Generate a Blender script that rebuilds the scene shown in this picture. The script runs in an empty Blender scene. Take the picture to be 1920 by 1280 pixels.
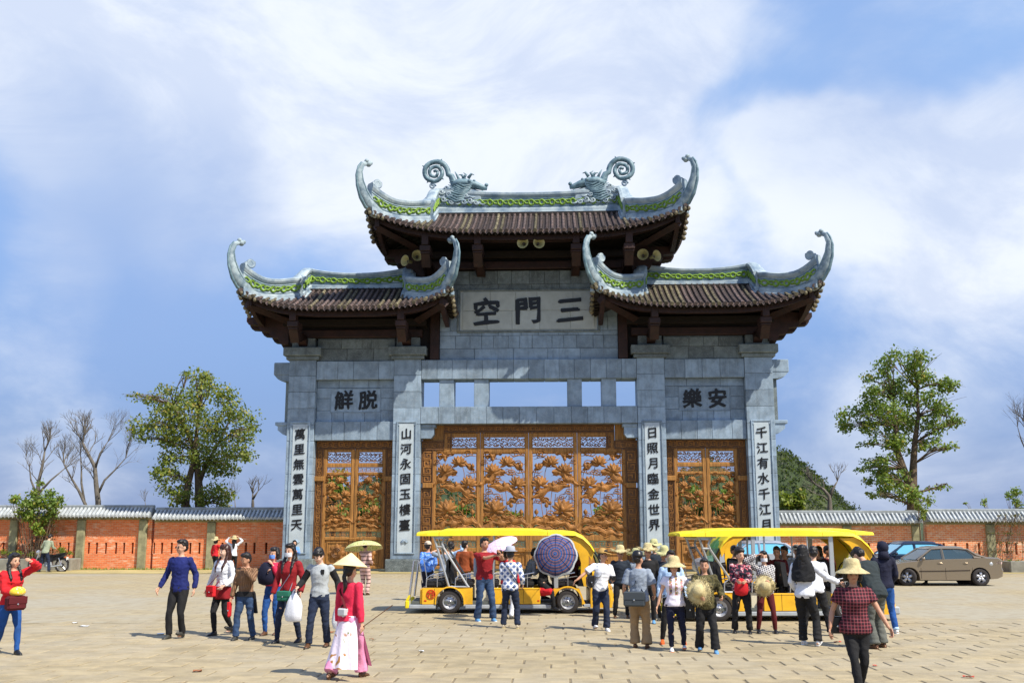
import bpy, math, random
import numpy as np
from mathutils import Vector, Matrix, Euler
R = math.radians
scn = bpy.context.scene
COL = scn.collection
rnd = random.Random(7)

# ------------------------------------------------------------- camera
F, HC = 1900.0, 1.95                      # focal length in photo pixels, eye height
TH = math.atan(350 / F)
cd = bpy.data.cameras.new('camera'); cam = bpy.data.objects.new('camera', cd); COL.objects.link(cam)
cam.location = (0, 0, HC); cam.rotation_euler = (R(90) + TH, 0, 0)
cd.sensor_width = 36; cd.lens = 36 * F / 1920; cd.clip_end = 6000
scn.camera = cam

# ------------------------------------------------------------- light
SUN = Vector((.64, -.52, 1.0)).normalized()
elev = math.asin(SUN.z); azim = math.atan2(SUN.x, SUN.y)      # from +Y towards +X
sd = bpy.data.lights.new('sun', 'SUN'); sd.energy = 5.0; sd.angle = R(.5); sd.color = (1, .93, .80)
so = bpy.data.objects.new('sun', sd); COL.objects.link(so)
so.rotation_euler = SUN.to_track_quat('Z', 'Y').to_euler()
scn.view_settings.view_transform = 'Standard'
scn.view_settings.look = 'None'
scn.view_settings.gamma = 1.0
scn.view_settings.exposure = 0.42
try: scn.view_settings.use_curve_mapping = False
except Exception: pass
scn.cycles.max_bounces = 6; scn.cycles.diffuse_bounces = 3; scn.cycles.glossy_bounces = 2
scn.cycles.transparent_max_bounces = 6; scn.cycles.transmission_bounces = 3
scn.cycles.use_denoising = True

class NT:
    """small helper to write node trees"""
    def __init__(s, nt): s.nt = nt; s.n = nt.nodes; s.l = nt.links
    def new(s, typ, **kw):
        nd = s.n.new(typ)
        for k, v in kw.items():
            if k.startswith('i_'):
                nd.inputs[int(k[2:])].default_value = v
            else: setattr(nd, k, v)
        return nd
    def link(s, a, b): s.l.new(a, b)
    def math(s, op, a, b=None, clamp=False):
        nd = s.n.new('ShaderNodeMath'); nd.operation = op; nd.use_clamp = clamp
        for i, v in enumerate((a, b)):
            if v is None: continue
            if isinstance(v, (int, float)): nd.inputs[i].default_value = v
            else: s.l.new(v, nd.inputs[i])
        return nd.outputs[0]
    def mix(s, f, a, b, typ='MIX'):
        nd = s.n.new('ShaderNodeMix'); nd.data_type = 'RGBA'; nd.blend_type = typ
        for i, v in ((0, f), (6, a), (7, b)):
            if isinstance(v, (int, float)): nd.inputs[i].default_value = v
            elif isinstance(v, tuple): nd.inputs[i].default_value = v if len(v) == 4 else (*v, 1)
            else: s.l.new(v, nd.inputs[i])
        return nd.outputs[2]
    def noise(s, vec, scale, detail=3, rough=.5, dist=0):
        nd = s.n.new('ShaderNodeTexNoise'); nd.inputs['Scale'].default_value = scale
        nd.inputs['Detail'].default_value = detail; nd.inputs['Roughness'].default_value = rough
        nd.inputs['Distortion'].default_value = dist
        if vec is not None: s.l.new(vec, nd.inputs['Vector'])
        return nd.outputs[0]
    def ramp(s, fac, stops):
        nd = s.n.new('ShaderNodeValToRGB'); e = nd.color_ramp.elements
        while len(e) < len(stops): e.new(.5)
        for el, (p, c) in zip(e, stops):
            el.position = p; el.color = (c, c, c, 1) if isinstance(c, (int, float)) else (*c, 1)
        s.l.new(fac, nd.inputs[0]); return nd.outputs[0]
    def mapr(s, v, a, b, c=0, d=1):
        nd = s.n.new('ShaderNodeMapRange'); nd.interpolation_type = 'SMOOTHSTEP'
        s.l.new(v, nd.inputs[0])
        for i, x in enumerate((a, b, c, d)): nd.inputs[i + 1].default_value = x
        return nd.outputs[0]

# world: Nishita sky with clouds laid out by direction
wd = bpy.data.worlds.new('World'); scn.world = wd; wd.use_nodes = True
w = NT(wd.node_tree); w.n.clear()
sky = w.new('ShaderNodeTexSky', sky_type='NISHITA', sun_disc=False)
sky.sun_elevation = elev; sky.sun_rotation = azim; sky.air_density = 1.6; sky.dust_density = 1.0; sky.ozone_density = 2.0
tc = w.new('ShaderNodeTexCoord'); D = tc.outputs['Generated']
sep = w.new('ShaderNodeSeparateXYZ'); w.link(D, sep.inputs[0])
base = w.ramp(sep.outputs[2], [(0.0, (1.9, 3.15, 6.2)), (.12, (2.0, 3.5, 7.3)), (.26, (2.9, 4.8, 9.0)), (.42, (3.3, 5.3, 9.3)), (.7, (2.0, 3.6, 8.0))])
col = w.mix(.8, sky.outputs[0], base)
def pxdir(px, py):
    x = (px - 960) / F; y = -(py - 640) / F
    return Vector((x, math.cos(TH) - y * math.sin(TH), math.sin(TH) + y * math.cos(TH))).normalized()
# clouds: (px, py, radius px, weight)
CL = [(300, 200, 330, .6), (110, 110, 220, .4), (900, 180, 420, .7), (1060, 60, 300, .7), (700, 60, 260, .6), (560, 250, 200, .2), (1180, 330, 200, .25), (1370, 60, 150, .6),
      (1500, 325, 120, .75), (1620, 400, 200, .55), (1860, 400, 210, .5), (1880, 290, 120, .3), (1330, 460, 200, .4), (60, 570, 130, .36), (1700, 560, 260, .25),
      (1900, 100, 300, .12), (150, 770, 130, .18), (420, 330, 200, .25)]
mp = w.new('ShaderNodeMapping'); mp.inputs['Scale'].default_value = (1, 1, 1.9); w.link(D, mp.inputs[0])
n1 = w.noise(mp.outputs[0], 3.4, 9, .6, .4); n2 = w.noise(mp.outputs[0], 1.3, 3, .5)
dn = w.math('MULTIPLY', w.math('SUBTRACT', n1, .5), 1.75)
tot = None
wn = w.new('ShaderNodeTexNoise'); wn.inputs['Scale'].default_value = 5; wn.inputs['Detail'].default_value = 4; w.link(D, wn.inputs[0])
wv = w.new('ShaderNodeVectorMath', operation='MULTIPLY_ADD'); w.link(wn.outputs[1], wv.inputs[0]); wv.inputs[1].default_value = (.16, .16, .16); w.link(D, wv.inputs[2])
wn2 = w.new('ShaderNodeVectorMath', operation='NORMALIZE')
wv2 = w.new('ShaderNodeVectorMath', operation='SUBTRACT'); w.link(wv.outputs[0], wv2.inputs[0]); wv2.inputs[1].default_value = (.08, .08, .08); w.link(wv2.outputs[0], wn2.inputs[0])
for (px, py, rr, wt) in CL:
    c = pxdir(px, py); dt = w.new('ShaderNodeVectorMath', operation='DOT_PRODUCT')
    w.link(wn2.outputs[0], dt.inputs[0]); dt.inputs[1].default_value = c
    v = w.mapr(dt.outputs['Value'], math.cos(rr * 1.25 / F), 1.0, 0, wt)
    tot = v if tot is None else w.math('ADD', tot, v)
# away from the picture: unseen noise cloud, thinned to cut ambient on the gate
off = w.mapr(sep.outputs[1], .75, .45, 0, .22)
dens = w.math('ADD', w.math('ADD', tot, off), dn)
fac = w.mapr(dens, -.05, .80, 0.0, .95)
shade = w.mix(w.mapr(w.noise(mp.outputs[0], 4.5, 8, .62, .5), .36, .62), (6.4, 7.2, 8.9), (8.6, 9.1, 9.9))
col = w.mix(fac, col, shade)
# darker grey-blue belly patches low on the left
g = None
for (px, py, rr, wt) in [(230, 440, 260, .45), (330, 520, 220, .3), (1480, 130, 260, .22), (1700, 190, 240, .2), (60, 330, 200, .2)]:
    dt = w.new('ShaderNodeVectorMath', operation='DOT_PRODUCT'); w.link(wn2.outputs[0], dt.inputs[0]); dt.inputs[1].default_value = pxdir(px, py)
    v = w.mapr(dt.outputs['Value'], math.cos(rr * 1.25 / F), 1.0, 0, wt); g = v if g is None else w.math('ADD', g, v)
col = w.mix(w.math('MULTIPLY', g, w.math('ADD', n1, .45), True), col, (2.9, 4.3, 7.4))
bg = w.new('ShaderNodeBackground'); w.link(col, bg.inputs[0]); bg.inputs[1].default_value = .082
ow = w.new('ShaderNodeOutputWorld'); w.link(bg.outputs[0], ow.inputs[0])

# ------------------------------------------------------------- frame helpers
def ray(px, py):
    x = (px - 960) / F; y = -(py - 640) / F
    return (x, math.cos(TH) - y * math.sin(TH), math.sin(TH) + y * math.cos(TH))
PH = R(-2.4); _r = ray(992, 1072); OY = 47.0; OX = OY * _r[0] / _r[1]
UX = (math.cos(PH), math.sin(PH)); UY = (-math.sin(PH), math.cos(PH))
def G(px, py, yl=0.0):
    """gate-frame x, z of a photo pixel on the upright plane y = yl"""
    r = ray(px, py); t = (yl + OX * UY[0] + OY * UY[1]) / (r[0] * UY[0] + r[1] * UY[1])
    X, Y = t * r[0] - OX, t * r[1] - OY
    return X * UX[0] + Y * UX[1], HC + t * r[2]
def gw(x, y, z=0):
    """gate frame -> world"""
    return Vector((OX + x * UX[0] + y * UY[0], OY + x * UX[1] + y * UY[1], z))
def W(px, py, y):
    """world x, z of a photo pixel at distance y"""
    r = ray(px, py); return y * r[0] / r[1], HC + y * r[2] / r[1]
def GR(px, py):
    r = ray(px, py); t = -HC / r[2]; return t * r[0], t * r[1]

# ------------------------------------------------------------- materials
MATS = {}
def mat(name, color, rough=.7, metal=0, var=0, noise=0, nscale=6, bump=0, bscale=30, color2=None, spec=.4, objc=True, emit=None, stretch=None, trans=0):
    """principled with colour noise between color and color2, random shift per object, fine bump"""
    if name in MATS: return MATS[name]
    m = bpy.data.materials.new(name); m.use_nodes = True; t = NT(m.node_tree)
    b = t.n['Principled BSDF']; b.inputs['Roughness'].default_value = rough; b.inputs['Metallic'].default_value = metal
    b.inputs['Specular IOR Level'].default_value = spec
    m.diffuse_color = (*color, 1)
    tc = t.new('ShaderNodeTexCoord'); vec = tc.outputs['Object']
    if stretch:
        mpn = t.new('ShaderNodeMapping'); mpn.inputs['Scale'].default_value = stretch; t.link(vec, mpn.inputs[0]); vec = mpn.outputs[0]
    if noise or var:
        oi = t.new('ShaderNodeObjectInfo')
        rv = t.new('ShaderNodeVectorMath', operation='ADD'); t.link(vec, rv.inputs[0])
        rr = t.math('MULTIPLY', oi.outputs['Random'], 37.0); cb = t.new('ShaderNodeCombineXYZ')
        for i in range(3): t.link(rr, cb.inputs[i])
        t.link(cb.outputs[0], rv.inputs[1]); vec = rv.outputs[0]
        c2 = color2 or tuple(x * (1 - noise) for x in color)
        f = t.mapr(t.noise(vec, nscale, 5, .6), .3, .7)
        c = t.mix(f, color, c2) if noise else t.mix(0., color, color)
        if var:
            hv = t.math('ADD', t.math('MULTIPLY', oi.outputs['Random'], 2 * var), 1 - var)
            hs = t.new('ShaderNodeHueSaturation'); t.link(hv, hs.inputs['Value']); t.link(c, hs.inputs['Color']); c = hs.outputs[0]
        t.link(c, b.inputs['Base Color'])
    else: b.inputs['Base Color'].default_value = (*color, 1)
    if bump:
        bn = t.new('ShaderNodeBump'); bn.inputs['Strength'].default_value = bump; bn.inputs['Distance'].default_value = .02
        t.link(t.noise(vec, bscale, 4, .6), bn.inputs['Height']); t.link(bn.outputs[0], b.inputs['Normal'])
    if emit:
        b.inputs['Emission Color'].default_value = (*emit[0], 1); b.inputs['Emission Strength'].default_value = emit[1]
    if trans: b.inputs['Transmission Weight'].default_value = trans
    MATS[name] = m; return m

# ------------------------------------------------------------- mesh builder
class MB:
    def __init__(s): s.v = []; s.f = []; s.m = []; s.mi = 0
    def add(s, vs, fs, mi=None):
        o = len(s.v); s.v.extend([tuple(p) for p in vs]); mi = s.mi if mi is None else mi
        for f in fs: s.f.append(tuple(i + o for i in f)); s.m.append(mi)
        return s
    def box(s, x0, x1, y0, y1, z0, z1, mi=None, M=None):
        vs = [Vector((x, y, z)) for z in (z0, z1) for y in (y0, y1) for x in (x0, x1)]
        if M: vs = [M @ p for p in vs]
        return s.add(vs, [(0, 2, 3, 1), (4, 5, 7, 6), (0, 1, 5, 4), (2, 6, 7, 3), (0, 4, 6, 2), (1, 3, 7, 5)], mi)
    def cbox(s, x0, x1, y0, y1, z0, z1, c=.015, mi=None, M=None):
        """box with chamfered edges"""
        vs = []; idx = {}
        X, Y, Z = (x0, x1), (y0, y1), (z0, z1)
        for a in (0, 1):
            for b in (0, 1):
                for d in (0, 1):
                    sx, sy, sz = (1 - 2 * a) * c, (1 - 2 * b) * c, (1 - 2 * d) * c
                    p = (X[a], Y[b], Z[d])
                    for k in range(3):
                        q = [p[0] + sx, p[1] + sy, p[2] + sz]; q[k] = p[k]
                        idx[a, b, d, k] = len(vs); vs.append(Vector(q))
        I = idx; fs = []
        for a in (0, 1):
            fs.append([I[a, 0, 0, 0], I[a, 0, 1, 0], I[a, 1, 1, 0], I[a, 1, 0, 0]][::(1 if a == 0 else -1)])
            fs.append([I[0, a, 0, 1], I[1, a, 0, 1], I[1, a, 1, 1], I[0, a, 1, 1]][::(1 if a == 0 else -1)])
            fs.append([I[0, 0, a, 2], I[0, 1, a, 2], I[1, 1, a, 2], I[1, 0, a, 2]][::(1 if a == 0 else -1)])
        for a in (0, 1):
            for b in (0, 1):
                fs.append([I[a, b, 0, 0], I[a, b, 1, 0], I[a, b, 1, 1], I[a, b, 0, 1]])
                fs.append([I[a, 0, b, 0], I[a, 1, b, 0], I[a, 1, b, 2], I[a, 0, b, 2]])
                fs.append([I[0, a, b, 1], I[1, a, b, 1], I[1, a, b, 2], I[0, a, b, 2]])
                for d in (0, 1): fs.append([I[a, b, d, 0], I[a, b, d, 1], I[a, b, d, 2]])
        cen = Vector(((x0 + x1) / 2, (y0 + y1) / 2, (z0 + z1) / 2)); out = []
        for f in fs:
            n = (vs[f[1]] - vs[f[0]]).cross(vs[f[2]] - vs[f[0]]); m_ = sum((vs[i] for i in f), Vector()) / len(f)
            out.append(tuple(f) if n.dot(m_ - cen) > 0 else tuple(f[::-1]))
        if M: vs = [M @ p for p in vs]
        return s.add(vs, out, mi)
    def rings(s, rs, close=True, caps=(True, True), mi=None):
        """skin a list of equal-length closed rings"""
        n = len(rs[0]); o = len(s.v); mi = s.mi if mi is None else mi
        for r in rs: s.v.extend([tuple(p) for p in r])
        for i in range(len(rs) - 1):
            for j in range(n if close else n - 1):
                a, b = o + i * n + j, o + i * n + (j + 1) % n
                s.f.append((a, b, b + n, a + n)); s.m.append(mi)
        if caps[0]: s.f.append(tuple(o + j for j in range(n))[::-1]); s.m.append(mi)
        if caps[1]: s.f.append(tuple(o + (len(rs) - 1) * n + j for j in range(n))); s.m.append(mi)
        return s
    def tube(s, pts, rad, n=8, mi=None, flat=1.0, up=None, caps=(True, True)):
        pts = [Vector(p) for p in pts]
        if not isinstance(rad, (list, tuple)): rad = [rad] * len(pts)
        rs = []; pn = None
        for i, p in enumerate(pts):
            d = (pts[min(i + 1, len(pts) - 1)] - pts[max(i - 1, 0)])
            d = d.normalized() if d.length > 1e-9 else Vector((0, 0, 1))
            if pn is None:
                u = Vector(up) if up else (Vector((0, 0, 1)) if abs(d.z) < .9 else Vector((0, 1, 0)))
                pn = u
            a = pn - d * pn.dot(d)
            if a.length < 1e-6: a = d.orthogonal()
            a.normalize(); b = d.cross(a); pn = a
            r = rad[i]
            rs.append([p + a * math.cos(t) * r * flat + b * math.sin(t) * r for t in [2 * math.pi * k / n for k in range(n)]])
        return s.rings(rs, caps=caps, mi=mi)
    def lathe(s, prof, n=16, M=None, mi=None, caps=(False, False)):
        rs = []
        for r, z in prof:
            ring = [Vector((r * math.cos(2 * math.pi * k / n), r * math.sin(2 * math.pi * k / n), z)) for k in range(n)]
            rs.append([M @ p for p in ring] if M else ring)
        return s.rings(rs, caps=caps, mi=mi)
    def ball(s, c, r, n=8, m=6, mi=None, M=None):
        if not isinstance(r, (tuple, list)): r = (r, r, r)
        c = Vector(c); rs = []
        for i in range(m + 1):
            ph = math.pi * (i + .02) / (m + .04) - math.pi / 2
            ring = [Vector((r[0] * math.cos(ph) * math.cos(2 * math.pi * k / n), r[1] * math.cos(ph) * math.sin(2 * math.pi * k / n), r[2] * math.sin(ph))) for k in range(n)]
            rs.append([(M @ p if M else p) + c for p in ring])
        return s.rings(rs, mi=mi)
    def prism(s, poly, y0, y1, mi=None, M=None, axis='y'):
        """extrude a 2D outline (x,z) along y"""
        n = len(poly)
        if sum(poly[i][0] * poly[(i + 1) % n][1] - poly[(i + 1) % n][0] * poly[i][1] for i in range(n)) < 0: poly = poly[::-1]
        if axis == 'y': a = [Vector((x, y0, z)) for x, z in poly]; b = [Vector((x, y1, z)) for x, z in poly]
        else: a = [Vector((y0, x, z)) for x, z in poly]; b = [Vector((y1, x, z)) for x, z in poly]
        if M: a = [M @ p for p in a]; b = [M @ p for p in b]
        fs = [tuple(range(n)), tuple(range(2 * n - 1, n - 1, -1))] + [((i + 1) % n, i, i + n, (i + 1) % n + n) for i in range(n)]
        if axis == 'x': fs = [f[::-1] for f in fs]
        return s.add(a + b, fs, mi)
    def grid(s, P, mi=None, flip=False):
        """P[i][j] -> points"""
        o = len(s.v); n = len(P[0]); mi = s.mi if mi is None else mi
        for r in P: s.v.extend([tuple(p) for p in r])
        for i in range(len(P) - 1):
            for j in range(n - 1):
                a = o + i * n + j; f = (a, a + 1, a + n + 1, a + n)
                s.f.append(f[::-1] if flip else f); s.m.append(mi)
        return s
    def mesh(s, name, mats, smooth=False):
        me = bpy.data.meshes.new(name); me.from_pydata(s.v, [], s.f)
        for m in (mats if isinstance(mats, (list, tuple)) else [mats]): me.materials.append(m)
        if any(s.m): me.polygons.foreach_set('material_index', s.m)
        if smooth: me.polygons.foreach_set('use_smooth', [True] * len(me.polygons))
        me.update(); return me
    def pieces(s, name, mats, parent=None, smooth=False):
        """one object for every connected piece"""
        par = list(range(len(s.v)))
        def find(i):
            while par[i] != i: par[i] = par[par[i]]; i = par[i]
            return i
        for f in s.f:
            r0 = find(f[0])
            for i in f[1:]: par[find(i)] = r0
        grp = {}
        for f, m in zip(s.f, s.m): grp.setdefault(find(f[0]), []).append((f, m))
        out = []
        for k in grp:
            ids = sorted({i for f, m in grp[k] for i in f}); mp = {i: j for j, i in enumerate(ids)}; b = MB()
            b.v = [s.v[i] for i in ids]; b.f = [tuple(mp[i] for i in f) for f, m in grp[k]]; b.m = [m for f, m in grp[k]]
            out.append(b.build(name, mats, parent, smooth))
        return out
    def build(s, name, mats, parent=None, smooth=False, loc=None):
        return ob(name, s.mesh(name, mats, smooth), parent, loc)
def ob(name, data, parent=None, loc=None, rot=None, scale=None):
    o = bpy.data.objects.new(name, data); COL.objects.link(o)
    if parent: o.parent = parent
    if loc is not None: o.location = loc
    if rot is not None: o.rotation_euler = rot
    if scale is not None: o.scale = scale
    return o
def tag(o, label=None, cat=None, group=None, kind=None):
    for k, v in (('label', label), ('category', cat), ('group', group), ('kind', kind)):
        if v: o[k] = v
    return o
def thing(name, label, cat, loc=(0, 0, 0), rz=0, group=None):
    o = ob(name, None, None, loc, (0, 0, rz)); o.empty_display_size = .2
    return tag(o, label, cat, group)
def smoothstep(a, b, x):
    t = max(0, min(1, (x - a) / (b - a))); return t * t * (3 - 2 * t)
def lerp(a, b, t): return a + (b - a) * t
def interp(x, xs, ys): return float(np.interp(x, xs, ys))
# ============================================================= GATE
M_STONE = mat('blue stone', (.265, .35, .44), .55, var=.2, noise=.35, nscale=2.2, bump=.25, bscale=25, spec=.35)
def streaks(m, k=.35):
    t = NT(m.node_tree); b = t.n['Principled BSDF']; src = b.inputs['Base Color'].links[0].from_socket
    g = t.new('ShaderNodeNewGeometry'); mp = t.new('ShaderNodeMapping'); mp.inputs['Scale'].default_value = (2.2, 2.2, .22); t.link(g.outputs['Position'], mp.inputs[0])
    f = t.mapr(t.noise(mp.outputs[0], 1.6, 6, .7, .3), .48, .68); v = t.mapr(t.noise(g.outputs['Position'], 1.3, 8, .75, 2.2), .495, .505); v2 = t.mapr(t.noise(g.outputs['Position'], 1.3, 8, .75, 2.2), .505, .515, 1, 0)
    c = t.mix(t.math('MULTIPLY', f, k), src, (.07, .085, .085)); c = t.mix(t.math('MULTIPLY', t.math('MULTIPLY', v, v2), .35), c, (.62, .66, .68)); t.link(c, b.inputs['Base Color'])
streaks(M_STONE)
M_STONED = mat('grey green stone', (.165, .20, .205), .65, var=.25, noise=.4, nscale=2.5, bump=.25, bscale=25)
streaks(M_STONED, .5)
M_STONEL = mat('pale stone', (.47, .54, .58), .5, var=.05, noise=.15, nscale=2, bump=.1)
streaks(M_STONEL, .12)
M_SIGN = mat('sign stone', (.42, .45, .43), .55, var=.06, noise=.15, nscale=3, bump=.1)
M_INK = mat('black lettering', (.006, .006, .007), .45)
M_WOOD = mat('carved teak', (.38, .168, .045), .6, var=.2, noise=.55, nscale=5, bump=.3, bscale=40, spec=.25)
M_WOODF = mat('door frame teak', (.42, .20, .055), .55, var=.1, noise=.5, nscale=3, bump=.25, bscale=30, stretch=(6, 6, .6), spec=.25)
M_WOODD = mat('dark frame wood', (.17, .075, .025), .55, noise=.4, nscale=5, bump=.2)
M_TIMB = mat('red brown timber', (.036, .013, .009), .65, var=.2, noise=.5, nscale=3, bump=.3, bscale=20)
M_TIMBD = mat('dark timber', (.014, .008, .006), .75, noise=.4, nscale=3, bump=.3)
M_TILE = mat('clay tile', (.17, .115, .10), .75, var=.35, noise=.55, nscale=4.5, bump=.5, bscale=22, color2=(.065, .055, .055))
M_TILEY = mat('lichen clay tile', (.23, .20, .12), .75, var=.3, noise=.6, nscale=4.5, bump=.5, bscale=22, color2=(.07, .055, .04))
M_TILED = mat('dark pan tile', (.045, .032, .03), .8, noise=.5, nscale=4, bump=.4)
M_RIDGE = mat('ridge plaster', (.15, .22, .30), .6, noise=.6, nscale=1.7, bump=.3, bscale=14, color2=(.43, .50, .52))
M_HORN = mat('horn plaster', (.11, .165, .21), .6, noise=.6, nscale=3.0, bump=.35, bscale=16, color2=(.36, .44, .47))
M_RIDGD = mat('dark ridge plaster', (.07, .13, .17), .5, noise=.6, nscale=3.5, bump=.4, bscale=20, color2=(.20, .30, .34))
M_GREEN = mat('lime green glaze', (.20, .34, .04), .65, noise=.3, nscale=4)

gate = thing('temple_gate', 'tall blue grey stone temple gate with three curved tiled roofs and carved wooden doors', 'gate', (OX, OY, 0), PH)
A45 = [2 * math.pi * k / 8 for k in range(8)]

def char(ch, size, x, z, y, parent, name='character', bold=.022):
    cu = bpy.data.curves.new('t', 'FONT'); cu.body = ch; cu.size = size; cu.extrude = .012; cu.resolution_u = 2
    t = ob('t', cu); dg = bpy.context.evaluated_depsgraph_get(); me0 = bpy.data.meshes.new_from_object(t.evaluated_get(dg))
    n = len(me0.vertices); co = np.empty(n * 3); me0.vertices.foreach_get('co', co); co = co.reshape(-1, 3)
    fs = [tuple(p.vertices) for p in me0.polygons]; bpy.data.objects.remove(t); bpy.data.meshes.remove(me0)
    cx, cy = (co[:, 0].max() + co[:, 0].min()) / 2, (co[:, 1].max() + co[:, 1].min()) / 2
    b = bold * size * 1.15; mb = MB()
    for k, (dx, dy) in enumerate([(b, 0), (-b, b * .5), (0, b), (.3 * b, -b)]):
        u = co[:, 0] - cx + dx; v = co[:, 1] - cy + dy
        v = v + .09 * u + .020 * size * np.sin(u * 8 / size + k + len(parent.children)); u = u + .018 * size * np.sin(v * 9 / size + k * .6 + len(parent.children))
        mb.add([(a, -.012 - .0012 * k - (.012 if c > 0 else -.02), d) for a, d, c in zip(u, v, co[:, 2])], fs)
    return mb.build(name, M_INK, parent, loc=(x, y, z))

def blocks(parent, x0, x1, z0, z1, y0, y1, nx, m, name='stone_block', jit=.0, gap=.006, c=.01):
    e = [x0 + (x1 - x0) * i / nx for i in range(nx + 1)]
    for i in range(1, nx): e[i] += rnd.uniform(-jit, jit)
    for i in range(nx):
        dy = rnd.uniform(0, .008)
        MB().cbox(e[i] + gap, e[i + 1] - gap, y0 - dy, y1, z0 + gap, z1 - gap, c).build(name, m, parent)

PT = 9.80
PX_ = [-10.70, -5.70, 5.70, 10.70]
COUP = ['萬里無雲萬里天', '山河永固玉樓臺', '日照月臨金世界', '千江有水千江月']
for pi_, (cx, txt) in enumerate(zip(PX_, COUP)):
    P = MB().box(cx - .60, cx + .60, .05, 1.2, .5, PT - .01).build('pillar', M_STONE, gate)
    hs = [.57] + [.57 + (PT - .57) * k / 12 for k in range(1, 13)]
    for a, b in zip(hs[:-1], hs[1:]): blocks(P, cx - .645, cx + .645, a, b, 0, 1.25, 1, M_STONE)
    MB().cbox(cx - .85, cx + .85, -.2, 1.4, -.3, .57, .03).build('plinth', M_STONED, P)
    cp = MB(); cp.cbox(cx - .78, cx + .78, -.12, 1.36, PT + .0, PT + .17, .02); cp.cbox(cx - .90, cx + .90, -.26, 1.46, PT + .172, PT + .58, .03)
    cp.build('capital', M_STONED, P)
    MB().cbox(cx - .55, cx + .55, -.0, 1.2, PT + .58, PT + 1.05, .01).build('stone_block', M_STONED, P)
    # inset couplet panel with moulded frame
    MB().box(cx - .34, cx + .34, -.022, .04, .85, 6.75).build('couplet_panel', M_STONEL, P)
    fr = MB()
    for a, b, c_, d in ((cx - .47, cx - .41, .8, 6.86), (cx + .41, cx + .47, .8, 6.86), (cx - .41, cx + .41, 6.79, 6.86), (cx - .41, cx + .41, .8, .86)):
        fr.cbox(a, b, -.05, .03, c_, d, .012)
    for s in (-1, 1): fr.cbox(cx + s * .375 - .035, cx + s * .375 + .035, -.035, .03, 6.66, 6.79, .01)
    fr.build('panel_frame', M_STONE, P)
    zt = 6.28
    for k, ch in enumerate(txt): char(ch, .53, cx, zt - k * .695, -.024, P, bold=.014)
    lo = MB()
    for k in range(7):
        an = R(-70 + k * 23.3); lo.tube([(cx, -.03, 1.28), (cx + .09 * math.sin(an), -.045, 1.28 + .1 * math.cos(an)), (cx + .2 * math.sin(an), -.03, 1.28 + .19 * math.cos(an))], [.008, .045, .006], 5)
    lo.build('lotus_relief', M_STONE, P)
# beam stubs sticking out beyond the outer pillars and inner corbels
for s in (-1, 1):
    st = MB(); st.cbox(min(s * 11.35, s * 12.15), max(s * 11.35, s * 12.15), .25, 1.0, 9.12, 9.72, .03)
    st.prism([(s * 11.35, 8.82), (s * 11.35, 9.12), (s * 12.12, 9.12), (s * 11.95, 8.93), (s * 11.7, 8.84)], .27, .98)
    st.build('beam_end', M_STONE, gate)
    MB().box(min(s * 11.35, s * 11.6), max(s * 11.35, s * 11.6), .5, .95, 6.9, 8.85).build('wall_strip', M_STONED, gate)
    st = MB(); st.cbox(min(s * 11.35, s * 11.98), max(s * 11.35, s * 11.98), .25, .98, 6.72, 6.88, .02)
    st.prism([(s * 11.35, 6.25), (s * 11.35, 6.72), (s * 11.86, 6.72), (s * 11.86, 6.5), (s * 11.6, 6.3)], .3, .94)
    st.build('corbel', M_STONE, gate)
    st = MB(); st.cbox(min(s * 5.05, s * 4.35), max(s * 5.05, s * 4.35), .1, .9, 6.58, 6.73, .02)
    st.prism([(s * 5.05, 6.08), (s * 5.05, 6.58), (s * 4.43, 6.58), (s * 4.43, 6.25), (s * 4.56, 6.08)], .14, .86)
    st.build('corbel', M_STONE, gate)
# side bays
for s, txt in ((-1, '觧脱'), (1, '樂安')):
    x0, x1 = min(s * 6.345, s * 10.055), max(s * 6.345, s * 10.055)
    Bm = MB().box(x0, x1, .12, 1.1, 8.9, 9.7).build('side_beam', M_STONE, gate)
    blocks(Bm, x0, x1, 8.86, 9.74, .06, 1.15, 4, M_STONE, jit=.2)
    wall = MB().box(x0, x1, .42, .95, 6.9, 8.86).build('name_wall', M_STONE, gate)
    for k, zz in enumerate((6.88, 7.42, 8.0, 8.5)):
        blocks(wall, x0, x1, zz, (7.42, 8.0, 8.5, 8.86)[k], .36, .9, (5, 4, 4, 3)[k], M_STONE, jit=.2)
    cx = (x0 + x1) / 2
    fr = MB()
    for a, b, c_, d in ((cx - 1.2, cx + 1.2, 8.44, 8.47), (cx - 1.2, cx + 1.2, 7.33, 7.36), (cx - 1.2, cx - 1.17, 7.36, 8.44), (cx + 1.17, cx + 1.2, 7.36, 8.44)): fr.box(a, b, .33, .37, c_, d)
    fr.build('panel_frame', M_STONE, wall)
    MB().box(cx - 1.17, cx + 1.17, .348, .37, 7.36, 8.44).build('name_panel', M_STONE, wall)
    for k, ch in enumerate(txt): char(ch, .92, cx + (-.56 if k == 0 else .6), 7.92, .345, wall, bold=.026)
    Ln = MB().box(x0, x1, .2, 1.05, 6.06, 6.86).build('lintel', M_STONE, gate)
    blocks(Ln, x0, x1, 6.0, 6.88, .14, 1.1, 5, M_STONE, jit=.12)
    up = MB().box(x0, x1, .2, 1.0, 9.74, 11.2).build('upper_wall', M_STONED, gate)
    blocks(up, x0, x1, 9.75, 10.35, .14, .6, 3, M_STONED, jit=.3); blocks(up, x0, x1, 10.35, 10.8, .14, .6, 4, M_STONED, jit=.3)
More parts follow.
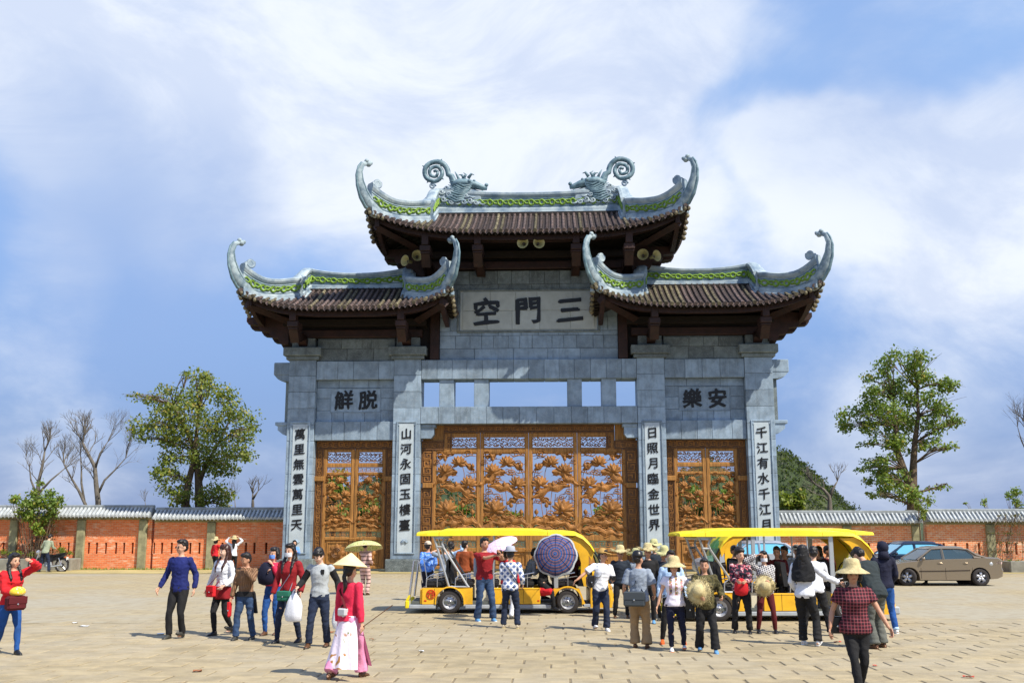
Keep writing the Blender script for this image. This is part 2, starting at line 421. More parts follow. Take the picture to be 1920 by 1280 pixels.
# centre bay
Bm = MB().box(-5.05, 5.05, .06, 1.15, 8.9, 9.7).build('centre_beam', M_STONE, gate)
blocks(Bm, -5.05, 5.05, 8.84, 9.76, 0, 1.2, 14, M_STONE, jit=.03)
Bm = MB().box(-5.05, 5.05, .06, 1.15, 6.8, 7.5).build('centre_lintel', M_STONE, gate)
blocks(Bm, -5.05, 5.05, 6.74, 7.54, 0, 1.2, 13, M_STONE, jit=.05)
for x in (-3.86, -2.22, 2.15, 3.75):
    MB().cbox(x - .34, x + .34, .1, 1.05, 7.54, 8.84, .012).build('window_post', M_STONE, gate)
CW = MB().box(-4.22, 4.22, .3, 1.1, 9.76, 14.2).build('centre_wall', M_STONED, gate)
zz = 9.77
for h, nx, m in ((.55, 5, M_STONE), (.62, 13, M_STONE), (.22, 9, M_STONE)):
    blocks(CW, -4.22, 4.22, zz, zz + h, .2, .6, nx, m, jit=.15); zz += h
for a, b in ((-4.22, -3.25), (3.25, 4.22)):
    for k in range(3): blocks(CW, a, b, zz + k * .66, zz + (k + 1) * .66, .2, .6, 2, M_STONED if k > 1 else M_STONE, jit=.1)
zz += 1.98
blocks(CW, -4.22, 4.22, zz, zz + .3, .2, .6, 6, M_STONED, jit=.2); blocks(CW, -4.22, 4.22, zz + .3, 14.1, .2, .6, 12, M_STONED, jit=.12)
SG = MB().box(-3.25, 3.25, .2, .5, 11.17, 13.12).build('name_plaque', M_SIGN, CW)
for i in range(5):
    for j in range(2): pass
blocks(CW, -3.14, 3.14, 11.22, 12.14, .17, .3, 5, M_SIGN, 'plaque_slab', .25); blocks(CW, -3.14, 3.14, 12.14, 13.07, .17, .3, 5, M_SIGN, 'plaque_slab', .25)
fr = MB()
for a, b, c_, d in ((-3.4, 3.4, 13.1, 13.2), (-3.4, 3.4, 11.08, 11.18), (-3.4, -3.28, 11.18, 13.1), (3.28, 3.4, 11.18, 13.1)): fr.cbox(a, b, .14, .3, c_, d, .02)
fr.build('plaque_frame', M_STONED, CW)
for ch, x in (('空', -2.0), ('門', .0), ('三', 1.98)): char(ch, 1.36, x, 12.12, .163, CW, bold=.026)

# ------------------------------------------------------------- roofs
def build_roof(cx, Lr, Lc, yr, ye, zr, ze, lift, power, ridge_h, hip_h, sides, brackets, wallx, zbase, first_col=0):
    yb = 2 * yr - ye
    def zeave(u): return ze + lift * abs(u) ** power
    def f(v): return v + .22 * v * (1 - v)
    def v0(x):
        a = abs(x - cx)
        return 0 if a <= Lr else .42 + .58 * min(1, (a - Lr) / (Lc - Lr))
    def S(x, v, side=1):
        z = zr + (zeave((x - cx) / Lc) - zr) * f(v)
        y = yr + (ye - yr) * v - .25 * abs((x - cx) / Lc) ** 6 * v
        if side < 0: y = 2 * yr - y
        return Vector((x, y, z))
    rf = MB()
    N = 48
    xs = [cx - Lc + 2 * Lc * i / N for i in range(N + 1)]
    for side in (1, -1):
        P = []
        for x in xs:
            a = v0(x); P.append([S(x, lerp(a, 1, j / 6), side) for j in range(7)])
        rf.grid(P, flip=(side > 0)); rf.grid([[p - Vector((0, 0, .13)) for p in r] for r in P], mi=1, flip=(side < 0))
        # eave edge face
        rf.grid([[r[-1], r[-1] - Vector((0, 0, .13))] for r in P], mi=1, flip=(side > 0))
    # side slopes
    def hip(s, sg): # s 0..1 from knee to corner
        x = cx + sg * lerp(Lr, Lc, s); return x
    def side_prof(sg, w_):           # w_ -1 (front) .. 1 (back): top point on the hip, bottom point at the side eave
        aw = abs(w_); vv = aw
        s = max(0, (vv - .42) / .58); x = cx + sg * lerp(Lr, Lc, s)
        top = S(x, vv, 1 if w_ < 0 else -1)
        y = top.y; zb_ = zeave(1) - (1 - aw ** 2.4) * lift * .8
        bot = Vector((cx + sg * (Lc - .02), y, zb_)); return top, bot
    ws = [-1 + 2 * i / 30 for i in range(31)]
    for sg in (-1, 1):
        P = []
        for w_ in ws:
            a, b = side_prof(sg, w_); P.append([a.lerp(b, j / 4) - Vector((0, 0, .15 * math.sin(math.pi * j / 4))) for j in range(5)])
        rf.grid(P, flip=(sg < 0)); rf.grid([[p - Vector((0, 0, .13)) for p in r] for r in P], mi=1, flip=(sg > 0))
        rf.grid([[r[-1], r[-1] - Vector((0, 0, .13))] for r in P], mi=1, flip=(sg < 0))
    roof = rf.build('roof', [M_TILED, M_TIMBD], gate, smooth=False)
    def row(pts, mb, ncap=True):
        """one run of half-round cover tiles"""
        L = sum((pts[i + 1] - pts[i]).length for i in range(len(pts) - 1)); n = max(2, int(L / .30))
        cum = [0]
        for i in range(len(pts) - 1): cum.append(cum[-1] + (pts[i + 1] - pts[i]).length)
        def at(t):
            t *= cum[-1]
            for i in range(len(pts) - 1):
                if t <= cum[i + 1] + 1e-9: return pts[i].lerp(pts[i + 1], (t - cum[i]) / max(1e-9, cum[i + 1] - cum[i]))
            return pts[-1]
        rs = []
        d = (pts[-1] - pts[0]).normalized(); side = d.cross(Vector((0, 0, 1))).normalized(); up = side.cross(d)
        for k in range(n):
            for e, r in ((k / n, .058), ((k + .98) / n, .082)):
                p = at(e)
                rs.append([p + side * math.cos(t) * r + up * (max(-.3, math.sin(t)) * r + .035) for t in A45])
        mb.rings(rs)
        p = at(1.0) + up * .035
        mb.rings([[p + side * math.cos(t) * .09 + up * math.sin(t) * .09 + d * e for t in A45] for e in (-.02, .05)])
    nrow = int(2 * Lc / .262)
    cnt = 0; drip = MB(); stuff = MB()
    for i in range(nrow + 1):
        x = cx - Lc + .1 + (2 * Lc - .2) * i / nrow; a = v0(x)
        if a > .985: continue
        mb = MB(); row([S(x, lerp(a, 1.015, j / 5)) for j in range(6)], mb)
        m = M_TILEY if (math.sin(i * .9 + cx) + rnd.uniform(-1, 1)) > .55 or (cx > 1 and i < 14) else M_TILE
        mb.build('tile_row', m, roof, smooth=False)
        row([S(x, lerp(a, 1.015, j / 5), -1) for j in range(6)], stuff)
        xm = x + (2 * Lc - .2) / nrow / 2
        if abs(xm - cx) < Lc - .1:
            p = S(xm, 1.0)
            drip.prism([(p.x - .11, p.z + .02), (p.x + .11, p.z + .02), (p.x + .07, p.z - .09), (p.x, p.z - .17), (p.x - .07, p.z - .09)], p.y - .05, p.y - .02)
    for sg in (-1, 1):
        n = int((yb - ye) / .27)
        for i in range(1, n):
            w_ = -1 + 2 * i / n; a, b = side_prof(sg, w_)
            if (a - b).length < .3: continue
            row([a, a.lerp(b, .5) - Vector((0, 0, .15)), b + Vector((sg * .06, 0, 0))], stuff)
            drip.box(b.x - .02, b.x + .02, b.y - .09, b.y + .09, b.z - .16, b.z)
    tag(drip.build('drip_tiles', M_TILE, roof), kind='stuff'); tag(stuff.build('rear_tiles', M_TILE, roof), kind='stuff')
    # rafters and fascia
    ra = MB()
    for i in range(int(2 * Lc / .3)):
        x = cx - Lc + .15 + i * .3; a = v0(x)
        for side in (1, -1):
            p, q = S(x, max(a, .3), side) - Vector((0, 0, .19)), S(x, .97, side) - Vector((0, 0, .19))
            if (p - q).length > .2: ra.tube([p, q], .06, 4)
    for sg in (-1, 1):
        for i in range(1, 20):
            a, b = side_prof(sg, -1 + i / 10); 
            if (a - b).length > .3: ra.tube([a - Vector((0, 0, .2)), b - Vector((sg * .1, 0, .2))], .06, 4)
    tag(ra.build('rafters', M_TIMBD, roof), kind='stuff')
    fb = MB()
    for yo, zo, hh, th, inset in ((.42, -.18, .19, .09, .40), (1.3, -.12, .20, .12, 1.2)):
        for side in (1, -1):
            rs = []
            for i in range(25):
                u = -1 + i / 12; x = cx + u * (Lc - inset); y = ye + yo - .2 * abs(u) ** 6; z = zeave((x - cx) / Lc) + zo + yo * .12
                if side < 0: y = 2 * yr - y
                rs.append([Vector((x, y - th, z)), Vector((x, y + th, z)), Vector((x, y + th, z - hh)), Vector((x, y - th, z - hh))])
            fb.rings(rs)
    for sg in (-1, 1):                         # side fascias
        rs = []
        for i in range(13):
            w_ = -.93 + 1.86 * i / 12; a, b = side_prof(sg, w_); x = b.x - sg * .4; z = b.z - .2
            rs.append([Vector((x - .1, b.y, z)), Vector((x + .1, b.y, z)), Vector((x + .1, b.y, z - .4)), Vector((x - .1, b.y, z - .4))])
        fb.rings(rs)
        c = S(cx + sg * Lc, 1); w0 = Vector((cx + sg * (wallx), yr - .6, zbase + .75))
        d = (c - w0)
        for sd_ in (1, -1):
            q = [w0 + d * .0, w0 + d * .45 + Vector((0, 0, -.25)), w0 + d * .86 + Vector((0, 0, -.5))]
            if sd_ < 0: q = [Vector((p.x, 2 * yr - p.y, p.z)) for p in q]
            fb.tube(q, [.24, .2, .2], 4)
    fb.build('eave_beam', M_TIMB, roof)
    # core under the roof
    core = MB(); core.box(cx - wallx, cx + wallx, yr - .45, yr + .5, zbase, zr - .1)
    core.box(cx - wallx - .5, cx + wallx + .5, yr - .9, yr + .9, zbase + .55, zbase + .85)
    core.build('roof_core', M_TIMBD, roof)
    for bx in brackets:
        br = MB(); w_ = .20
        zb = ze - .50
        br.cbox(bx - w_ * .8, bx + w_ * .8, ye + .3, ye + .75, zb - .02, zb + .5, .02)
        br.cbox(bx - w_ * 1.25, bx + w_ * 1.25, ye + .35, ye + 1.2, zb - .30, zb - .02, .03)
        br.cbox(bx - w_ * 1.1, bx + w_ * 1.1, ye + .42, ye + 1.25, zb - .40, zb - .31, .02)
        M2 = [(ye + .45, zb - .42), (ye + 1.3, zb - .42), (yr - .4, zb - .9), (yr - .4, zbase + .05), (ye + 1.7, zbase + .1), (ye + .9, zb - .95)]
        br.prism(M2, bx - w_, bx + w_, axis='x')
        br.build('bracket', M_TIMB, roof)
    for sg in sides:
        wx = abs(cx) + wallx if len(sides) == 1 else wallx
        for y0_, y1_, k in ((-.15, .35, 0), (.45, .95, .12)):
            mb = MB(); q = [(wx + .25, zbase - .32), (wx + .62, zbase - .30), (wx + .74, zbase - .12), (wx + .72, zbase - .02), (wx + 1.08, zbase + .02), (wx + 1.2, zbase + .2), (wx + 1.18, zbase + .3), (wx + 1.6, zbase + .34), (wx + 1.72, zbase + .5), (wx + 1.7, zbase + .62), (wx + 2.2, zbase + .66), (wx + 2.3, zbase + .8), (wx + 2.3, zbase + 1.0), (wx + .25, zbase + 1.05)]
            mb.prism([(sg * x, z - k) for x, z in q], y0_, y1_); mb.build('side_bracket', M_TIMB, roof)
    mb = MB(); mb.cbox(cx - wallx - .3, cx + wallx + .3, yr - .62, yr - .3, zbase + .02, zbase + .4, .03)
    mb.build('tie_beam', M_TIMB, roof)
    # ridge and hips
    prof = [(0, .30), (.10, .30), (.13, .22), (.26, .22), (.30, .15), (.74, .15), (.78, .19), (.86, .24), (.95, .25), (1.0, .14)]
    def ridge(path, name, orn=True, t0=.0, t1=1.0):
        mb = MB(); ln = MB(); n = len(path); tans = []
        for i in range(n):
            d = Vector(path[min(i + 1, n - 1)][:2]) - Vector(path[max(0, i - 1)][:2]); d.normalize(); tans.append(d)
        def pt(i, t, w_):
            x, y, zb_, zt_ = path[i]; d = tans[i]; nn = Vector((d.y, -d.x)); nn = nn if nn.y < 0 or (abs(nn.y) < 1e-6) else -nn
            return Vector((x + nn.x * w_, y + nn.y * w_, lerp(zb_, zt_, t)))
        rs = []
        for i in range(n):
            rs.append([pt(i, t, w_) for t, w_ in prof] + [pt(i, t, -w_) for t, w_ in prof[::-1]])
        mb.rings(rs); o = mb.build(name, M_RIDGE, roof)
        if orn:
            g = MB(); cum = [0]
            for i in range(n - 1): cum.append(cum[-1] + (Vector(path[i + 1][:3]) - Vector(path[i][:3])).length)
            L = cum[-1]; k = max(2, round(L * (t1 - t0) / .52))
            def P(t, h):
                t = max(0, min(.9999, t)) * L; i = max(j for j in range(n - 1) if cum[j] <= t); q = (t - cum[i]) / max(1e-9, cum[i + 1] - cum[i])
                return pt(i, h, .175).lerp(pt(i + 1, h, .175), q)
            for j in range(k):
                a, b = t0 + (t1 - t0) * j / k, t0 + (t1 - t0) * (j + 1) / k; st = (b - a)
                c0 = a + st * .3
                ring = [P(c0 + st * .24 * math.cos(q), .53 + .115 * math.sin(q)) for q in A45]
                g.tube(ring + ring[:1], .055, 4)
                g.tube([P(a + st * .5, .60), P(a + st * .78, .48), P(a + st * 1.08, .48)], .05, 4)
                g.tube([P(a + st * .5, .47), P(a + st * .68, .60), P(a + st * .98, .62), P(a + st * 1.1, .56)], .042, 4)
            g.build('green_ornament', M_GREEN, o)
            l2 = MB()
            for h in (.36, .70):
                l2.tube([pt(i, h, .155) for i in range(n)], .022, 4)
            l2.build('ridge_line', M_RIDGD, o)
        return o
    Rp = []
    for i in range(17):
        u = -1 + i / 8; x = cx + u * Lr; dz = .28 * abs(u) ** 2.2
        Rp.append((x, yr, zr - .15, zr + ridge_h + dz))
    ridge(Rp, 'main_ridge')
    for sg in (-1, 1):
        Q = []
        for v in (0.0, .1, .2, .3, .42):
            p = S(cx + sg * (Lr + .25 * v), v); Q.append((p.x, p.y - .02, p.z - .1, lerp(zr + ridge_h + .28, p.z + hip_h * 1.0, (v / .42) ** .85)))
        ridge(Q, 'hip_step', t0=.05, t1=.95)
        Q = []
        for i in range(15):
            s = i / 14; x = cx + sg * lerp(Lr, Lc, s); p = S(x, v0(x)); s2 = max(0, (s - .55) / .45)
            Q.append((p.x + sg * .1, p.y - .05, p.z - .12 - .1 * s, p.z + hip_h - .08 * math.sin(math.pi * s) + .42 * s2 ** 1.6))
        Q2 = Q[:14]
        ridge(Q2, 'hip_ridge', t0=.02, t1=.97)
        c = S(cx + sg * Lc, 1.0); d = Vector((Q[-1][0] - Q[-4][0], Q[-1][1] - Q[-4][1], 0)).normalized()
        def H(s, z): return c + d * s * 1.05 + Vector((0, 0, z * .90 - .02))
        hb = MB()
        hb.tube([H(-.9, .02), H(-.45, .10), H(-.08, .38), H(.20, .85), H(.38, 1.4), H(.42, 1.92), H(.28, 2.32), H(.04, 2.46)],
                [.18, .26, .30, .26, .20, .15, .115, .10], 12, flat=.62, up=Vector((d.y, -d.x, 0)))
        rb = MB()
        for e in (-1, 1): rb.tube([H(-.5, .32) + Vector((d.y, -d.x, 0)) * e * .13, H(-.12, .55) + Vector((d.y, -d.x, 0)) * e * .15, H(.12, .95) + Vector((d.y, -d.x, 0)) * e * .14, H(.30, 1.45) + Vector((d.y, -d.x, 0)) * e * .11, H(.36, 1.9) + Vector((d.y, -d.x, 0)) * e * .085, H(.24, 2.25) + Vector((d.y, -d.x, 0)) * e * .07], [.02, .03, .03, .025, .02, .015], 5)
        rb.pieces('horn_rib', M_RIDGD, roof, smooth=True)
        hb.ball(H(-.02, 2.42), .14, 8, 6); hb.ball(H(.08, 2.55), .11, 8, 6); hb.ball(H(-.13, 2.50), .10, 8, 6)
        hb.build('horn', M_HORN, roof, smooth=True)
        ed = MB(); ed.tube([H(-.35, -.12), H(.06, .12), H(.34, .55), H(.53, 1.15), H(.58, 1.7), H(.50, 2.15), H(.34, 2.42)], [.08, .1, .09, .07, .06, .05, .04], 6)
        ed.build('horn_edge', M_RIDGD, roof, smooth=True)
        sc = MB(); sp = []
        c0 = H(-.50, (hip_h + .30) / .90)
        for k in range(26):
            an = k / 25 * 2 * math.pi * 1.6; rr_ = .21 * (1 - k / 30); sp.append(c0 + d * (rr_ * math.cos(an + 2.6)) + Vector((0, 0, rr_ * math.sin(an + 2.6))))
        sc.tube(sp, [.065] * 18 + [.05] * 8, 6)
        sc.rings([[c0 + d * .20 * math.cos(t) + Vector((0, 0, .20 * math.sin(t))) + Vector((d.y, -d.x, 0)) * e for t in [2 * math.pi * q / 14 for q in range(14)]] for e in (-.05, .05)])
        sc.tube([c0 + d * .22 + Vector((0, 0, .02)), H(-.24, .9), H(-.36, .55), H(-.8, .2)], [.07, .09, .10, .1], 6)
        sc.build('scroll', M_RIDGE, roof, smooth=False)
        # corner end post hanging tiles
        ct = MB()
        for k in range(6):
            q = side_prof(sg, -.98 + k * .1)[1]; ct.ball(q + Vector((sg * .05, 0, -.08 - .04 * k)), (.12, .1, .12), 6, 5)
            if k < 4: q = S(cx + sg * (Lc - .12 - .2 * k), 1); ct.ball(q + Vector((0, -.03, -.1)), (.09, .1, .1), 6, 5)
        ct.pieces('corner_tile', M_TILEY, roof, smooth=True)
    return roof, S
topR, S_top = build_roof(0.0, 4.55, 7.25, .6, -2.8, 17.12, 15.2, 1.02, 3.6, 1.0, 1.05, (-1, 1), (-4.65, -2.25, 2.25, 4.65), 4.7, 14.1)
WL, S_l = build_roof(-8.25, 2.45, 4.82, .6, -2.5, 13.40, 11.78, .84, 3.6, .74, 1.02, (-1,), (-10.7, -5.75), 2.9, 10.85)
WR, S_r = build_roof(8.05, 2.6, 5.06, .6, -2.5, 13.45, 11.80, .92, 3.6, .74, 1.02, (1,), (5.75, 10.7), 2.9, 10.85)
for s in (-1, 1):
    MB().cbox(s * 4.45 - .22, s * 4.45 + .22, .05, .5, 9.78, 14.6, .02).build('timber_post', M_TIMB, gate)
    MB().cbox(s * 5.0 - .38, s * 5.0 + .38, .35, .6, 9.79, 14.6, .02).build('timber_board', M_TIMBD, gate)
MB().cbox(-5.2, 5.2, -.1, .35, 14.12, 14.5, .03).build('timber_beam', M_TIMB, topR)

# dragons: drawn in the ridge plane, mirrored for the other end
def dragon(sg):
    def q(px, py, dy=0.0):
        x, z = G(px, py, .6 + dy); return Vector((sg * -x if sg > 0 else x, .6 + dy, z))
    mb = MB()
    x0, z0 = G(815, 324, .6); cen = Vector((-sg * x0 if sg > 0 else x0, .6, z0))
    sp = []; rd = []
    for k in range(60):
        t = k / 59; an = -.15 + t * 2 * math.pi * 2.35; r_ = .68 - .60 * t ** .8
        an2 = an if sg < 0 else math.pi - an
        sp.append(cen + Vector((r_ * math.cos(an2), .03 * math.sin(k), r_ * math.sin(an2)))); rd.append(.135 - .07 * t)
    mb.tube([q(856, 356), q(850, 340), q(846, 330)] + sp, [.2, .18, .15] + rd, 8)
    for k in range(5, 55, 6):
        p = sp[k]; o = (p - cen).normalized(); mb.tube([p + o * .1, p + o * .2], [.05, .01], 4)
    mb.build('dragon_tail', M_RIDGD, topR, smooth=True)
    hd = MB()
    hd.tube([q(848, 350), q(862, 344), q(878, 345), q(893, 348), q(905, 352), q(913, 354)], [.26, .30, .30, .24, .17, .10], 10, flat=.8)
    hd.tube([q(884, 358), q(898, 362), q(911, 361)], [.14, .11, .06], 8)
    hd.ball(q(912, 347), .10, 8, 6); hd.ball(q(880, 340, -.22), .11, 8, 6); hd.ball(q(889, 339, -.15), .07, 8, 6)
    for (a, b, c_) in (((868, 336), (874, 327), (869, 324)), ((878, 334), (884, 326), (889, 328)), ((862, 340), (857, 329), (853, 322)), ((872, 338), (866, 328), (860, 328))):
        hd.tube([q(*a), q(*b), q(*c_)], [.09, .06, .015], 6)
    for k in range(9):
        y_ = 346 + k * 3.4; x_ = 886 - k * 2
        hd.tube([q(x_, y_, -.2), q(x_ - 16, y_ + 3 + 2 * math.sin(k), -.24), q(x_ - 30, y_ - 3, -.2), q(x_ - 42, y_ - 8 + k, -.12)], [.06, .07, .06, .015], 5)
    r6 = random.Random(9)
    for q_ in range(16):
        a0 = (858 + q_ * 2.2, 350 - 4 * math.sin(q_ * .5)); dx = -r6.uniform(6, 15); dz = -r6.uniform(4, 15); hd.tube([q(*a0), q(a0[0] + dx * .4, a0[1] + dz * .6, .05 * (-1) ** q_), q(a0[0] + dx, a0[1] + dz * .9, .1 * (-1) ** q_)], [.09, .06, .012], 5)
    hd.tube([q(905, 358, -.1), q(900, 368, -.16), q(892, 370, -.16)], [.05, .05, .02], 5)
    hd.build('dragon_head', M_RIDGD, topR, smooth=True)
    cl = MB(); r2 = random.Random(3)
    for (px, py, rr_) in ((828, 360, 6), (838, 352, 5), (842, 364, 7), (856, 372, 7), (870, 378, 6), (832, 374, 6), (882, 376, 6), (846, 379, 5), (861, 361, 6), (893, 380, 5), (822, 369, 4), (874, 367, 5)):
        sp = []
        for k in range(15):
            an = k / 14 * 2 * math.pi * 1.25 + r2.random() * .2; rr2 = rr_ * (1 - k / 18)
            sp.append(q(px + rr2 * math.cos(an), py + rr2 * .8 * math.sin(an), -.22))
        cl.tube(sp, .045, 5)
        cl.tube([q(px + rr_, py + 1, -.2), q(px + rr_ + 7, py + 4, -.21), q(px + rr_ + 15, py + 2, -.18)], [.05, .045, .01], 5)
    cl.build('cloud_relief', M_RIDGE, topR, smooth=True)
    b = MB(); b.prism([(p.x, p.z) for p in (q(818, 385), q(820, 362), q(832, 355), q(848, 350), q(870, 352), q(900, 362), q(905, 385))], .40, .8)
    b.build('dragon_base', M_RIDGE, topR)
    s_ = MB(); c1 = q(811, 349); sp = []
    for k in range(14): an = k / 13 * 9; sp.append(c1 + Vector(((.16 - k * .009) * math.cos(an), 0, (.16 - k * .009) * math.sin(an))))
    s_.tube(sp, .05, 6); s_.build('small_scroll', M_RIDGE, topR, smooth=True)
dragon(-1); dragon(1)

# ------------------------------------------------------------- doors
def petal(mb, cx, cz, an, ln, wd, y, dome=.05, th=.03):
    d = Vector((math.sin(an), 0, math.cos(an))); e = Vector((math.cos(an), 0, -math.sin(an))); fr_, bk = [], []
    for i in range(6):
        t = i / 5; w_ = wd * .5 * (math.sin(math.pi * min(1, t * .92 + .08)) ** .8 if i < 5 else .02)
        r1, r2_ = [], []
        for j in range(5):
            s = -1 + j / 2; p = Vector((cx, y, cz)) + d * ln * t + e * w_ * s
            r1.append(p + Vector((0, -dome * (1 - .9 * s * s) * math.sin(math.pi * (t * .8 + .2)) - .01, 0))); r2_.append(p + Vector((0, th, 0)))
        fr_.append(r1); bk.append(r2_)
    mb.grid(fr_); mb.grid(bk, flip=True)
    mb.grid([[a[0], b[0]] for a, b in zip(fr_, bk)], flip=True); mb.grid([[a[-1], b[-1]] for a, b in zip(fr_, bk)])
def flower_mesh(kind):
    mb = MB()
    if kind == 0:
        for an, l, w_, y in ((-1.9, .52, .2, .0), (1.95, .5, .2, .0), (-1.25, .58, .2, -.02), (1.25, .58, .2, -.02), (-.85, .58, .24, -.03), (.85, .58, .24, -.03), (-.45, .6, .26, -.04), (.45, .6, .26, -.04), (0, .58, .3, -.06), (-.22, .42, .2, -.1), (.25, .4, .2, -.1)):
            petal(mb, 0, 0, an, l, w_, y, .06)
        mb.ball((0, -.13, .1), (.12, .06, .12), 6, 5)
    elif kind == 1:
        for an, l, w_, y in ((-.45, .42, .22, 0), (.45, .42, .22, 0), (0, .55, .3, -.03)): petal(mb, 0, 0, an, l, w_, y, .07)
    return mb.mesh('lotus_flower' if kind == 0 else 'lotus_bud', M_WOOD, True)
ME_FL, ME_BUD = flower_mesh(0), flower_mesh(1)
def leaf_mesh(ph):
    mb = MB(); fr_, bk = [], []
    for i in range(13):
        t = -1 + i / 6; w_ = .20 * (1 - t * t) ** .6 + .02; c_ = .09 * math.sin(t * 2.2 + ph)
        top, bot = c_ + w_ * (1 + .35 * math.sin(t * 11 + ph)), c_ - w_ * (.5 + .4 * math.sin(t * 7 + 2 + ph))
        r1 = [Vector((t, -.02 - .06 * math.sin(math.pi * j / 4) - .02 * math.sin(i * 1.7), lerp(bot, top, j / 4))) for j in range(5)]
        fr_.append(r1); bk.append([Vector((p.x, .03, p.z)) for p in r1])
    mb.grid(fr_, flip=True); mb.grid(bk)
    mb.tube([p[-1] for p in fr_], .03, 4); mb.tube([p[0] + Vector((0, -.01, 0)) for p in fr_], .025, 4)
    return mb.mesh('lotus_leaf', M_WOOD, False)
ME_LF = [leaf_mesh(0), leaf_mesh(2.1)]
def curl_mesh():
    mb = MB()
    for sx, zc in ((1, 0), (-1, .25)):
        sp = [Vector((sx * (.45 - .42 * t) * math.cos(t * 7), -.03, zc + (.28 - .26 * t) * math.sin(t * 7))) for t in [k / 16 for k in range(17)]]
        mb.tube(sp, [.06] * 10 + [.05] * 7, 5)
    mb.tube([(-.9, 0, .1), (-.4, -.03, -.2), (.2, -.03, -.05), (.9, 0, -.15)], [.02, .08, .08, .02], 5)
    return mb.mesh('cloud_curl', M_WOOD, True)
ME_CU = curl_mesh()
FLW = [(.56, .10, .36), (.22, .20, .38), (.80, .36, .40), (.28, .66, .50)]
BUD = [(.22, .075, .16), (.90, .155, .16), (.50, .38, .18), (.66, .64, .18), (.90, .72, .19), (.12, .40, .13)]
LEV = [(.20, .31, .60, .35, 0), (.56, .47, .78, -.25, 1), (.26, .90, .70, .35, 1), (.78, .84, .62, -.5, 0), (.5, .965, .8, .05, 0)]
CUR = [(.03, .12, .14), (.30, .36, .16), (.14, .49, .18), (.90, .23, .16), (.90, .47, .15), (.88, .60, .16), (.12, .82, .2), (.58, .76, .2), (.07, .56, .12), (.80, .02, .2), (.10, .02, .16), (.45, .27, .1), (.62, .93, .2), (.38, .57, .12), (.85, .96, .18)]
def stems(w_, h_, flip):
    mb = MB()
    X = lambda u: (w_ * (1 - u) if flip else w_ * u); Z = lambda v: h_ * (1 - v)
    for (u, v, u2, v2) in ((.64, .14, .70, .34), (.80, .42, .72, .86), (.28, .70, .20, .86), (.36, .70, .38, .88), (.52, .42, .56, .80), (.22, .08, .18, .2), (.90, .2, .95, .34), (.12, .42, .1, .8), (.66, .68, .64, .9), (.9, .75, .86, .9), (.22, .25, .2, .34), (.04, 0, .04, .9), (.97, .3, .96, 1), (.44, .5, .46, .75), (.74, .5, .82, .62)):
        mb.tube([(X(u), .0, Z(v)), (X((u + u2) / 2 + .02), -.02, Z((v + v2) / 2)), (X(u2), 0, Z(v2))], .017, 5)
    r_ = random.Random(5)
    for k in range(16):
        y_ = .80 + .2 * r_.random(); a = r_.random(); sp = [(X(min(1, max(0, a + d_ * .09))), -.02, Z(min(1, y_ + .02 * math.sin(d_ * 2 + k)))) for d_ in range(5)]
        mb.tube(sp, .022, 4)
    return mb.build('lotus_stems', M_WOOD)
def fret(mb, x0, x1, z0, z1, y, unit=None, horizontal=True, b=.028, d=.03):
    """running key pattern of raised bars"""
    w_, h_ = x1 - x0, z1 - z0
    L, T = (w_, h_) if horizontal else (h_, w_)
    n = max(1, round(L / (T * 1.05))); u = L / n
    for k in range(n):
        fl = k % 2
        o = k * u + u * .04; U = u * .92
        for a0, a1, c0, c1 in ((0, 1, .88, 1), (0, .13, .1, .88), (.13, .72, .1, .22), (.6, .72, .22, .62), (.32, .6, .5, .62), (.88, 1, .0, .88)):
            if fl: c0, c1 = 1 - c1, 1 - c0
            p, q, r_, s = o + a0 * U, o + a1 * U, c0 * T, c1 * T
            if horizontal: mb.box(x0 + p, x0 + q, y - d, y, z0 + r_, z0 + s)
            else: mb.box(x0 + r_, x0 + s, y - d, y, z0 + p, z0 + q)
def grille(mb, x0, x1, z0, z1, y, seed):
    r_ = random.Random(seed); n = int((x1 - x0) / .19)
    for i in range(n):
        for j in range(2):
            cx = x0 + (i + .5 + r_.uniform(-.2, .2)) * (x1 - x0) / n; cz = z0 + (.28 + .46 * j) * (z1 - z0); s = r_.choice((-1, 1)); rr_ = r_.uniform(.07, .11)
            sp = [(cx + s * (rr_ * (1 - t * .8)) * math.cos(t * 6 + i), y - .02, cz + rr_ * (1 - t * .8) * math.sin(t * 6 + i)) for t in [k / 9 for k in range(10)]]
            mb.tube(sp, .022, 4)
    for j in range(3):
        sp = [(lerp(x0, x1, k / 20), y, lerp(z0, z1, .25 + .25 * j) + .06 * math.sin(k * 1.9 + j)) for k in range(21)]
        mb.tube(sp, .02, 4)
DY = .62
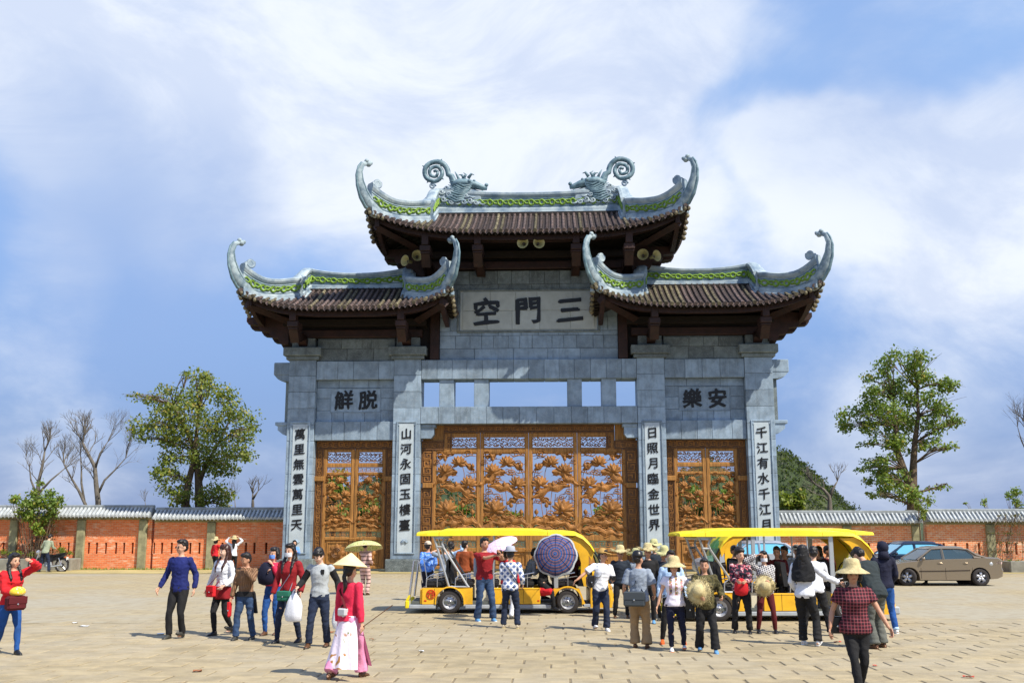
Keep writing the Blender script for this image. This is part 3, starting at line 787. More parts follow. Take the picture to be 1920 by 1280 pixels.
def leafdoor(x0, x1, zt, zb, flip, zs, step=0, seed=0, frettop=True):
    """zs: grille top/bottom, fret, lotus top/bottom, fret2, bottom panel"""
    gt, gb, f1t, f1b, lt, lb, f2t, f2b, pt, pb = zs
    fw = .15; mb = MB(); bv = .02; y0, y1 = DY - .06, DY + .08
    xa, xb = x0, x1
    mb.cbox(xa, xa + fw, y0, y1, zb, (zt if step >= 0 else lt + .15), bv); mb.cbox(xb - fw, xb, y0, y1, zb, (zt if step <= 0 else lt + .15), bv)
    gx0, gx1 = xa + fw, xb - fw
    tx0, tx1 = gx0, gx1
    if step < 0: mb.cbox(xa + .52, xa + .67, y0, y1, lt + .14, zt, bv); tx0 = xa + .67
    if step > 0: mb.cbox(xb - .67, xb - .52, y0, y1, lt + .14, zt, bv); tx1 = xb - .67
    mb.cbox(tx0, tx1, y0 + .01, y1 - .01, gt, zt - .001, bv)
    rails = [(gb, f1t), (f1b, lt), (lb, f2t), (f2b, pt), (pb, zb)]
    for a, b in rails:
        if a > b + .02: mb.cbox(gx0, gx1, y0 + .01, y1 - .01, b, a, bv)
    for za, zb2, xx0, xx1 in ((gt, gb, tx0, tx1), (lt, lb, gx0, gx1)):
        for a, b, c_, d in ((xx0, xx0 + .035, zb2, za), (xx1 - .035, xx1, zb2, za), (xx0 + .035, xx1 - .035, za - .035, za), (xx0 + .035, xx1 - .035, zb2, zb2 + .035)): mb.box(a, b, y0 + .035, y1 - .03, c_, d)
    leaf = mb.build('door_leaf', M_WOODF, gate)
    g = MB(); grille(g, tx0 + .02, tx1 - .02, gb, gt, DY, seed); g.build('scroll_grille', M_WOOD, leaf)
    g = MB()
    if f1t - f1b > .05: fret(g, gx0, gx1, f1b + .02, f1t - .02, DY + .03)
    fret(g, gx0, gx1, f2b + .02, f2t - .02, DY + .03); tag(g.build('key_fret', M_WOOD, leaf), kind='stuff')
    lw, lh = gx1 - gx0, lt - lb; o = Vector((gx0, DY, lb))
    sb = stems(lw, lh, flip); sb.parent = leaf; sb.location = o
    X = lambda u: gx0 + (lw * (1 - u) if flip else lw * u); Z = lambda v: lb + lh * (1 - v); sx = -1 if flip else 1
    k = lw
    for i, (u, v, s) in enumerate(FLW): ob('lotus_flower', ME_FL, leaf, (X(u), DY - .03, Z(v) - .18 * s * k), (0, sx * (.25 if i == 2 else -.12), 0), (sx * s * k * 1.02, 1.1, s * k * 1.0))
    for u, v, s in BUD: ob('lotus_bud', ME_BUD, leaf, (X(u), DY - .03, Z(v) - .3 * s * k), None, (sx * s * k * 1.3, 1, s * k * 1.3))
    for u, v, s, a, j in LEV: ob('lotus_leaf', ME_LF[j], leaf, (X(u), DY, Z(v)), (0, -sx * a, 0), (sx * s * k * .6, 1.2, k * .55))
    for u, v, s in CUR: ob('cloud_curl', ME_CU, leaf, (X(u), DY, Z(v)), None, (sx * s * k * 1.05, 1.0, s * k * 1.15))
    r5 = random.Random(int(x0 * 10))
    for q in range(16):
        u, v = r5.uniform(.06, .94), (q + r5.random()) / 16; s = r5.uniform(.13, .2); ob('cloud_curl', ME_CU, leaf, (X(u), DY + .03, Z(v)), (0, r5.uniform(-.5, .5), 0), (sx * s * k * 1.1, .9, s * k * 1.0))
    for u, v, s, a, j in ((.70, .16, .5, -.2, 1), (.25, .03, .4, .1, 0), (.75, .57, .45, .3, 0), (.30, .80, .6, -.2, 1), (.12, .72, .4, .4, 0)): ob('lotus_leaf', ME_LF[j], leaf, (X(u), DY + .03, Z(v)), (0, -sx * a, 0), (sx * s * k * .5, 1, k * .38))
    # bottom panel with square lotus medallion
    g = MB(); g.box(gx0, gx1, DY + .02, DY + .06, pb, pt)
    for a, b, c_, d in ((gx0 + .1, gx1 - .1, pt - .14, pt - .09), (gx0 + .1, gx1 - .1, pb + .09, pb + .14), (gx0 + .1, gx0 + .15, pb + .14, pt - .14), (gx1 - .15, gx1 - .1, pb + .14, pt - .14)): g.cbox(a, b, DY - .02, DY + .03, c_, d, .01)
    g.build('bottom_panel', M_WOODF, leaf)
    g = MB(); cx, cz = (gx0 + gx1) / 2, (pt + pb) / 2; rr_ = min(gx1 - gx0, pt - pb) * .36
    for k_ in range(8): petal(g, cx, cz, k_ * math.pi / 4, rr_ * (1.08 if k_ % 2 == 0 else .98), rr_ * .62, DY + .0, .05)
    g.rings([[Vector((cx + rr_ * .58 * math.cos(t), DY + e, cz + rr_ * .58 * math.sin(t))) for t in [2 * math.pi * q / 16 for q in range(16)]] for e in (-.07, .03)], caps=(True, True))
    g.build('medallion', M_WOOD, leaf)
    g = MB()
    for k_ in range(3):
        r3 = rr_ * (.54 - .15 * k_); g.tube([Vector((cx + r3 * math.cos(t + .6), DY - .085, cz + r3 * math.sin(t + .6))) for t in [5.2 * q / 14 for q in range(15)]], .022, 4)
    g.tube([(cx - .1, DY - .085, cz + .12), (cx - .1, DY - .085, cz - .08), (cx + .08, DY - .085, cz - .08), (cx + .08, DY - .085, cz + .1)], .022, 4)
    g.build('medallion_carving', M_WOODD, leaf)
    return leaf
def gz(py, y=.6): return G(990, py, y)[1]
zc = [gz(818), gz(840), gz(847), gz(847), gz(849), gz(1003), gz(1013), gz(1026), gz(1034), gz(1061)]
xe = [-4.52, -2.29, -.02, 2.25, 4.50]
for i in range(4):
    leafdoor(xe[i] + .006, xe[i + 1] - .006, gz(811), .12, i >= 2, zc, step={0: -1, 3: 1}.get(i, 0), seed=i)
zs_ = [gz(845), gz(868), gz(875), gz(884), gz(889), gz(989), gz(996), gz(1006), gz(1012), gz(1061)]
for s in (-1, 1):
    c0 = s * 8.2
    for i, (a, b) in enumerate(((c0 - 1.47, c0 - .01), (c0 + .01, c0 + 1.47))):
        leafdoor(a, b, gz(841), .12, i == 1, zs_, seed=10 + i + s)
# frames with key-fret borders
def border(segs, name='door_frame'):
    for x0, x1, z0, z1, hz in segs:
        mb = MB(); fr_ = MB()
        mb.box(x0, x1, DY - .04, DY + .12, z0, z1)
        if hz: 
            mb.cbox(x0, x1, DY - .1, DY - .02, z0, z0 + .05, .01); mb.cbox(x0, x1, DY - .1, DY - .02, z1 - .05, z1, .01)
            fret(fr_, x0 + .03, x1 - .03, z0 + .09, z1 - .09, DY - .041)
        else:
            mb.cbox(x0, x0 + .05, DY - .1, DY - .02, z0, z1, .01); mb.cbox(x1 - .05, x1, DY - .1, DY - .02, z0, z1, .01)
            fret(fr_, x0 + .09, x1 - .09, z0 + .05, z1 - .05, DY - .041, horizontal=False)
        o = mb.build(name, M_WOODD, gate); tag(fr_.build('key_border', M_WOOD, o), kind='stuff')
zt = gz(811) + .005; zk = gz(847) + .11; zm = gz(905)
border([(-4.02, 4.0, zt, 6.74, True), (-4.02 - .0, -3.62, zk, zt - .0, False), (3.6, 4.0, zk, zt, False),
        (-5.05, -4.03, zk - .0, zk + .42, True), (4.01, 5.05, zk, zk + .42, True), (-5.05, -4.49, zm, zk - .01, False), (4.47, 5.05, zm, zk - .01, False),
        (-5.05, -4.49, .12, zm - .22, False), (4.47, 5.05, .12, zm - .22, False)])
zm2 = gz(892)
for s in (-1, 1):
    c0 = s * 8.2; a = gz(841) + .005
    border([(c0 - 1.85, c0 + 1.85, a, 6.05, True), (c0 - 1.85, c0 - 1.47, zm2, a, False), (c0 + 1.47, c0 + 1.85, zm2, a, False), (c0 - 1.85, c0 - 1.47, .12, zm2 - .2, False), (c0 + 1.47, c0 + 1.85, .12, zm2 - .2, False)])
bd = MB()
for x in (-4.74, 4.72, -8.2 - 1.66, -8.2 + 1.66, 8.2 - 1.66, 8.2 + 1.66):
    z = zm if abs(x) < 5 else zm2
    bd.cbox(x - .24, x + .24, DY - .16, DY + .1, z - .225, z + .005, .02)
    if abs(x) < 5: pass
for s in (-1, 1): bd.box(min(s * 4.02, s * 5.0), max(s * 4.02, s * 5.0), DY - .0, DY + .1, zk + .42, 6.73)
bd.pieces('frame_block', M_WOODF, gate)
hd_ = MB()
for x0, x1 in ((-4.4, 4.4), (-9.6, -6.8), (6.8, 9.6)):
    z = gz(1029 if x1 < 5 and x0 > -5 else 1009)
    for x in [x0 + (x1 - x0) * k / 6 for k in range(7)]: pass
    c0 = (x0 + x1) / 2; hd_.tube([(c0 - .28, DY - .14, z), (c0 + .28, DY - .14, z)], .03, 6)
hd_.pieces('door_bolt', M_WOODF, gate)

# horn loudspeakers under the eaves
M_SPK = mat('loudspeaker', (.42, .38, .18), .45)
M_SPKD = mat('loudspeaker dark', (.06, .045, .03), .6)
SPK = [(982, 457, -12, 'pale horn loudspeaker under the top eave, first of the middle pair'), (1009, 457, 12, 'pale horn loudspeaker under the top eave, second of the middle pair'),
       (765, 490, -38, 'narrow-looking horn loudspeaker above the ridge of the left wing roof'), (782, 481, 14, 'round-faced horn loudspeaker above the ridge of the left wing roof'),
       (1206, 479, -10, 'round-faced horn loudspeaker above the ridge of the right wing roof'), (1226, 481, 38, 'narrow-looking horn loudspeaker above the ridge of the right wing roof')]
for px, py, yaw, lb in SPK:
    ys = -2.2 if 900 < px < 1100 else -.9
    x, z = G(px, py, ys); p = gw(x, ys, z)
    t = thing('loudspeaker', lb, 'loudspeaker', p, PH + R(yaw), 'horn loudspeakers on the gate')
    Mx = Matrix.Rotation(R(90), 4, 'X')
    MB().lathe([(.0, -.25), (.07, -.24), (.09, -.05), (.17, .1), (.25, .2), (.27, .21), (.25, .19), (.15, .05), (.05, -.1), (0, -.12)], 16, Mx).build('horn', M_SPK, t, smooth=True)
    MB().lathe([(0, .03), (.06, .02), (.07, -.12)], 10, Mx).build('driver', M_SPKD, t)
    MB().tube([(0, .1, .05), (0, .2, .5), (0, .6, .7)], .02, 5).build('mounting_arm', M_TIMBD, t)
# ============================================================= GROUND, WALLS, HILLS
M_PAVE = None
def paving_mat():
    m = bpy.data.materials.new('paving slabs far'); m.use_nodes = True; t = NT(m.node_tree); b = t.n['Principled BSDF']
    tc = t.new('ShaderNodeTexCoord'); mp = t.new('ShaderNodeMapping'); mp.inputs['Rotation'].default_value = (0, 0, -PH); t.link(tc.outputs['Object'], mp.inputs[0])
    br = t.new('ShaderNodeTexBrick'); t.link(mp.outputs[0], br.inputs['Vector']); br.inputs['Scale'].default_value = 1
    br.inputs['Brick Width'].default_value = .76; br.inputs['Row Height'].default_value = .47; br.inputs['Mortar Size'].default_value = .019; br.inputs['Mortar Smooth'].default_value = .2
    br.inputs['Color1'].default_value = (.395, .325, .20, 1); br.inputs['Color2'].default_value = (.35, .29, .18, 1); br.inputs['Mortar'].default_value = (.21, .17, .11, 1)
    n = t.noise(tc.outputs['Object'], .13, 5, .65); n2 = t.noise(tc.outputs['Object'], 3, 5, .6)
    c = t.mix(t.mapr(n, .42, .62), br.outputs[0], t.mix(.8, br.outputs[0], (.35, .325, .26)))
    c = t.mix(t.mapr(n2, .4, .7, 0, .55), c, (.27, .22, .145)); t.link(c, b.inputs['Base Color']); b.inputs['Roughness'].default_value = .95; b.inputs['Specular IOR Level'].default_value = .15
    bn = t.new('ShaderNodeBump'); bn.inputs['Strength'].default_value = .4; bn.inputs['Distance'].default_value = .01; t.link(br.outputs[1], bn.inputs['Height']); bn.invert = True; t.link(bn.outputs[0], b.inputs['Normal'])
    return m
M_SLAB = mat('paving slab', (.40, .325, .195), .85, var=.09, noise=.3, nscale=2.5, bump=.35, bscale=35)
_t = NT(M_SLAB.node_tree); _b = _t.n['Principled BSDF']; _src = _b.inputs['Base Color'].links[0].from_socket
_g = _t.new('ShaderNodeNewGeometry'); _n = _t.mapr(_t.noise(_g.outputs['Position'], .35, 6, .7), .42, .62); _n2 = _t.mapr(_t.noise(_g.outputs['Position'], 2.2, 5, .7), .5, .68)
_t.link(_t.mix(_t.math('MULTIPLY', _n2, .55), _t.mix(_t.math('MULTIPLY', _n, .45), _src, (.37, .33, .25)), (.26, .21, .14)), _b.inputs['Base Color'])
M_MORT = mat('paving mortar', (.25, .20, .125), .95, noise=.4, nscale=7, bump=.3)
M_EARTH = mat('dusty earth', (.46, .37, .16), .95, noise=.35, nscale=.8, bump=.3)
M_FIELD = mat('far field', (.05, .075, .022), .95, noise=.5, nscale=.05)
def sheet(name, x0, x1, y0, y1, z, m, rz=0):
    return tag(MB().add([(x0, y0, z), (x1, y0, z), (x1, y1, z), (x0, y1, z)], [(0, 1, 2, 3)]).build(name, m), kind='structure')
sheet('ground', -3000, 3000, -200, 5000, -.06, M_FIELD)
sheet('pavement_bed', -40, 40, 3, 22.5, -.011, M_MORT)
sheet('pavement', -90, 90, 22.0, 60, 0, paving_mat())
# slabs laid in the gate's frame; the biggest 300 in view are single parts, the next ones one joined mesh
pv = thing('pavement_slabs', None, None, (0, 0, 0), PH); pv['kind'] = 'structure'
cands = []
row = 0; yy = 7.0
while yy < 24.5:
    off = rnd.uniform(0, .76) if row == 0 else off + rnd.choice((.3, .36, .42))
    x = -24 + (off % .76)
    while x < 24:
        wdt = .76
        wp = Vector((x + .38, yy + .23, 0)); wp.rotate(Euler((0, 0, PH)))
        if wp.y < 22.9 and wp.y > 6: cands.append((x + .012, x + wdt - .026 + rnd.uniform(0, .014), yy + .008, yy + .462, wp))
        x += wdt
    yy += .47; row += 1
vis = []
for c in cands:
    wp = c[4]; r_ = (wp.x / wp.y * F, )
    zc_ = wp.y * math.cos(TH) - HC * math.sin(TH); px = 960 + F * wp.x / zc_; py = 640 + F * (HC * math.cos(TH) + wp.y * math.sin(TH)) / zc_
    vis.append((py if -30 < px < 1950 and py < 1285 else -1, c))
vis.sort(key=lambda t: -t[0])
base_slab = {}
jm = MB()
for k, (s_, c) in enumerate(vis):
    x0, x1, y0, y1, wp = c; dz = rnd.uniform(-.004, .003)
    if s_ > 0 and k < 298:
        w_ = round(x1 - x0, 2)
        if w_ not in base_slab: base_slab[w_] = MB().cbox(-w_ / 2, w_ / 2, -.227, .227, -.05, 0, .008).mesh('slab', M_SLAB)
        ob('slab', base_slab[w_], pv, ((x0 + x1) / 2, (y0 + y1) / 2, dz), (rnd.uniform(-.004, .004), rnd.uniform(-.003, .003), 0))
    else: jm.cbox(x0, x1, y0, y1, -.05, dz, .008)
tag(jm.build('slabs', M_SLAB, pv), kind='stuff')
sheet('dusty_ground', -60, 60, 45.4, 50.9, .012, M_EARTH)

# brick walls with pilasters, slits and tiled coping
def brick_mat(name, c1, c2, mort, pale):
    m = bpy.data.materials.new(name); m.use_nodes = True; t = NT(m.node_tree); b = t.n['Principled BSDF']
    tc = t.new('ShaderNodeTexCoord'); sp = t.new('ShaderNodeSeparateXYZ'); t.link(tc.outputs['Object'], sp.inputs[0]); cb = t.new('ShaderNodeCombineXYZ'); t.link(sp.outputs[0], cb.inputs[0]); t.link(sp.outputs[2], cb.inputs[1])
    br = t.new('ShaderNodeTexBrick'); t.link(cb.outputs[0], br.inputs['Vector']); br.inputs['Scale'].default_value = 1
    br.inputs['Brick Width'].default_value = .24; br.inputs['Row Height'].default_value = .088; br.inputs['Mortar Size'].default_value = .011
    br.inputs['Color1'].default_value = (*c1, 1); br.inputs['Color2'].default_value = (*c2, 1); br.inputs['Mortar'].default_value = (*mort, 1); br.inputs['Bias'].default_value = -.1
    n = t.noise(cb.outputs[0], .9, 5, .65, .4); n2 = t.noise(cb.outputs[0], 5, 4, .6)
    mp2 = t.new('ShaderNodeMapping'); mp2.inputs['Scale'].default_value = (2.0, 11, 1); t.link(cb.outputs[0], mp2.inputs[0])
    n3 = t.noise(mp2.outputs[0], 1.0, 4, .6)
    c = t.mix(t.math('MULTIPLY', t.mapr(n3, .50, .62), t.mapr(n, .40, .62, .12, .85)), br.outputs[0], pale)
    c = t.mix(t.mapr(n2, .3, .8, 0, .25), c, (.5, .13, .04)); mp3 = t.new('ShaderNodeMapping'); mp3.inputs['Scale'].default_value = (1.4, .3, 1); t.link(cb.outputs[0], mp3.inputs[0]); c = t.mix(t.mapr(t.noise(mp3.outputs[0], 1.5, 6, .7), .52, .72, 0, .4), c, (.20, .12, .06)); t.link(c, b.inputs['Base Color']); b.inputs['Roughness'].default_value = .9
    bn = t.new('ShaderNodeBump'); bn.inputs['Strength'].default_value = .6; bn.inputs['Distance'].default_value = .01; bn.invert = True; t.link(br.outputs[1], bn.inputs['Height']); t.link(bn.outputs[0], b.inputs['Normal'])
    return m
M_BRK = brick_mat('orange brick', (.84, .22, .07), (.66, .13, .035), (.66, .36, .20), (.82, .54, .37))
M_BRK2 = brick_mat('weathered brick', (.80, .27, .10), (.62, .16, .06), (.70, .54, .36), (.82, .68, .48))
M_PIL = mat('mossy cement', (.35, .33, .19), .9, noise=.45, nscale=3, bump=.3)
M_COPE = mat('coping tile', (.50, .53, .54), .6, noise=.4, nscale=4, bump=.3, bscale=15)
M_COPED = mat('coping plaster', (.30, .33, .34), .7, noise=.4, nscale=3, bump=.3)
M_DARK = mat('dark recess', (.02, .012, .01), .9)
YW = 2.2   # gate-frame distance of the wall face
def xw(px): return G(px, 1000, YW)[0]
def wall(name, label, px0, px1, pz, pils, slits, bm, group='brick walls beside the gate'):
    x0, x1 = xw(px0), xw(px1); zt = G((px0 + px1) / 2, pz, YW - .4)[1]; zb = zt - .72
    t = thing(name, label, 'wall', gw(0, 0), PH, group)
    mb = MB(); xs = sorted([x0, x1] + [xw(p) for p in slits])
    z0, z1 = .75, 1.28
    mb.box(x0, x1, YW, YW + .35, -.1, z0); mb.box(x0, x1, YW, YW + .35, z1, zb)
    cur = x0
    for p in sorted(slits):
        c = xw(p); mb.box(cur, c - .055, YW, YW + .35, z0, z1); cur = c + .055
    mb.box(cur, x1, YW, YW + .35, z0, z1)
    mb.build('brick_face', bm, t)
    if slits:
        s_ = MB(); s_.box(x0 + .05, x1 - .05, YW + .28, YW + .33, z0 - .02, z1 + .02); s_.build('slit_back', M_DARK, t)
    for p in pils:
        c = xw(p); MB().cbox(c - .2, c + .2, YW - .14, YW + .4, -.05, zb, .02).build('pilaster', M_PIL, t)
    MB().cbox(x0, x1, YW - .06, YW + .4, zb, zb + .12, .01).build('string_course', M_PIL, t)
    cp = MB(); cp.prism([(YW - .42, zb + .20), (YW - .42, zb + .13), (YW + .77, zb + .13), (YW + .77, zb + .20), (YW + .25, zb + .56), (YW + .1, zb + .56)], x0, x1, axis='x')
    cp.build('coping_slope', M_COPED, t)
    MB().cbox(x0, x1, YW + .02, YW + .33, zb + .52, zt, .03).build('coping_ridge', M_COPED, t)
    tl = MB(); n = int((x1 - x0) / .19)
    for i in range(n):
        x = x0 + (i + .5) * (x1 - x0) / n
        a, b = Vector((x, YW + .06, zb + .57)), Vector((x, YW - .44, zb + .20)); d = (b - a).normalized(); up = Vector((0, d.z, -d.y)); up = up if up.z > 0 else -up
        rs = [[p + Vector((math.cos(q) * .065, 0, 0)) + up * max(-.1, math.sin(q)) * .065 for q in [math.pi * 2 * k / 6 for k in range(6)]] for p in (a, b)]
        tl.rings(rs)
        tl.ball(b + Vector((0, -.01, 0)), (.075, .02, .075), 6, 4)
        tl.prism([(x + .04, zb + .19), (x + .15, zb + .19), (x + .095, zb + .08)], YW - .45, YW - .43)
    tag(tl.build('coping_tiles', M_COPE, t), kind='stuff')
    return t
wall('brick_wall', 'long orange brick wall with slits running out of the picture behind the motorbike', -420, 284, 946, (-100, 27, 153, 269), (-70, -45, -20, 8, 60, 75, 100, 114, 130, 168, 183, 200, 219, 234, 250), M_BRK)
wall('brick_wall', 'orange brick wall section joining the left side of the stone gate', 289, 545, 950, (397,), (290, 305, 323, 342, 358, 375, 418, 440, 462, 478, 500), M_BRK)
wall('brick_wall', 'pale weathered brick wall section joining the right side of the stone gate', 1440, 1726, 956, (1588, 1717), (1610, 1628, 1646, 1664, 1682), M_BRK2)
wall('brick_wall', 'weathered brick wall section with vines behind the tail of the brown sedan', 1738, 2300, 953, (1856, 1990, 2120), (1745, 1768, 1790, 1812, 1834, 1886, 1903, 1920, 1937, 1955, 2010), M_BRK2)

# stone planters and flower beds at the foot of the walls
M_PLT = mat('planter stone', (.27, .26, .22), .8, noise=.3, nscale=4, bump=.3)
M_SOIL = mat('soil', (.08, .055, .03), .95)
def planter(lb, px0, px1, yl, h, group=None):
    a, b = G(px0, 1060, yl)[0], G(px1, 1060, yl)[0]
    t = thing('planter', lb, 'planter', gw((a + b) / 2, yl), PH); w_ = (b - a) / 2
    mb = MB(); mb.cbox(-w_, w_, -.5, -.38, -.05, h, .02); mb.cbox(-w_, w_, .5, .62, -.05, h, .02); mb.cbox(-w_, -w_ + .12, -.38, .5, -.05, h - .01, .02); mb.cbox(w_ - .12, w_, -.38, .5, -.05, h - .01, .02)
    mb.build('planter_wall', M_PLT, t); MB().box(-w_ + .1, w_ - .1, -.39, .51, 0, h - .08).build('soil', M_SOIL, t)
    return a, b
pl1 = planter('low stone planter behind the parked motorbike', -60, 140, 1.2, .55)
pl2 = planter('low stone planter beyond the tail of the brown sedan', 1886, 2050, .9, .5)
# ============================================================= VEHICLES
M_YEL = mat('bus yellow paint', (.84, .46, .025), .35, noise=.25, nscale=2.5, spec=.4, bump=.05)
M_YELR = mat('bus roof yellow', (.86, .68, .02), .45, noise=.18, nscale=2, spec=.35, bump=.05)
M_SILV = mat('brushed silver', (.50, .52, .54), .35, metal=.6)
M_CHR = mat('chrome tube', (.65, .66, .68), .2, metal=.9)
M_BLK = mat('black vinyl', (.015, .015, .017), .5)
M_RUB = mat('tyre rubber', (.035, .03, .03), .8, noise=.3, nscale=8)
M_RIM = mat('steel rim', (.55, .56, .6), .3, metal=.6)
M_RIMD = mat('rim hollow', (.04, .04, .045), .6)
M_SILL = mat('grey sill', (.36, .39, .42), .5, noise=.15)
M_FLOOR = mat('bus floor', (.10, .11, .10), .8)
M_REDP = mat('red print', (.55, .03, .01), .5)
M_CREAM = mat('cream seat panel', (.6, .56, .42), .6)
def glass(name, col, tr=.75, rough=.05):
    m = bpy.data.materials.new(name); m.use_nodes = True; t = NT(m.node_tree); b = t.n['Principled BSDF']; o = [n for n in t.n if n.type == 'OUTPUT_MATERIAL'][0]
    b.inputs['Base Color'].default_value = (*col, 1); b.inputs['Roughness'].default_value = rough; b.inputs['Specular IOR Level'].default_value = .8
    tr_ = t.new('ShaderNodeBsdfTransparent'); tr_.inputs[0].default_value = (*[min(1, c * 2.2 + .3) for c in col], 1); mx = t.new('ShaderNodeMixShader'); mx.inputs[0].default_value = tr
    t.link(b.outputs[0], mx.inputs[1]); t.link(tr_.outputs[0], mx.inputs[2]); t.link(mx.outputs[0], o.inputs[0]); return m
M_GGL = glass('green tinted windscreen', (.10, .30, .16), .55)
M_CGL = glass('car window glass', (.05, .09, .12), .3)
M_CGL2 = glass('blue tinted car glass', (.15, .50, .75), .15, .15)

def wheel_mesh(r, w_, style='steel'):
    """axis along Y, outer face at -Y"""
    tm = MB(); rot = Matrix.Rotation(R(90), 4, 'X')   # z -> -y
    tm.lathe([(r * .62, -w_ / 2), (r * .80, -w_ / 2), (r * .94, -w_ * .46), (r, -w_ * .32), (r, w_ * .32), (r * .94, w_ * .46), (r * .80, w_ / 2), (r * .62, w_ / 2)], 28, rot)
    n = 28
    for k in range(n):
        a = 2 * math.pi * k / n; M_ = Matrix.Rotation(a, 4, 'Y'); tm.box(-.012, .012, -w_ * .3, w_ * .3, r * .995, r * 1.012, M=M_)
    rm = MB()
    if style == 'steel':
        rm.lathe([(r * .65, w_ * .42), (r * .63, w_ * .30), (r * .54, w_ * .22), (r * .50, w_ * .05), (r * .40, w_ * .02), (r * .30, w_ * .14), (r * .14, w_ * .16), (r * .13, w_ * .28), (0, w_ * .28)], 24, rot)
        dk = MB()
        for k in range(8):
            a = 2 * math.pi * k / 8; dk.ball((r * .38 * math.cos(a), -w_ * .06, r * .38 * math.sin(a)), (r * .055, .014, r * .055), 6, 4)
        for k in range(5):
            a = 2 * math.pi * k / 5 + .2; rm.ball((r * .21 * math.cos(a), -w_ * .17, r * .21 * math.sin(a)), (.010, .012, .010), 5, 4)
        dk.ball((0, -w_ * .29, 0), (r * .08, .01, r * .08), 8, 4)
    else:
        rm.lathe([(r * .65, w_ * .42), (r * .62, w_ * .30), (r * .60, -w_ * .2)], 24, rot)
        dk = MB(); dk.lathe([(r * .6, -w_ * .05), (0, -w_ * .05)], 20, rot)
        for k in range(5):
            a = 2 * math.pi * k / 5; M_ = Matrix.Rotation(a, 4, 'Y')
            rm.prism([(-r * .12, 0), (r * .12, 0), (r * .17, r * .62), (-r * .17, r * .62)], -w_ * .38, -w_ * .2, M=M_)
        rm.ball((0, -w_ * .36, 0), (r * .13, .02, r * .13), 10, 4)
    return tm.mesh('tyre', M_RUB, True), rm.mesh('rim', M_RIM, True), dk.mesh('hub', M_RIMD, True)
BW = wheel_mesh(.268, .17)
CW_ = wheel_mesh(.30, .2, 'alloy')
def put_wheel(parent, ms, loc, flip=False, rz=0):
    o = ob('wheel', ms[0], parent, loc, (0, 0, (math.pi if flip else 0) + rz))
    ob('rim', ms[1], o); ob('hub', ms[2], o); return o

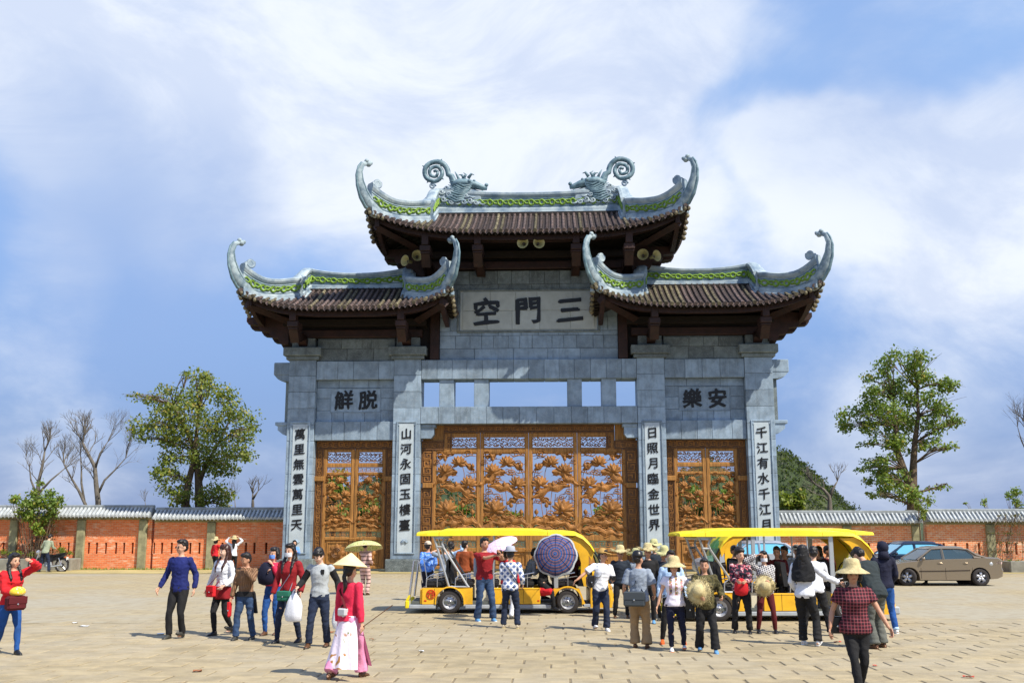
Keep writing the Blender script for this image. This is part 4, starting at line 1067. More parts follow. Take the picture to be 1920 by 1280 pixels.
def arch_panel(mb, x0, x1, z0, z1, cx, r, y0, y1, slope=0, mi=None):
    """side panel with a round wheel arch cut in it"""
    pts = [(x0, z0), (x0 + .0, z1), (x1 - slope, z1), (x1, z0)]
    arc = []
    for k in range(13):
        a = math.pi * k / 12; arc.append((cx + r * math.cos(a), .27 + r * math.sin(a)))
    arc = [(x, z) for x, z in arc if z >= z0 - .001]
    poly = pts + [(arc[0][0], z0)] + arc + [(arc[-1][0], z0)]
    mb.prism(poly, y0, y1, mi)
    rim = [(Vector((x, y0 - .012, z))) for x, z in [(arc[0][0], z0)] + arc + [(arc[-1][0], z0)]]
    mb.tube(rim, .018, 5, mi)
def bus(label, loc, yaw, number=True, group='yellow open electric buses'):
    t = thing('electric_bus', label, 'bus', loc, yaw, group)
    WB = 2.75; yN, yF = 0, 1.42
    b = MB()
    for y0, y1 in ((yN, yN + .05), (yF - .05, yF)):
        arch_panel(b, -.64, .53, .215, .585, 0, .335, y0, y1)
        b.cbox(.95, 2.11, y0, y1, .215, .585, .012)
        arch_panel(b, 2.42, 3.16, .215, .575, WB, .34, y0, y1, slope=.14)
    b.cbox(-.70, -.60, yN + .05, yF - .05, .215, .56, .01)
    b.build('body', M_YEL, t)
    sm = MB()
    for x in (-.36, 1.34, 1.72): sm.box(x - .004, x + .004, yN - .0025, yN + .01, .23, .57)
    sm.box(.96, 2.10, yN - .0025, yN + .01, .545, .551); sm.pieces('panel_seam', M_DARK, t)
    rf_ = MB(); rf_.cbox(-.60, -.54, yN - .008, yN + .01, .28, .31, .003); rf_.cbox(2.04, 2.09, yN - .008, yN + .01, .28, .31, .003); rf_.pieces('side_reflector', M_REDP, t)
    s = MB(); s.cbox(-.95, -.33, yN - .01, yF + .01, .12, .205, .01); s.cbox(.36, 2.36, yN - .01, yF + .01, .12, .205, .01); s.cbox(3.12, 3.30, yN - .01, yF + .01, .15, .22, .01)
    s.cbox(-.3, .3, yN + .25, yF - .25, .14, .3, .01); s.cbox(2.4, 3.1, yN + .25, yF - .25, .14, .3, .01)
    s.build('sill', M_SILL, t)
    f = MB(); f.box(-.9, .95, .06, yF - .06, .22, .28); f.box(.95, 3.2, .06, yF - .06, .2, .24); f.build('floor', M_FLOOR, t)
    for k, x in enumerate((0, WB)):
        put_wheel(t, BW, (x, .10, .268)); put_wheel(t, BW, (x, yF - .10, .268), True)
    fl = MB(); fl.prism([(-.38, .16), (-.30, .10), (-.28, .2), (-.36, .24)], .02, .2); fl.prism([(WB + .36, .18), (WB + .52, .12), (WB + .5, .2), (WB + .38, .26)], .02, .2); fl.prism([(WB - .52, .14), (WB - .34, .10), (WB - .34, .24), (WB - .5, .2)], .02, .2); fl.pieces('mud_flap', M_BLK, t)
    # roof: three moulded sections
    def roofsec(pts, name='roof_panel', w0=-.06, w1=1.48):
        mb = MB(); rs = []
        for x, zt, zb, ins in pts:
            rs.append([(x, w0 + ins, zb), (x, w0 + ins + .02, zt - .03), (x, w0 + ins + .10, zt), (x, .71, zt + .025), (x, w1 - ins - .10, zt), (x, w1 - ins - .02, zt - .03), (x, w1 - ins, zb), (x, w1 - ins - .06, zb + .01), (x, .71, zb + .02), (x, w0 + ins + .06, zb + .01)])
        mb.rings(rs); return mb.build(name, M_YELR, t, smooth=False)
    roofsec([(-.84, 1.815, 1.785, .25), (-.80, 1.85, 1.775, .10), (-.55, 1.875, 1.775, .02), (-.27, 1.885, 1.775, 0)])
    roofsec([(-.262, 1.885, 1.775, 0), (-.12, 1.925, 1.775, 0), (.3, 1.935, 1.78, 0), (1.4, 1.935, 1.785, 0), (2.05, 1.93, 1.785, 0), (2.28, 1.89, 1.785, 0)])
    arc = [(2.288, 1.89, 1.785), (2.7, 1.885, 1.79), (2.95, 1.86, 1.78), (3.12, 1.78, 1.70), (3.28, 1.62, 1.55), (3.38, 1.46, 1.40)]
    roofsec([(x, zt, zb, 0) for x, zt, zb in arc], 'front_roof')
    # front side frames
    for y in (.03, 1.39):
        mb = MB()
        q = [(2.52, 1.80, .10), (2.80, 1.74, .12), (3.02, 1.58, .13), (3.13, 1.38, .12), (3.16, 1.15, .09), (3.13, .9, .07), (3.2, .62, .07)]
        rs = [[(x - r_, y - .035, z), (x + r_, y - .035, z), (x + r_, y + .035, z), (x - r_, y + .035, z)] for x, z, r_ in q[1:]]
        mb.rings(rs)
        mb.prism([(3.28, 1.62), (3.38, 1.46), (3.33, 1.20), (3.22, 1.38), (3.1, 1.55), (2.9, 1.75), (3.05, 1.78)], y - .03, y + .03)
        mb.build('front_frame', M_YEL, t)
    # nose with bumper
    n_ = MB(); rs = []
    for y, k in ((-.02, .80), (.10, .96), (.40, 1.0), (.71, 1.02), (1.02, 1.0), (1.32, .96), (1.44, .80)):
        P = [(3.28, .14), (3.85, .14), (3.88, .30), (3.80, .62), (3.70, .92), (3.52, .98), (3.34, .98), (3.28, .5)]
        rs.append([(3.28 + (x - 3.28) * k, y, z if z < .5 else .5 + (z - .5) * (k * .6 + .4)) for x, z in P])
    n_.rings(rs); n_.build('nose', M_YEL, t, smooth=False)
    bp = MB(); bp.cbox(3.75, 3.93, .05, 1.37, .13, .30, .03); bp.build('bumper', M_SILL, t)
    for y in (.22, 1.2): mb = MB(); mb.ball((3.80, y, .62), (.05, .12, .08), 10, 6); mb.build('headlight', mat('headlamp glass', (.7, .72, .75), .1, spec=.9), t, smooth=True)
    ws = MB(); rs = [[(x, .05, z), (x + .07, .45, z), (x + .09, .71, z), (x + .07, .97, z), (x, 1.37, z)] for x, z in ((3.12, 1.72), (3.32, 1.52), (3.48, 1.25), (3.58, .97))]
    ws.grid(rs); ws.build('windscreen', M_GGL, t, smooth=True)
    wf = MB()
    for y in (.05, 1.37): wf.tube([(3.12, y, 1.72), (3.32, y, 1.52), (3.48, y, 1.25), (3.58, y, .97)], .022, 5)
    wf.pieces('windscreen_frame', M_BLK, t)
    ds = MB(); ds.prism([(3.0, .62), (3.05, .95), (3.3, 1.0), (3.5, .95), (3.5, .6)], .08, 1.34); ds.build('dashboard', M_BLK, t)
    # pillars
    pm = MB()
    for y in (.01, 1.36):
        pm.cbox(2.43, 2.53, y, y + .05, .57, 1.79, .01)
        A = lambda x, z: Vector((x, y + .025, z))
        for a, c in (((-.40, 1.77), (-.02, .60)), ((-.12, 1.77), (-.20, 1.60)), ((-.20, 1.60), (-.16, 1.50)), ((-.16, 1.50), (.43, .60)), ((-.34, 1.52), (-.15, 1.52)), ((-.45, 1.765), (-.03, 1.765)), ((-.04, .605), (.46, .605))):
            pm.tube([A(*a), A(*c)], .026, 4, up=(0, 1, 0))
        pm.cbox(1.0, 1.04, y + .01, y + .04, .58, 1.79, .005)
    pm.cbox(-.4, -.1, .04, 1.38, 1.70, 1.76, .01); pm.cbox(2.44, 2.5, .04, 1.38, 1.72, 1.78, .01)
    pm.pieces('roof_post', M_SILV, t)
    # seats
    for x, d in ((-.36, 1), (.32, -1), (.92, -1), (1.75, -1), (2.70, -1)):
        c = MB(); c.cbox(x - .22, x + .22, .10, 1.32, .60, .74, .04); c.build('seat', M_BLK, t, smooth=False)
        bx = x + (.28 if x < 0 else -.26); c = MB(); q = .05 * (1 if x > 0 else -1)
        c.prism([(bx - .05, .72), (bx + .05, .72), (bx + .05 - q, 1.22), (bx - .03 - q, 1.24), (bx - .06 - q, 1.2)], .12, 1.3); c.build('backrest', M_BLK, t)
        c = MB(); c.cbox(x - .2, x + .2, .16, 1.26, .27, .60, .01); c.pieces('seat_base', M_CREAM, t)
        c = MB()
        for y in (.06, 1.36):
            c.tube([(x - .20, y, .60), (x - .19, y, .80), (x - .10, y, .87), (x + .22, y, .93)], .013, 6)
            c.tube([(x - .19, y, .78), (x + .28, y, .85)], .011, 6); c.tube([(x + .06, y, .6), (x + .06, y, .90)], .010, 5)
        c.pieces('arm_rail', M_CHR, t)
    # rear platform rail and corner
    c = MB(); c.cbox(-1.04, -.95, -.02, .12, .12, .30, .02); c.cbox(-1.04, -.95, 1.30, 1.44, .12, .30, .02); c.prism([(-1.03, .30), (-.95, .30), (-.92, .42), (-.96, .42)], -.01, .10); c.pieces('bumper_corner', M_YELR, t)
    c = MB()
    for y in (.05, 1.36): c.tube([(-.95, y, .32), (-.85, y, 1.20)], .03, 8); c.tube([(-.85, y, 1.20), (-.74, y, 1.21), (-.64, y, .7)], .012, 6)
    c.pieces('rear_rail', M_CHR, t)
    st = MB(); st.tube([(2.95, .35, .9), (2.82, .35, 1.06)], .02, 6); rg = [Vector((2.80 + .05 * math.cos(a), .35 + .17 * math.sin(a), 1.08 + .14 * math.cos(a))) for a in [2 * math.pi * k / 14 for k in range(15)]]; st.tube(rg, .014, 5); st.build('steering_wheel', M_BLK, t)
    if number:
        o = MB(); rg = [Vector((-.44 + .10 * math.cos(a), -.008, .44 + .10 * math.sin(a))) for a in [2 * math.pi * k / 20 for k in range(21)]]; o.tube(rg, .010, 5); o = o.build('number_ring', M_REDP, t)
        n = char('75', .16, -.44, .44, -.004, t, 'fleet_number', .02); n.data.materials.clear(); n.data.materials.append(M_REDP)
    return t
x_, y_ = GR(843, 1150); bus('yellow open-sided electric bus with a red 75 in a ring on its rear panel', (x_, y_, 0), R(0))
x_, y_ = GR(1351, 1165); bus('yellow open-sided electric bus on the right of the crowd, half hidden by people boarding', (x_, y_, 0), R(2.5), number=False)
x_, y_ = GR(1588, 1131); bus('yellow bus facing the other way behind the right-hand one, green windscreen showing', (x_, y_ + 1.4, 0), R(182), number=False)

def sedan(label, loc, yaw, paint, gl, steer=0, people=False, sc=1.0):
    """front towards -X"""
    t = thing('parked_car', label, 'car', loc, yaw, 'cars parked by the right-hand wall'); t.scale = (sc, sc, sc)
    WBs = 2.50
    P = [(-.66, .27), (-.76, .34), (-.775, .50), (-.74, .62), (-.62, .70), (-.2, .80), (.42, .87), (1.0, .90), (2.2, .93), (2.75, .96), (3.18, .95), (3.27, .88), (3.26, .62), (3.30, .52), (3.26, .32), (3.1, .25)]
    arc = lambda cx: [(cx + .355 * math.cos(math.pi * k / 10), .26 + .355 * math.sin(math.pi * k / 10) + .02) for k in range(11)]
    outline = P + [(WBs + .355, .23)] + arc(WBs) + [(WBs - .355, .20), (.36, .20)] + arc(0) + [(-.36, .24)]
    b = MB(); rs = []
    for y, kz, kx in ((-.0, .93, .965), (.05, .985, .99), (.16, 1.0, 1.0), (.5, 1.015, 1.0), (.85, 1.02, 1.005), (1.2, 1.015, 1.0), (1.54, 1.0, 1.0), (1.65, .985, .99), (1.70, .93, .965)):
        rs.append([(1.25 + (x - 1.25) * kx, y, (z if z < .55 else .55 + (z - .55) * kz)) for x, z in outline])
    b.rings(rs); b.build('body', paint, t, smooth=False)
    # cabin
    def pl(x0, x1, y0, y1, z, zr=None): 
        return [(x0, y0 + .12, z), (x0 + .06, y0 + .02, z), (x0 + .3, y0, z), (x1 - .3, y0, z), (x1 - .06, y0 + .02, z), (x1, y0 + .12, z), (x1, y1 - .12, z), (x1 - .06, y1 - .02, z), (x1 - .3, y1, z), (x0 + .3, y1, z), (x0 + .06, y1 - .02, z), (x0, y1 - .12, z)]
    c = MB(); c.rings([pl(.88, 2.12, .20, 1.50, 1.235), pl(.94, 2.06, .28, 1.42, 1.31), pl(1.1, 1.9, .45, 1.25, 1.335)], caps=(False, True)); c.build('roof', paint, t, smooth=True)
    # pillars and glass between belt and roof, front/rear screens
    gm = MB(); pm = MB()
    for s in (0, 1):
        Y = lambda z: (.06 + (z - .88) * .40) if s == 0 else 1.70 - (.06 + (z - .88) * .40)
        def V(x, z, o=0): return Vector((x, Y(z) + (o if s == 0 else -o), z))
        fl = s == 1
        for q in ([(.50, .90), (1.22, .90), (1.22, 1.235), (.92, 1.225)], [(1.30, .90), (2.38, .93), (2.10, 1.215), (1.86, 1.245), (1.30, 1.245)]):
            gm.add([V(*p, .012) for p in q], [tuple(range(len(q)))[::(-1 if fl else 1)]])
        for q, w_ in (([(.36, .875), (.9, 1.235)], .035), ([(.9, 1.24), (1.3, 1.262), (1.86, 1.258), (2.14, 1.225)], .03), ([(1.26, .88), (1.26, 1.25)], .045), ([(2.14, 1.225), (2.42, 1.03), (2.75, .93)], .05), ([(2.3, .95), (2.55, .94)], .06)):
            pm.tube([V(*p) for p in q], w_, 4, up=(0, 1, 0))
        pm.add([V(2.06, 1.24), V(2.40, .93), V(2.78, .94), V(2.16, 1.23)], [(0, 1, 2, 3)[::(-1 if fl else 1)]])
    gm.add([(.34, .2, .885), (.34, 1.5, .885), (.90, 1.40, 1.235), (.90, .30, 1.235)], [(3, 2, 1, 0)]); gm.add([(2.76, .2, .95), (2.76, 1.5, .95), (2.11, 1.40, 1.235), (2.11, .30, 1.235)], [(0, 1, 2, 3)])
    gm.build('window_glass', gl, t); pm.pieces('window_pillar', paint, t)
    bk = MB(); bk.box(.25, 2.6, .15, 1.55, .62, .84); bk.cbox(1.25, 1.40, .25, .7, .8, 1.15, .03); bk.cbox(1.25, 1.40, 1.0, 1.45, .8, 1.15, .03); bk.cbox(2.2, 2.35, .2, 1.5, .8, 1.08, .03); bk.build('interior', M_BLK, t)
    for x, fl in ((0, 0), (WBs, 0), (0, 1), (WBs, 1)):
        put_wheel(t, CW_, (x, 1.56 if fl else .12, .30), bool(fl), steer if x == 0 else 0)
        m = MB(); rs = [[(x + .36 * math.cos(a), .03 + k * .25 if not fl else 1.67 - k * .25, .28 + .36 * math.sin(a)) for a in [2 * math.pi * q / 16 for q in range(16)]] for k in (1,)]
        m.rings(rs + [[(p[0], p[1] + .01, p[2]) for p in rs[0]]]); m.build('wheel_arch', M_DARK, t)
    ln = MB()
    for x0, z0, x1, z1 in ((.44, .25, .44, .88), (1.28, .22, 1.28, .89), (2.2, .5, 2.3, .9)): ln.tube([(x0, -.002, z0), (x0, .0, .6), (x1, .045, z1)], .006, 4)
    ln.tube([(.38, -.008, .50), (1.26, -.008, .51), (2.12, -.008, .53)], .014, 4); ln.build('door_line', M_DARK, t)
    for x in (1.10, 1.98): m = MB(); m.tube([(x - .08, .00, .765), (x, -.02, .775), (x + .08, .0, .77)], .018, 5); m.build('door_handle', paint, t)
    m = MB(); m.ball((.52, -.07, .92), (.07, .08, .06), 8, 6); m.build('wing_mirror', paint, t, smooth=True)
    m = MB(); m.ball((2.86, .01, .74), (.075, .02, .07), 12, 5); m.build('fuel_flap', M_SILV, t, smooth=True)
    m = MB(); m.prism([(3.02, .76), (3.2, .72), (3.25, .80), (3.1, .84)], .0, .12); m.prism([(3.02, .76), (3.2, .72), (3.25, .80), (3.1, .84)], 1.58, 1.70); m.build('tail_light', mat('tail lamp', (.75, .55, .5), .2, spec=.8), t)
    m = MB(); m.ball((-.62, .18, .58), (.12, .14, .07), 8, 5); m.ball((-.62, 1.52, .58), (.12, .14, .07), 8, 5); m.build('headlight', mat('headlamp glass', (.7, .72, .75), .1), t, smooth=True)
    if people:
        pass
    return t
P_BRN = mat('bronze car paint', (.27, .22, .16), .18, metal=.5, spec=.8)
P_NAV = mat('dark blue car paint', (.02, .03, .06), .2, metal=.2, spec=.7)
P_SIL = mat('silver car paint', (.42, .45, .5), .25, metal=.4, spec=.6)
x_, y_ = GR(1705, 1098); sedan('bronze brown sedan with one window down, parked beyond the right-hand bus', (x_, y_, 0), R(-1), P_BRN, M_CGL, steer=R(-28))
x_, y_ = W(1652, 1060, 39.3)[0], 39.3; sedan('dark blue sedan with pale tinted windows parked directly behind the bronze sedan', (x_, y_, 0), R(0), P_NAV, M_CGL2, sc=1.1)
x_, y_ = W(1358, 1060, 39.0)[0], 39.0; sedan('silver sedan with blue tinted glass seen through the right-hand bus', (x_, y_, 0), R(2), P_SIL, M_CGL2, sc=1.12)

# motorbike
def motorbike(loc, yaw):
    t = thing('motorbike', 'black parked motorbike standing against the brick wall on the left', 'motorbike', loc, yaw)
    r = .29
    for x in (0, 1.28):
        m = MB(); m.tube([(x + r * math.cos(a), 0, r + r * math.sin(a)) for a in [2 * math.pi * k / 20 for k in range(21)]], .045, 7); w_ = m.build('wheel', M_RUB, t, smooth=True)
        m = MB(); m.tube([(x + r * .84 * math.cos(a), 0, r + r * .84 * math.sin(a)) for a in [2 * math.pi * k / 20 for k in range(21)]], .016, 5)
        for k in range(7): a = 2 * math.pi * k / 7; m.tube([(x, 0, r), (x + r * .82 * math.cos(a), 0, r + r * .82 * math.sin(a))], .010, 4)
        m.build('rim', M_RIM, w_)
        m = MB(); m.lathe([(.0, -.03), (.10, -.03), (.10, .03), (0, .03)], 12, Matrix.Translation((x, 0, r)) @ Matrix.Rotation(R(90), 4, 'X')); m.build('hub', M_RIMD, w_)
    m = MB(); m.prism([(.18, .50), (.30, .72), (.42, .78), (.62, .66), (1.05, .74), (1.42, .80), (1.46, .74), (1.2, .58), (.9, .48), (.6, .36), (.35, .36)], -.10, .10); m.build('fairing', mat('black bike paint', (.012, .012, .015), .25, spec=.7), t)
    m = MB(); m.prism([(.60, .70), (.72, .76), (1.1, .80), (1.45, .88), (1.44, .83), (1.1, .73), (.7, .66)], -.13, .13); m.build('seat', M_BLK, t)
    m = MB(); m.tube([(0, -.07, r), (.13, -.07, .62), (.22, -.05, .95)], .022, 6); m.tube([(0, .07, r), (.13, .07, .62), (.22, .05, .95)], .022, 6); m.build('fork', M_CHR, t)
    m = MB(); m.tube([(.30, -.34, 1.0), (.24, -.15, 1.02), (.22, 0, .98), (.24, .15, 1.02), (.30, .34, 1.0)], .017, 6); m.tube([(.22, -.2, 1.02), (.2, -.26, 1.18)], .01, 5); m.tube([(.22, .2, 1.02), (.2, .26, 1.18)], .01, 5)
    m.ball((.18, -.27, 1.2), (.02, .06, .04), 6, 4); m.ball((.18, .27, 1.2), (.02, .06, .04), 6, 4); m.build('handlebar', M_BLK, t)
    m = MB(); m.ball((.12, 0, .86), (.10, .10, .11), 10, 6); m.build('headlight', M_RIM, t, smooth=True)
    m = MB(); m.cbox(.48, .82, -.11, .11, .22, .46, .03); m.tube([(.6, -.13, .26), (.9, -.15, .22), (1.35, -.17, .30)], [.03, .035, .045], 8); m.build('engine', M_SILL, t)
    m = MB(); m.tube([(1.28 + (r + .05) * math.cos(a), 0, r + (r + .05) * math.sin(a)) for a in [R(q) for q in (20, 45, 70, 95, 120, 140)]], .05, 6, flat=.4); m.tube([((r + .05) * math.cos(a), 0, r + (r + .05) * math.sin(a)) for a in [R(q) for q in (30, 60, 90, 120, 150)]], .05, 6, flat=.4); m.build('mudguard', M_BLK, t)
    m = MB(); m.cbox(1.50, 1.52, -.09, .09, .52, .66, .004); m.build('number_plate', mat('white plate', (.75, .75, .72), .5), t)
    m = MB(); m.tube([(1.28, -.08, r), (1.15, -.1, .62)], .02, 6); m.tube([(.75, -.1, .3), (1.28, -.09, r)], .018, 5); m.tube([(.66, -.05, .25), (.7, -.22, .01)], .012, 5); m.build('swing_arm', M_CHR, t)
    return t
x_, y_ = W(65, 1060, 47.6)[0], 47.6; motorbike((x_, y_, 0), R(-3))
# ============================================================= TREES, HILLS, PLANTS
def leafy_mat(name, c1, c2, c3):
    m = bpy.data.materials.new(name); m.use_nodes = True; t = NT(m.node_tree); b = t.n['Principled BSDF']; o = [n for n in t.n if n.type == 'OUTPUT_MATERIAL'][0]
    ge = t.new('ShaderNodeNewGeometry'); r_ = ge.outputs['Random Per Island']
    c = t.ramp(r_, [(0, c1), (.45, c2), (.8, c1), (1, c3)]); tc = t.new('ShaderNodeTexCoord')
    c = t.mix(t.mapr(t.noise(tc.outputs['Object'], .7, 3), .35, .65, 0, .6), c, tuple(x * .55 for x in c2)); t.link(c, b.inputs['Base Color']); b.inputs['Roughness'].default_value = .55
    tl = t.new('ShaderNodeBsdfTranslucent'); t.link(t.mix(.5, c, (.35, .5, .05)), tl.inputs[0]); mx = t.new('ShaderNodeMixShader'); mx.inputs[0].default_value = .32
    t.link(b.outputs[0], mx.inputs[1]); t.link(tl.outputs[0], mx.inputs[2]); t.link(mx.outputs[0], o.inputs[0]); return m
M_LEAF = leafy_mat('olive leaves', (.235, .275, .035), (.15, .205, .025), (.46, .31, .05))
M_LEAF2 = leafy_mat('green leaves', (.19, .28, .03), (.12, .20, .024), (.42, .30, .04))
M_LEAFY = leafy_mat('yellow green leaves', (.22, .26, .02), (.12, .18, .02), (.45, .38, .03))
M_BARK = mat('bark', (.17, .12, .075), .9, noise=.5, nscale=5, bump=.6, bscale=18)
M_BARKG = mat('pale bark', (.17, .15, .125), .9, noise=.5, nscale=4, bump=.5)
M_TWIG = mat('grey twigs', (.10, .09, .08), .9)
def leaf_cloud(cents, rads, n, size, seed, droop=.3, shell=.5):
    """numpy leaf faces: folded diamonds scattered through clumps"""
    g = np.random.default_rng(seed); k = len(cents); cents = np.array(cents); rads = np.array(rads)
    pr = rads ** 2; pr = pr / pr.sum(); idx = g.choice(k, n, p=pr)
    d = g.normal(size=(n, 3)); d /= np.linalg.norm(d, axis=1)[:, None]
    rr = rads[idx] * (shell + (1 - shell) * g.random(n)) ** .7 * g.uniform(.5, 1.12, n)
    p = cents[idx] + d * rr[:, None] * np.array([1, 1, .8])
    a = g.normal(size=(n, 3)); a[:, 2] -= droop * 2; a /= np.linalg.norm(a, axis=1)[:, None]
    b = np.cross(a, d + .3 * g.normal(size=(n, 3))); b /= np.linalg.norm(b, axis=1)[:, None]
    s = size * g.uniform(.6, 1.3, n)[:, None]; nrm = np.cross(a, b)
    v = np.stack([p, p + a * s * .5 + b * s * .34 + nrm * s * .1, p + a * s, p + a * s * .5 - b * s * .34 + nrm * s * .1], 1).reshape(-1, 3)
    return v, n
def leaf_obj(name, m, parent, v, n):
    me = bpy.data.meshes.new(name); me.vertices.add(4 * n); me.vertices.foreach_set('co', v.ravel()); me.loops.add(6 * n); me.polygons.add(2 * n)
    li = np.array([[0, 1, 2, 0, 2, 3]]) + 4 * np.arange(n)[:, None]; me.loops.foreach_set('vertex_index', li.ravel().astype(np.int32))
    me.polygons.foreach_set('loop_start', (3 * np.arange(2 * n)).astype(np.int32)); me.update(calc_edges=True); me.materials.append(m); return ob(name, me, parent)
def branch(mb, p, d, L, r, depth, rg, tips, spread=.5, shrink=.72, up=.15, n=3):
    pts = [Vector(p)]; d = Vector(d).normalized(); seg = 4
    for i in range(seg):
        d = (d + Vector((rg.uniform(-1, 1), rg.uniform(-1, 1), rg.uniform(-.6, 1) + up)) * .13).normalized(); pts.append(pts[-1] + d * L / seg)
    mb.tube(pts, [r * (1 - .45 * i / seg) for i in range(seg + 1)], 6 if r > .03 else 4 if r > .012 else 3, caps=(False, False))
    if depth == 0: tips.append(pts[-1]); return
    for k in range(n):
        ax = d.orthogonal(); ax.rotate(Matrix.Rotation(rg.uniform(0, 6.28), 3, d)); nd = d.copy(); nd.rotate(Matrix.Rotation(rg.uniform(.5, 1.1) * spread * 1.3, 3, ax))
        nd.z += up * .8; s = pts[rg.choice((2, 3, 4))] if k else pts[-1]
        branch(mb, s, nd, L * shrink * rg.uniform(.75, 1.15), r * .6, depth - 1, rg, tips, spread, shrink, up, n)
def leafy_tree(lb, name, px0, y, clumps, trunks, m, seed, nleaf, size, mb_extra=None):
    """clumps: (px, py, radius px) measured in the photograph's scale at distance y"""
    x0, _ = W(px0, 1000, y); t = thing(name, lb, 'tree', (x0, y, 0)); rg = random.Random(seed)
    zc_ = y * math.cos(TH) + 3 * math.sin(TH); k = zc_ / F
    C, Rr = [], []
    for (px, py, r_) in clumps:
        for q in range(3):
            dy = rg.uniform(-1, 1) * 1.6; x, z = W(px + rg.uniform(-.3, .3) * r_, py + rg.uniform(-.3, .3) * r_, y)
            C.append((x - x0, dy, z)); Rr.append(r_ * k * rg.uniform(.6, 1.0))
    tr = MB(); tips = []
    for pts, r0, r1 in trunks:
        P = [Vector((W(px, py, y)[0] - x0, dy, max(-.1, W(px, py, y)[1]))) for px, py, dy in pts]; n = len(P)
        tr.tube(P, [lerp(r0, r1, i / (n - 1)) * (1.25 if i == 0 else 1) for i in range(n)], 9); tips.append((P, r1))
    for i, c in enumerate(C):
        c = Vector(c); P, r1 = min(tips, key=lambda q: min((p - c).length for p in q[0][1:])); s = min(P[1:], key=lambda p: (p - c).length + max(0, p.z - c.z) * 2)
        mid = s.lerp(c, .5) + Vector((rg.uniform(-.2, .2), rg.uniform(-.2, .2), .15)); tr.tube([s, mid, c], [min(.045, r1 * .7), .026, .010], 5)
        for q in range(3): 
            e = c + Vector((rg.gauss(0, 1), rg.gauss(0, 1), rg.gauss(0, .7))) * Rr[i] * .6; tr.tube([mid, (mid + e) / 2 + Vector((0, 0, .1)), e], [.02, .014, .006], 3, caps=(False, False))
    tr.build('trunk', M_BARK, t, smooth=True)
    v, n = leaf_cloud(C, Rr, nleaf, size, seed); leaf_obj('crown', m, t, v, n)
    return t
YT = 55.5
leafy_tree('round leafy olive green tree with two trunks above the brick wall on the left', 'leafy_tree', 365, YT,
    [(375, 722, 38), (330, 735, 34), (418, 745, 38), (290, 752, 30), (270, 742, 18), (372, 765, 48), (440, 785, 40), (320, 780, 44), (275, 805, 34), (300, 825, 34), (400, 815, 50), (455, 820, 32), (350, 820, 45),
     (430, 850, 36), (460, 850, 20), (380, 700, 18), (375, 860, 36), (330, 858, 28), (320, 885, 30), (400, 880, 34), (430, 880, 22), (325, 915, 24), (355, 925, 26), (405, 918, 26), (420, 925, 20), (300, 880, 14), (345, 905, 22), (262, 812, 16), (476, 800, 14), (350, 700, 14), (250, 745, 10), (340, 940, 20), (385, 940, 24), (415, 942, 18)],
    [([(345, 1060, 0), (347, 950, 0), (353, 905, 0), (362, 865, .1), (368, 820, 0), (372, 770, 0)], .26, .07), ([(372, 1060, .3), (371, 950, .3), (369, 900, .3), (366, 850, .2), (345, 800, .2), (325, 760, 0)], .30, .06), ([(371, 900, .3), (385, 870, .2), (410, 830, 0), (430, 790, 0)], .13, .04)],
    M_LEAF, 11, 11000, .175)
leafy_tree('taller leafy green tree with bare fork above the brick wall on the right', 'leafy_tree', 1712, YT,
    [(1660, 680, 26), (1700, 685, 30), (1640, 705, 24), (1730, 705, 30), (1680, 725, 42), (1755, 730, 26), (1622, 740, 22), (1720, 755, 44), (1650, 765, 38), (1600, 775, 22), (1770, 770, 24), (1590, 795, 18), (1690, 795, 44), (1630, 800, 28), (1740, 795, 34), (1785, 790, 16),
     (1665, 830, 26), (1740, 825, 22), (1720, 840, 16), (1765, 835, 12), (1790, 838, 11), (1625, 830, 12), (1640, 870, 20), (1660, 885, 26), (1690, 890, 26), (1645, 905, 22), (1670, 915, 28), (1700, 925, 24), (1720, 938, 20), (1620, 880, 12), (1630, 925, 12), (1760, 915, 9), (1775, 912, 8), (1725, 950, 12), (1785, 790, 18), (1670, 665, 12), (1717, 672, 10), (1665, 855, 12)],
    [([(1712, 1060, 0), (1712, 950, 0), (1708, 915, 0), (1694, 880, 0), (1684, 845, .1), (1680, 800, 0), (1676, 750, 0)], .34, .07), ([(1715, 960, .2), (1714, 905, .2), (1714, 870, .1), (1715, 830, 0), (1722, 780, 0), (1720, 730, 0)], .28, .06), ([(1714, 925, 0), (1740, 918, 0), (1772, 912, 0)], .07, .03)],
    M_LEAF2, 12, 11500, .18)
def bare_tree(lb, px, y, forks, m, seed, group=None, depth=4, L=1.6, r=.05):
    x0 = W(px, 1000, y)[0]; t = thing('bare_tree', lb, 'tree', (x0, y, 0), 0, group); mb = MB(); tk = MB(); rg = random.Random(seed); tips = []
    for pts, r0 in forks:
        P = [Vector((W(a, b, y)[0] - x0, c, W(a, b, y)[1])) for a, b, c in pts]; tk.tube(P, [lerp(r0 * .7, r0 * .22, i / (len(P) - 1)) for i in range(len(P))], 8)
        d = (P[-1] - P[-2]).normalized()
        for i in range(2, len(P)):
            for q in range(2):
                dd = (P[i] - P[i - 1]).normalized() + Vector((rg.choice((-1, 1)) * rg.uniform(.5, 1), rg.uniform(-.8, .8), .25)); branch(mb, P[i], dd, L * 1.1, r0 * .13, depth - 2, rg, tips, .6, .72, .2, 3)
        for q in range(3): branch(mb, P[-1], d + Vector((rg.uniform(-.6, .6), rg.uniform(-.6, .6), .2)), L, r0 * .19, depth, rg, tips, .55, .74, .2, 3)
    o = mb.build('branches', m, t); tk.build('trunk', m, t, smooth=True); return t, tips
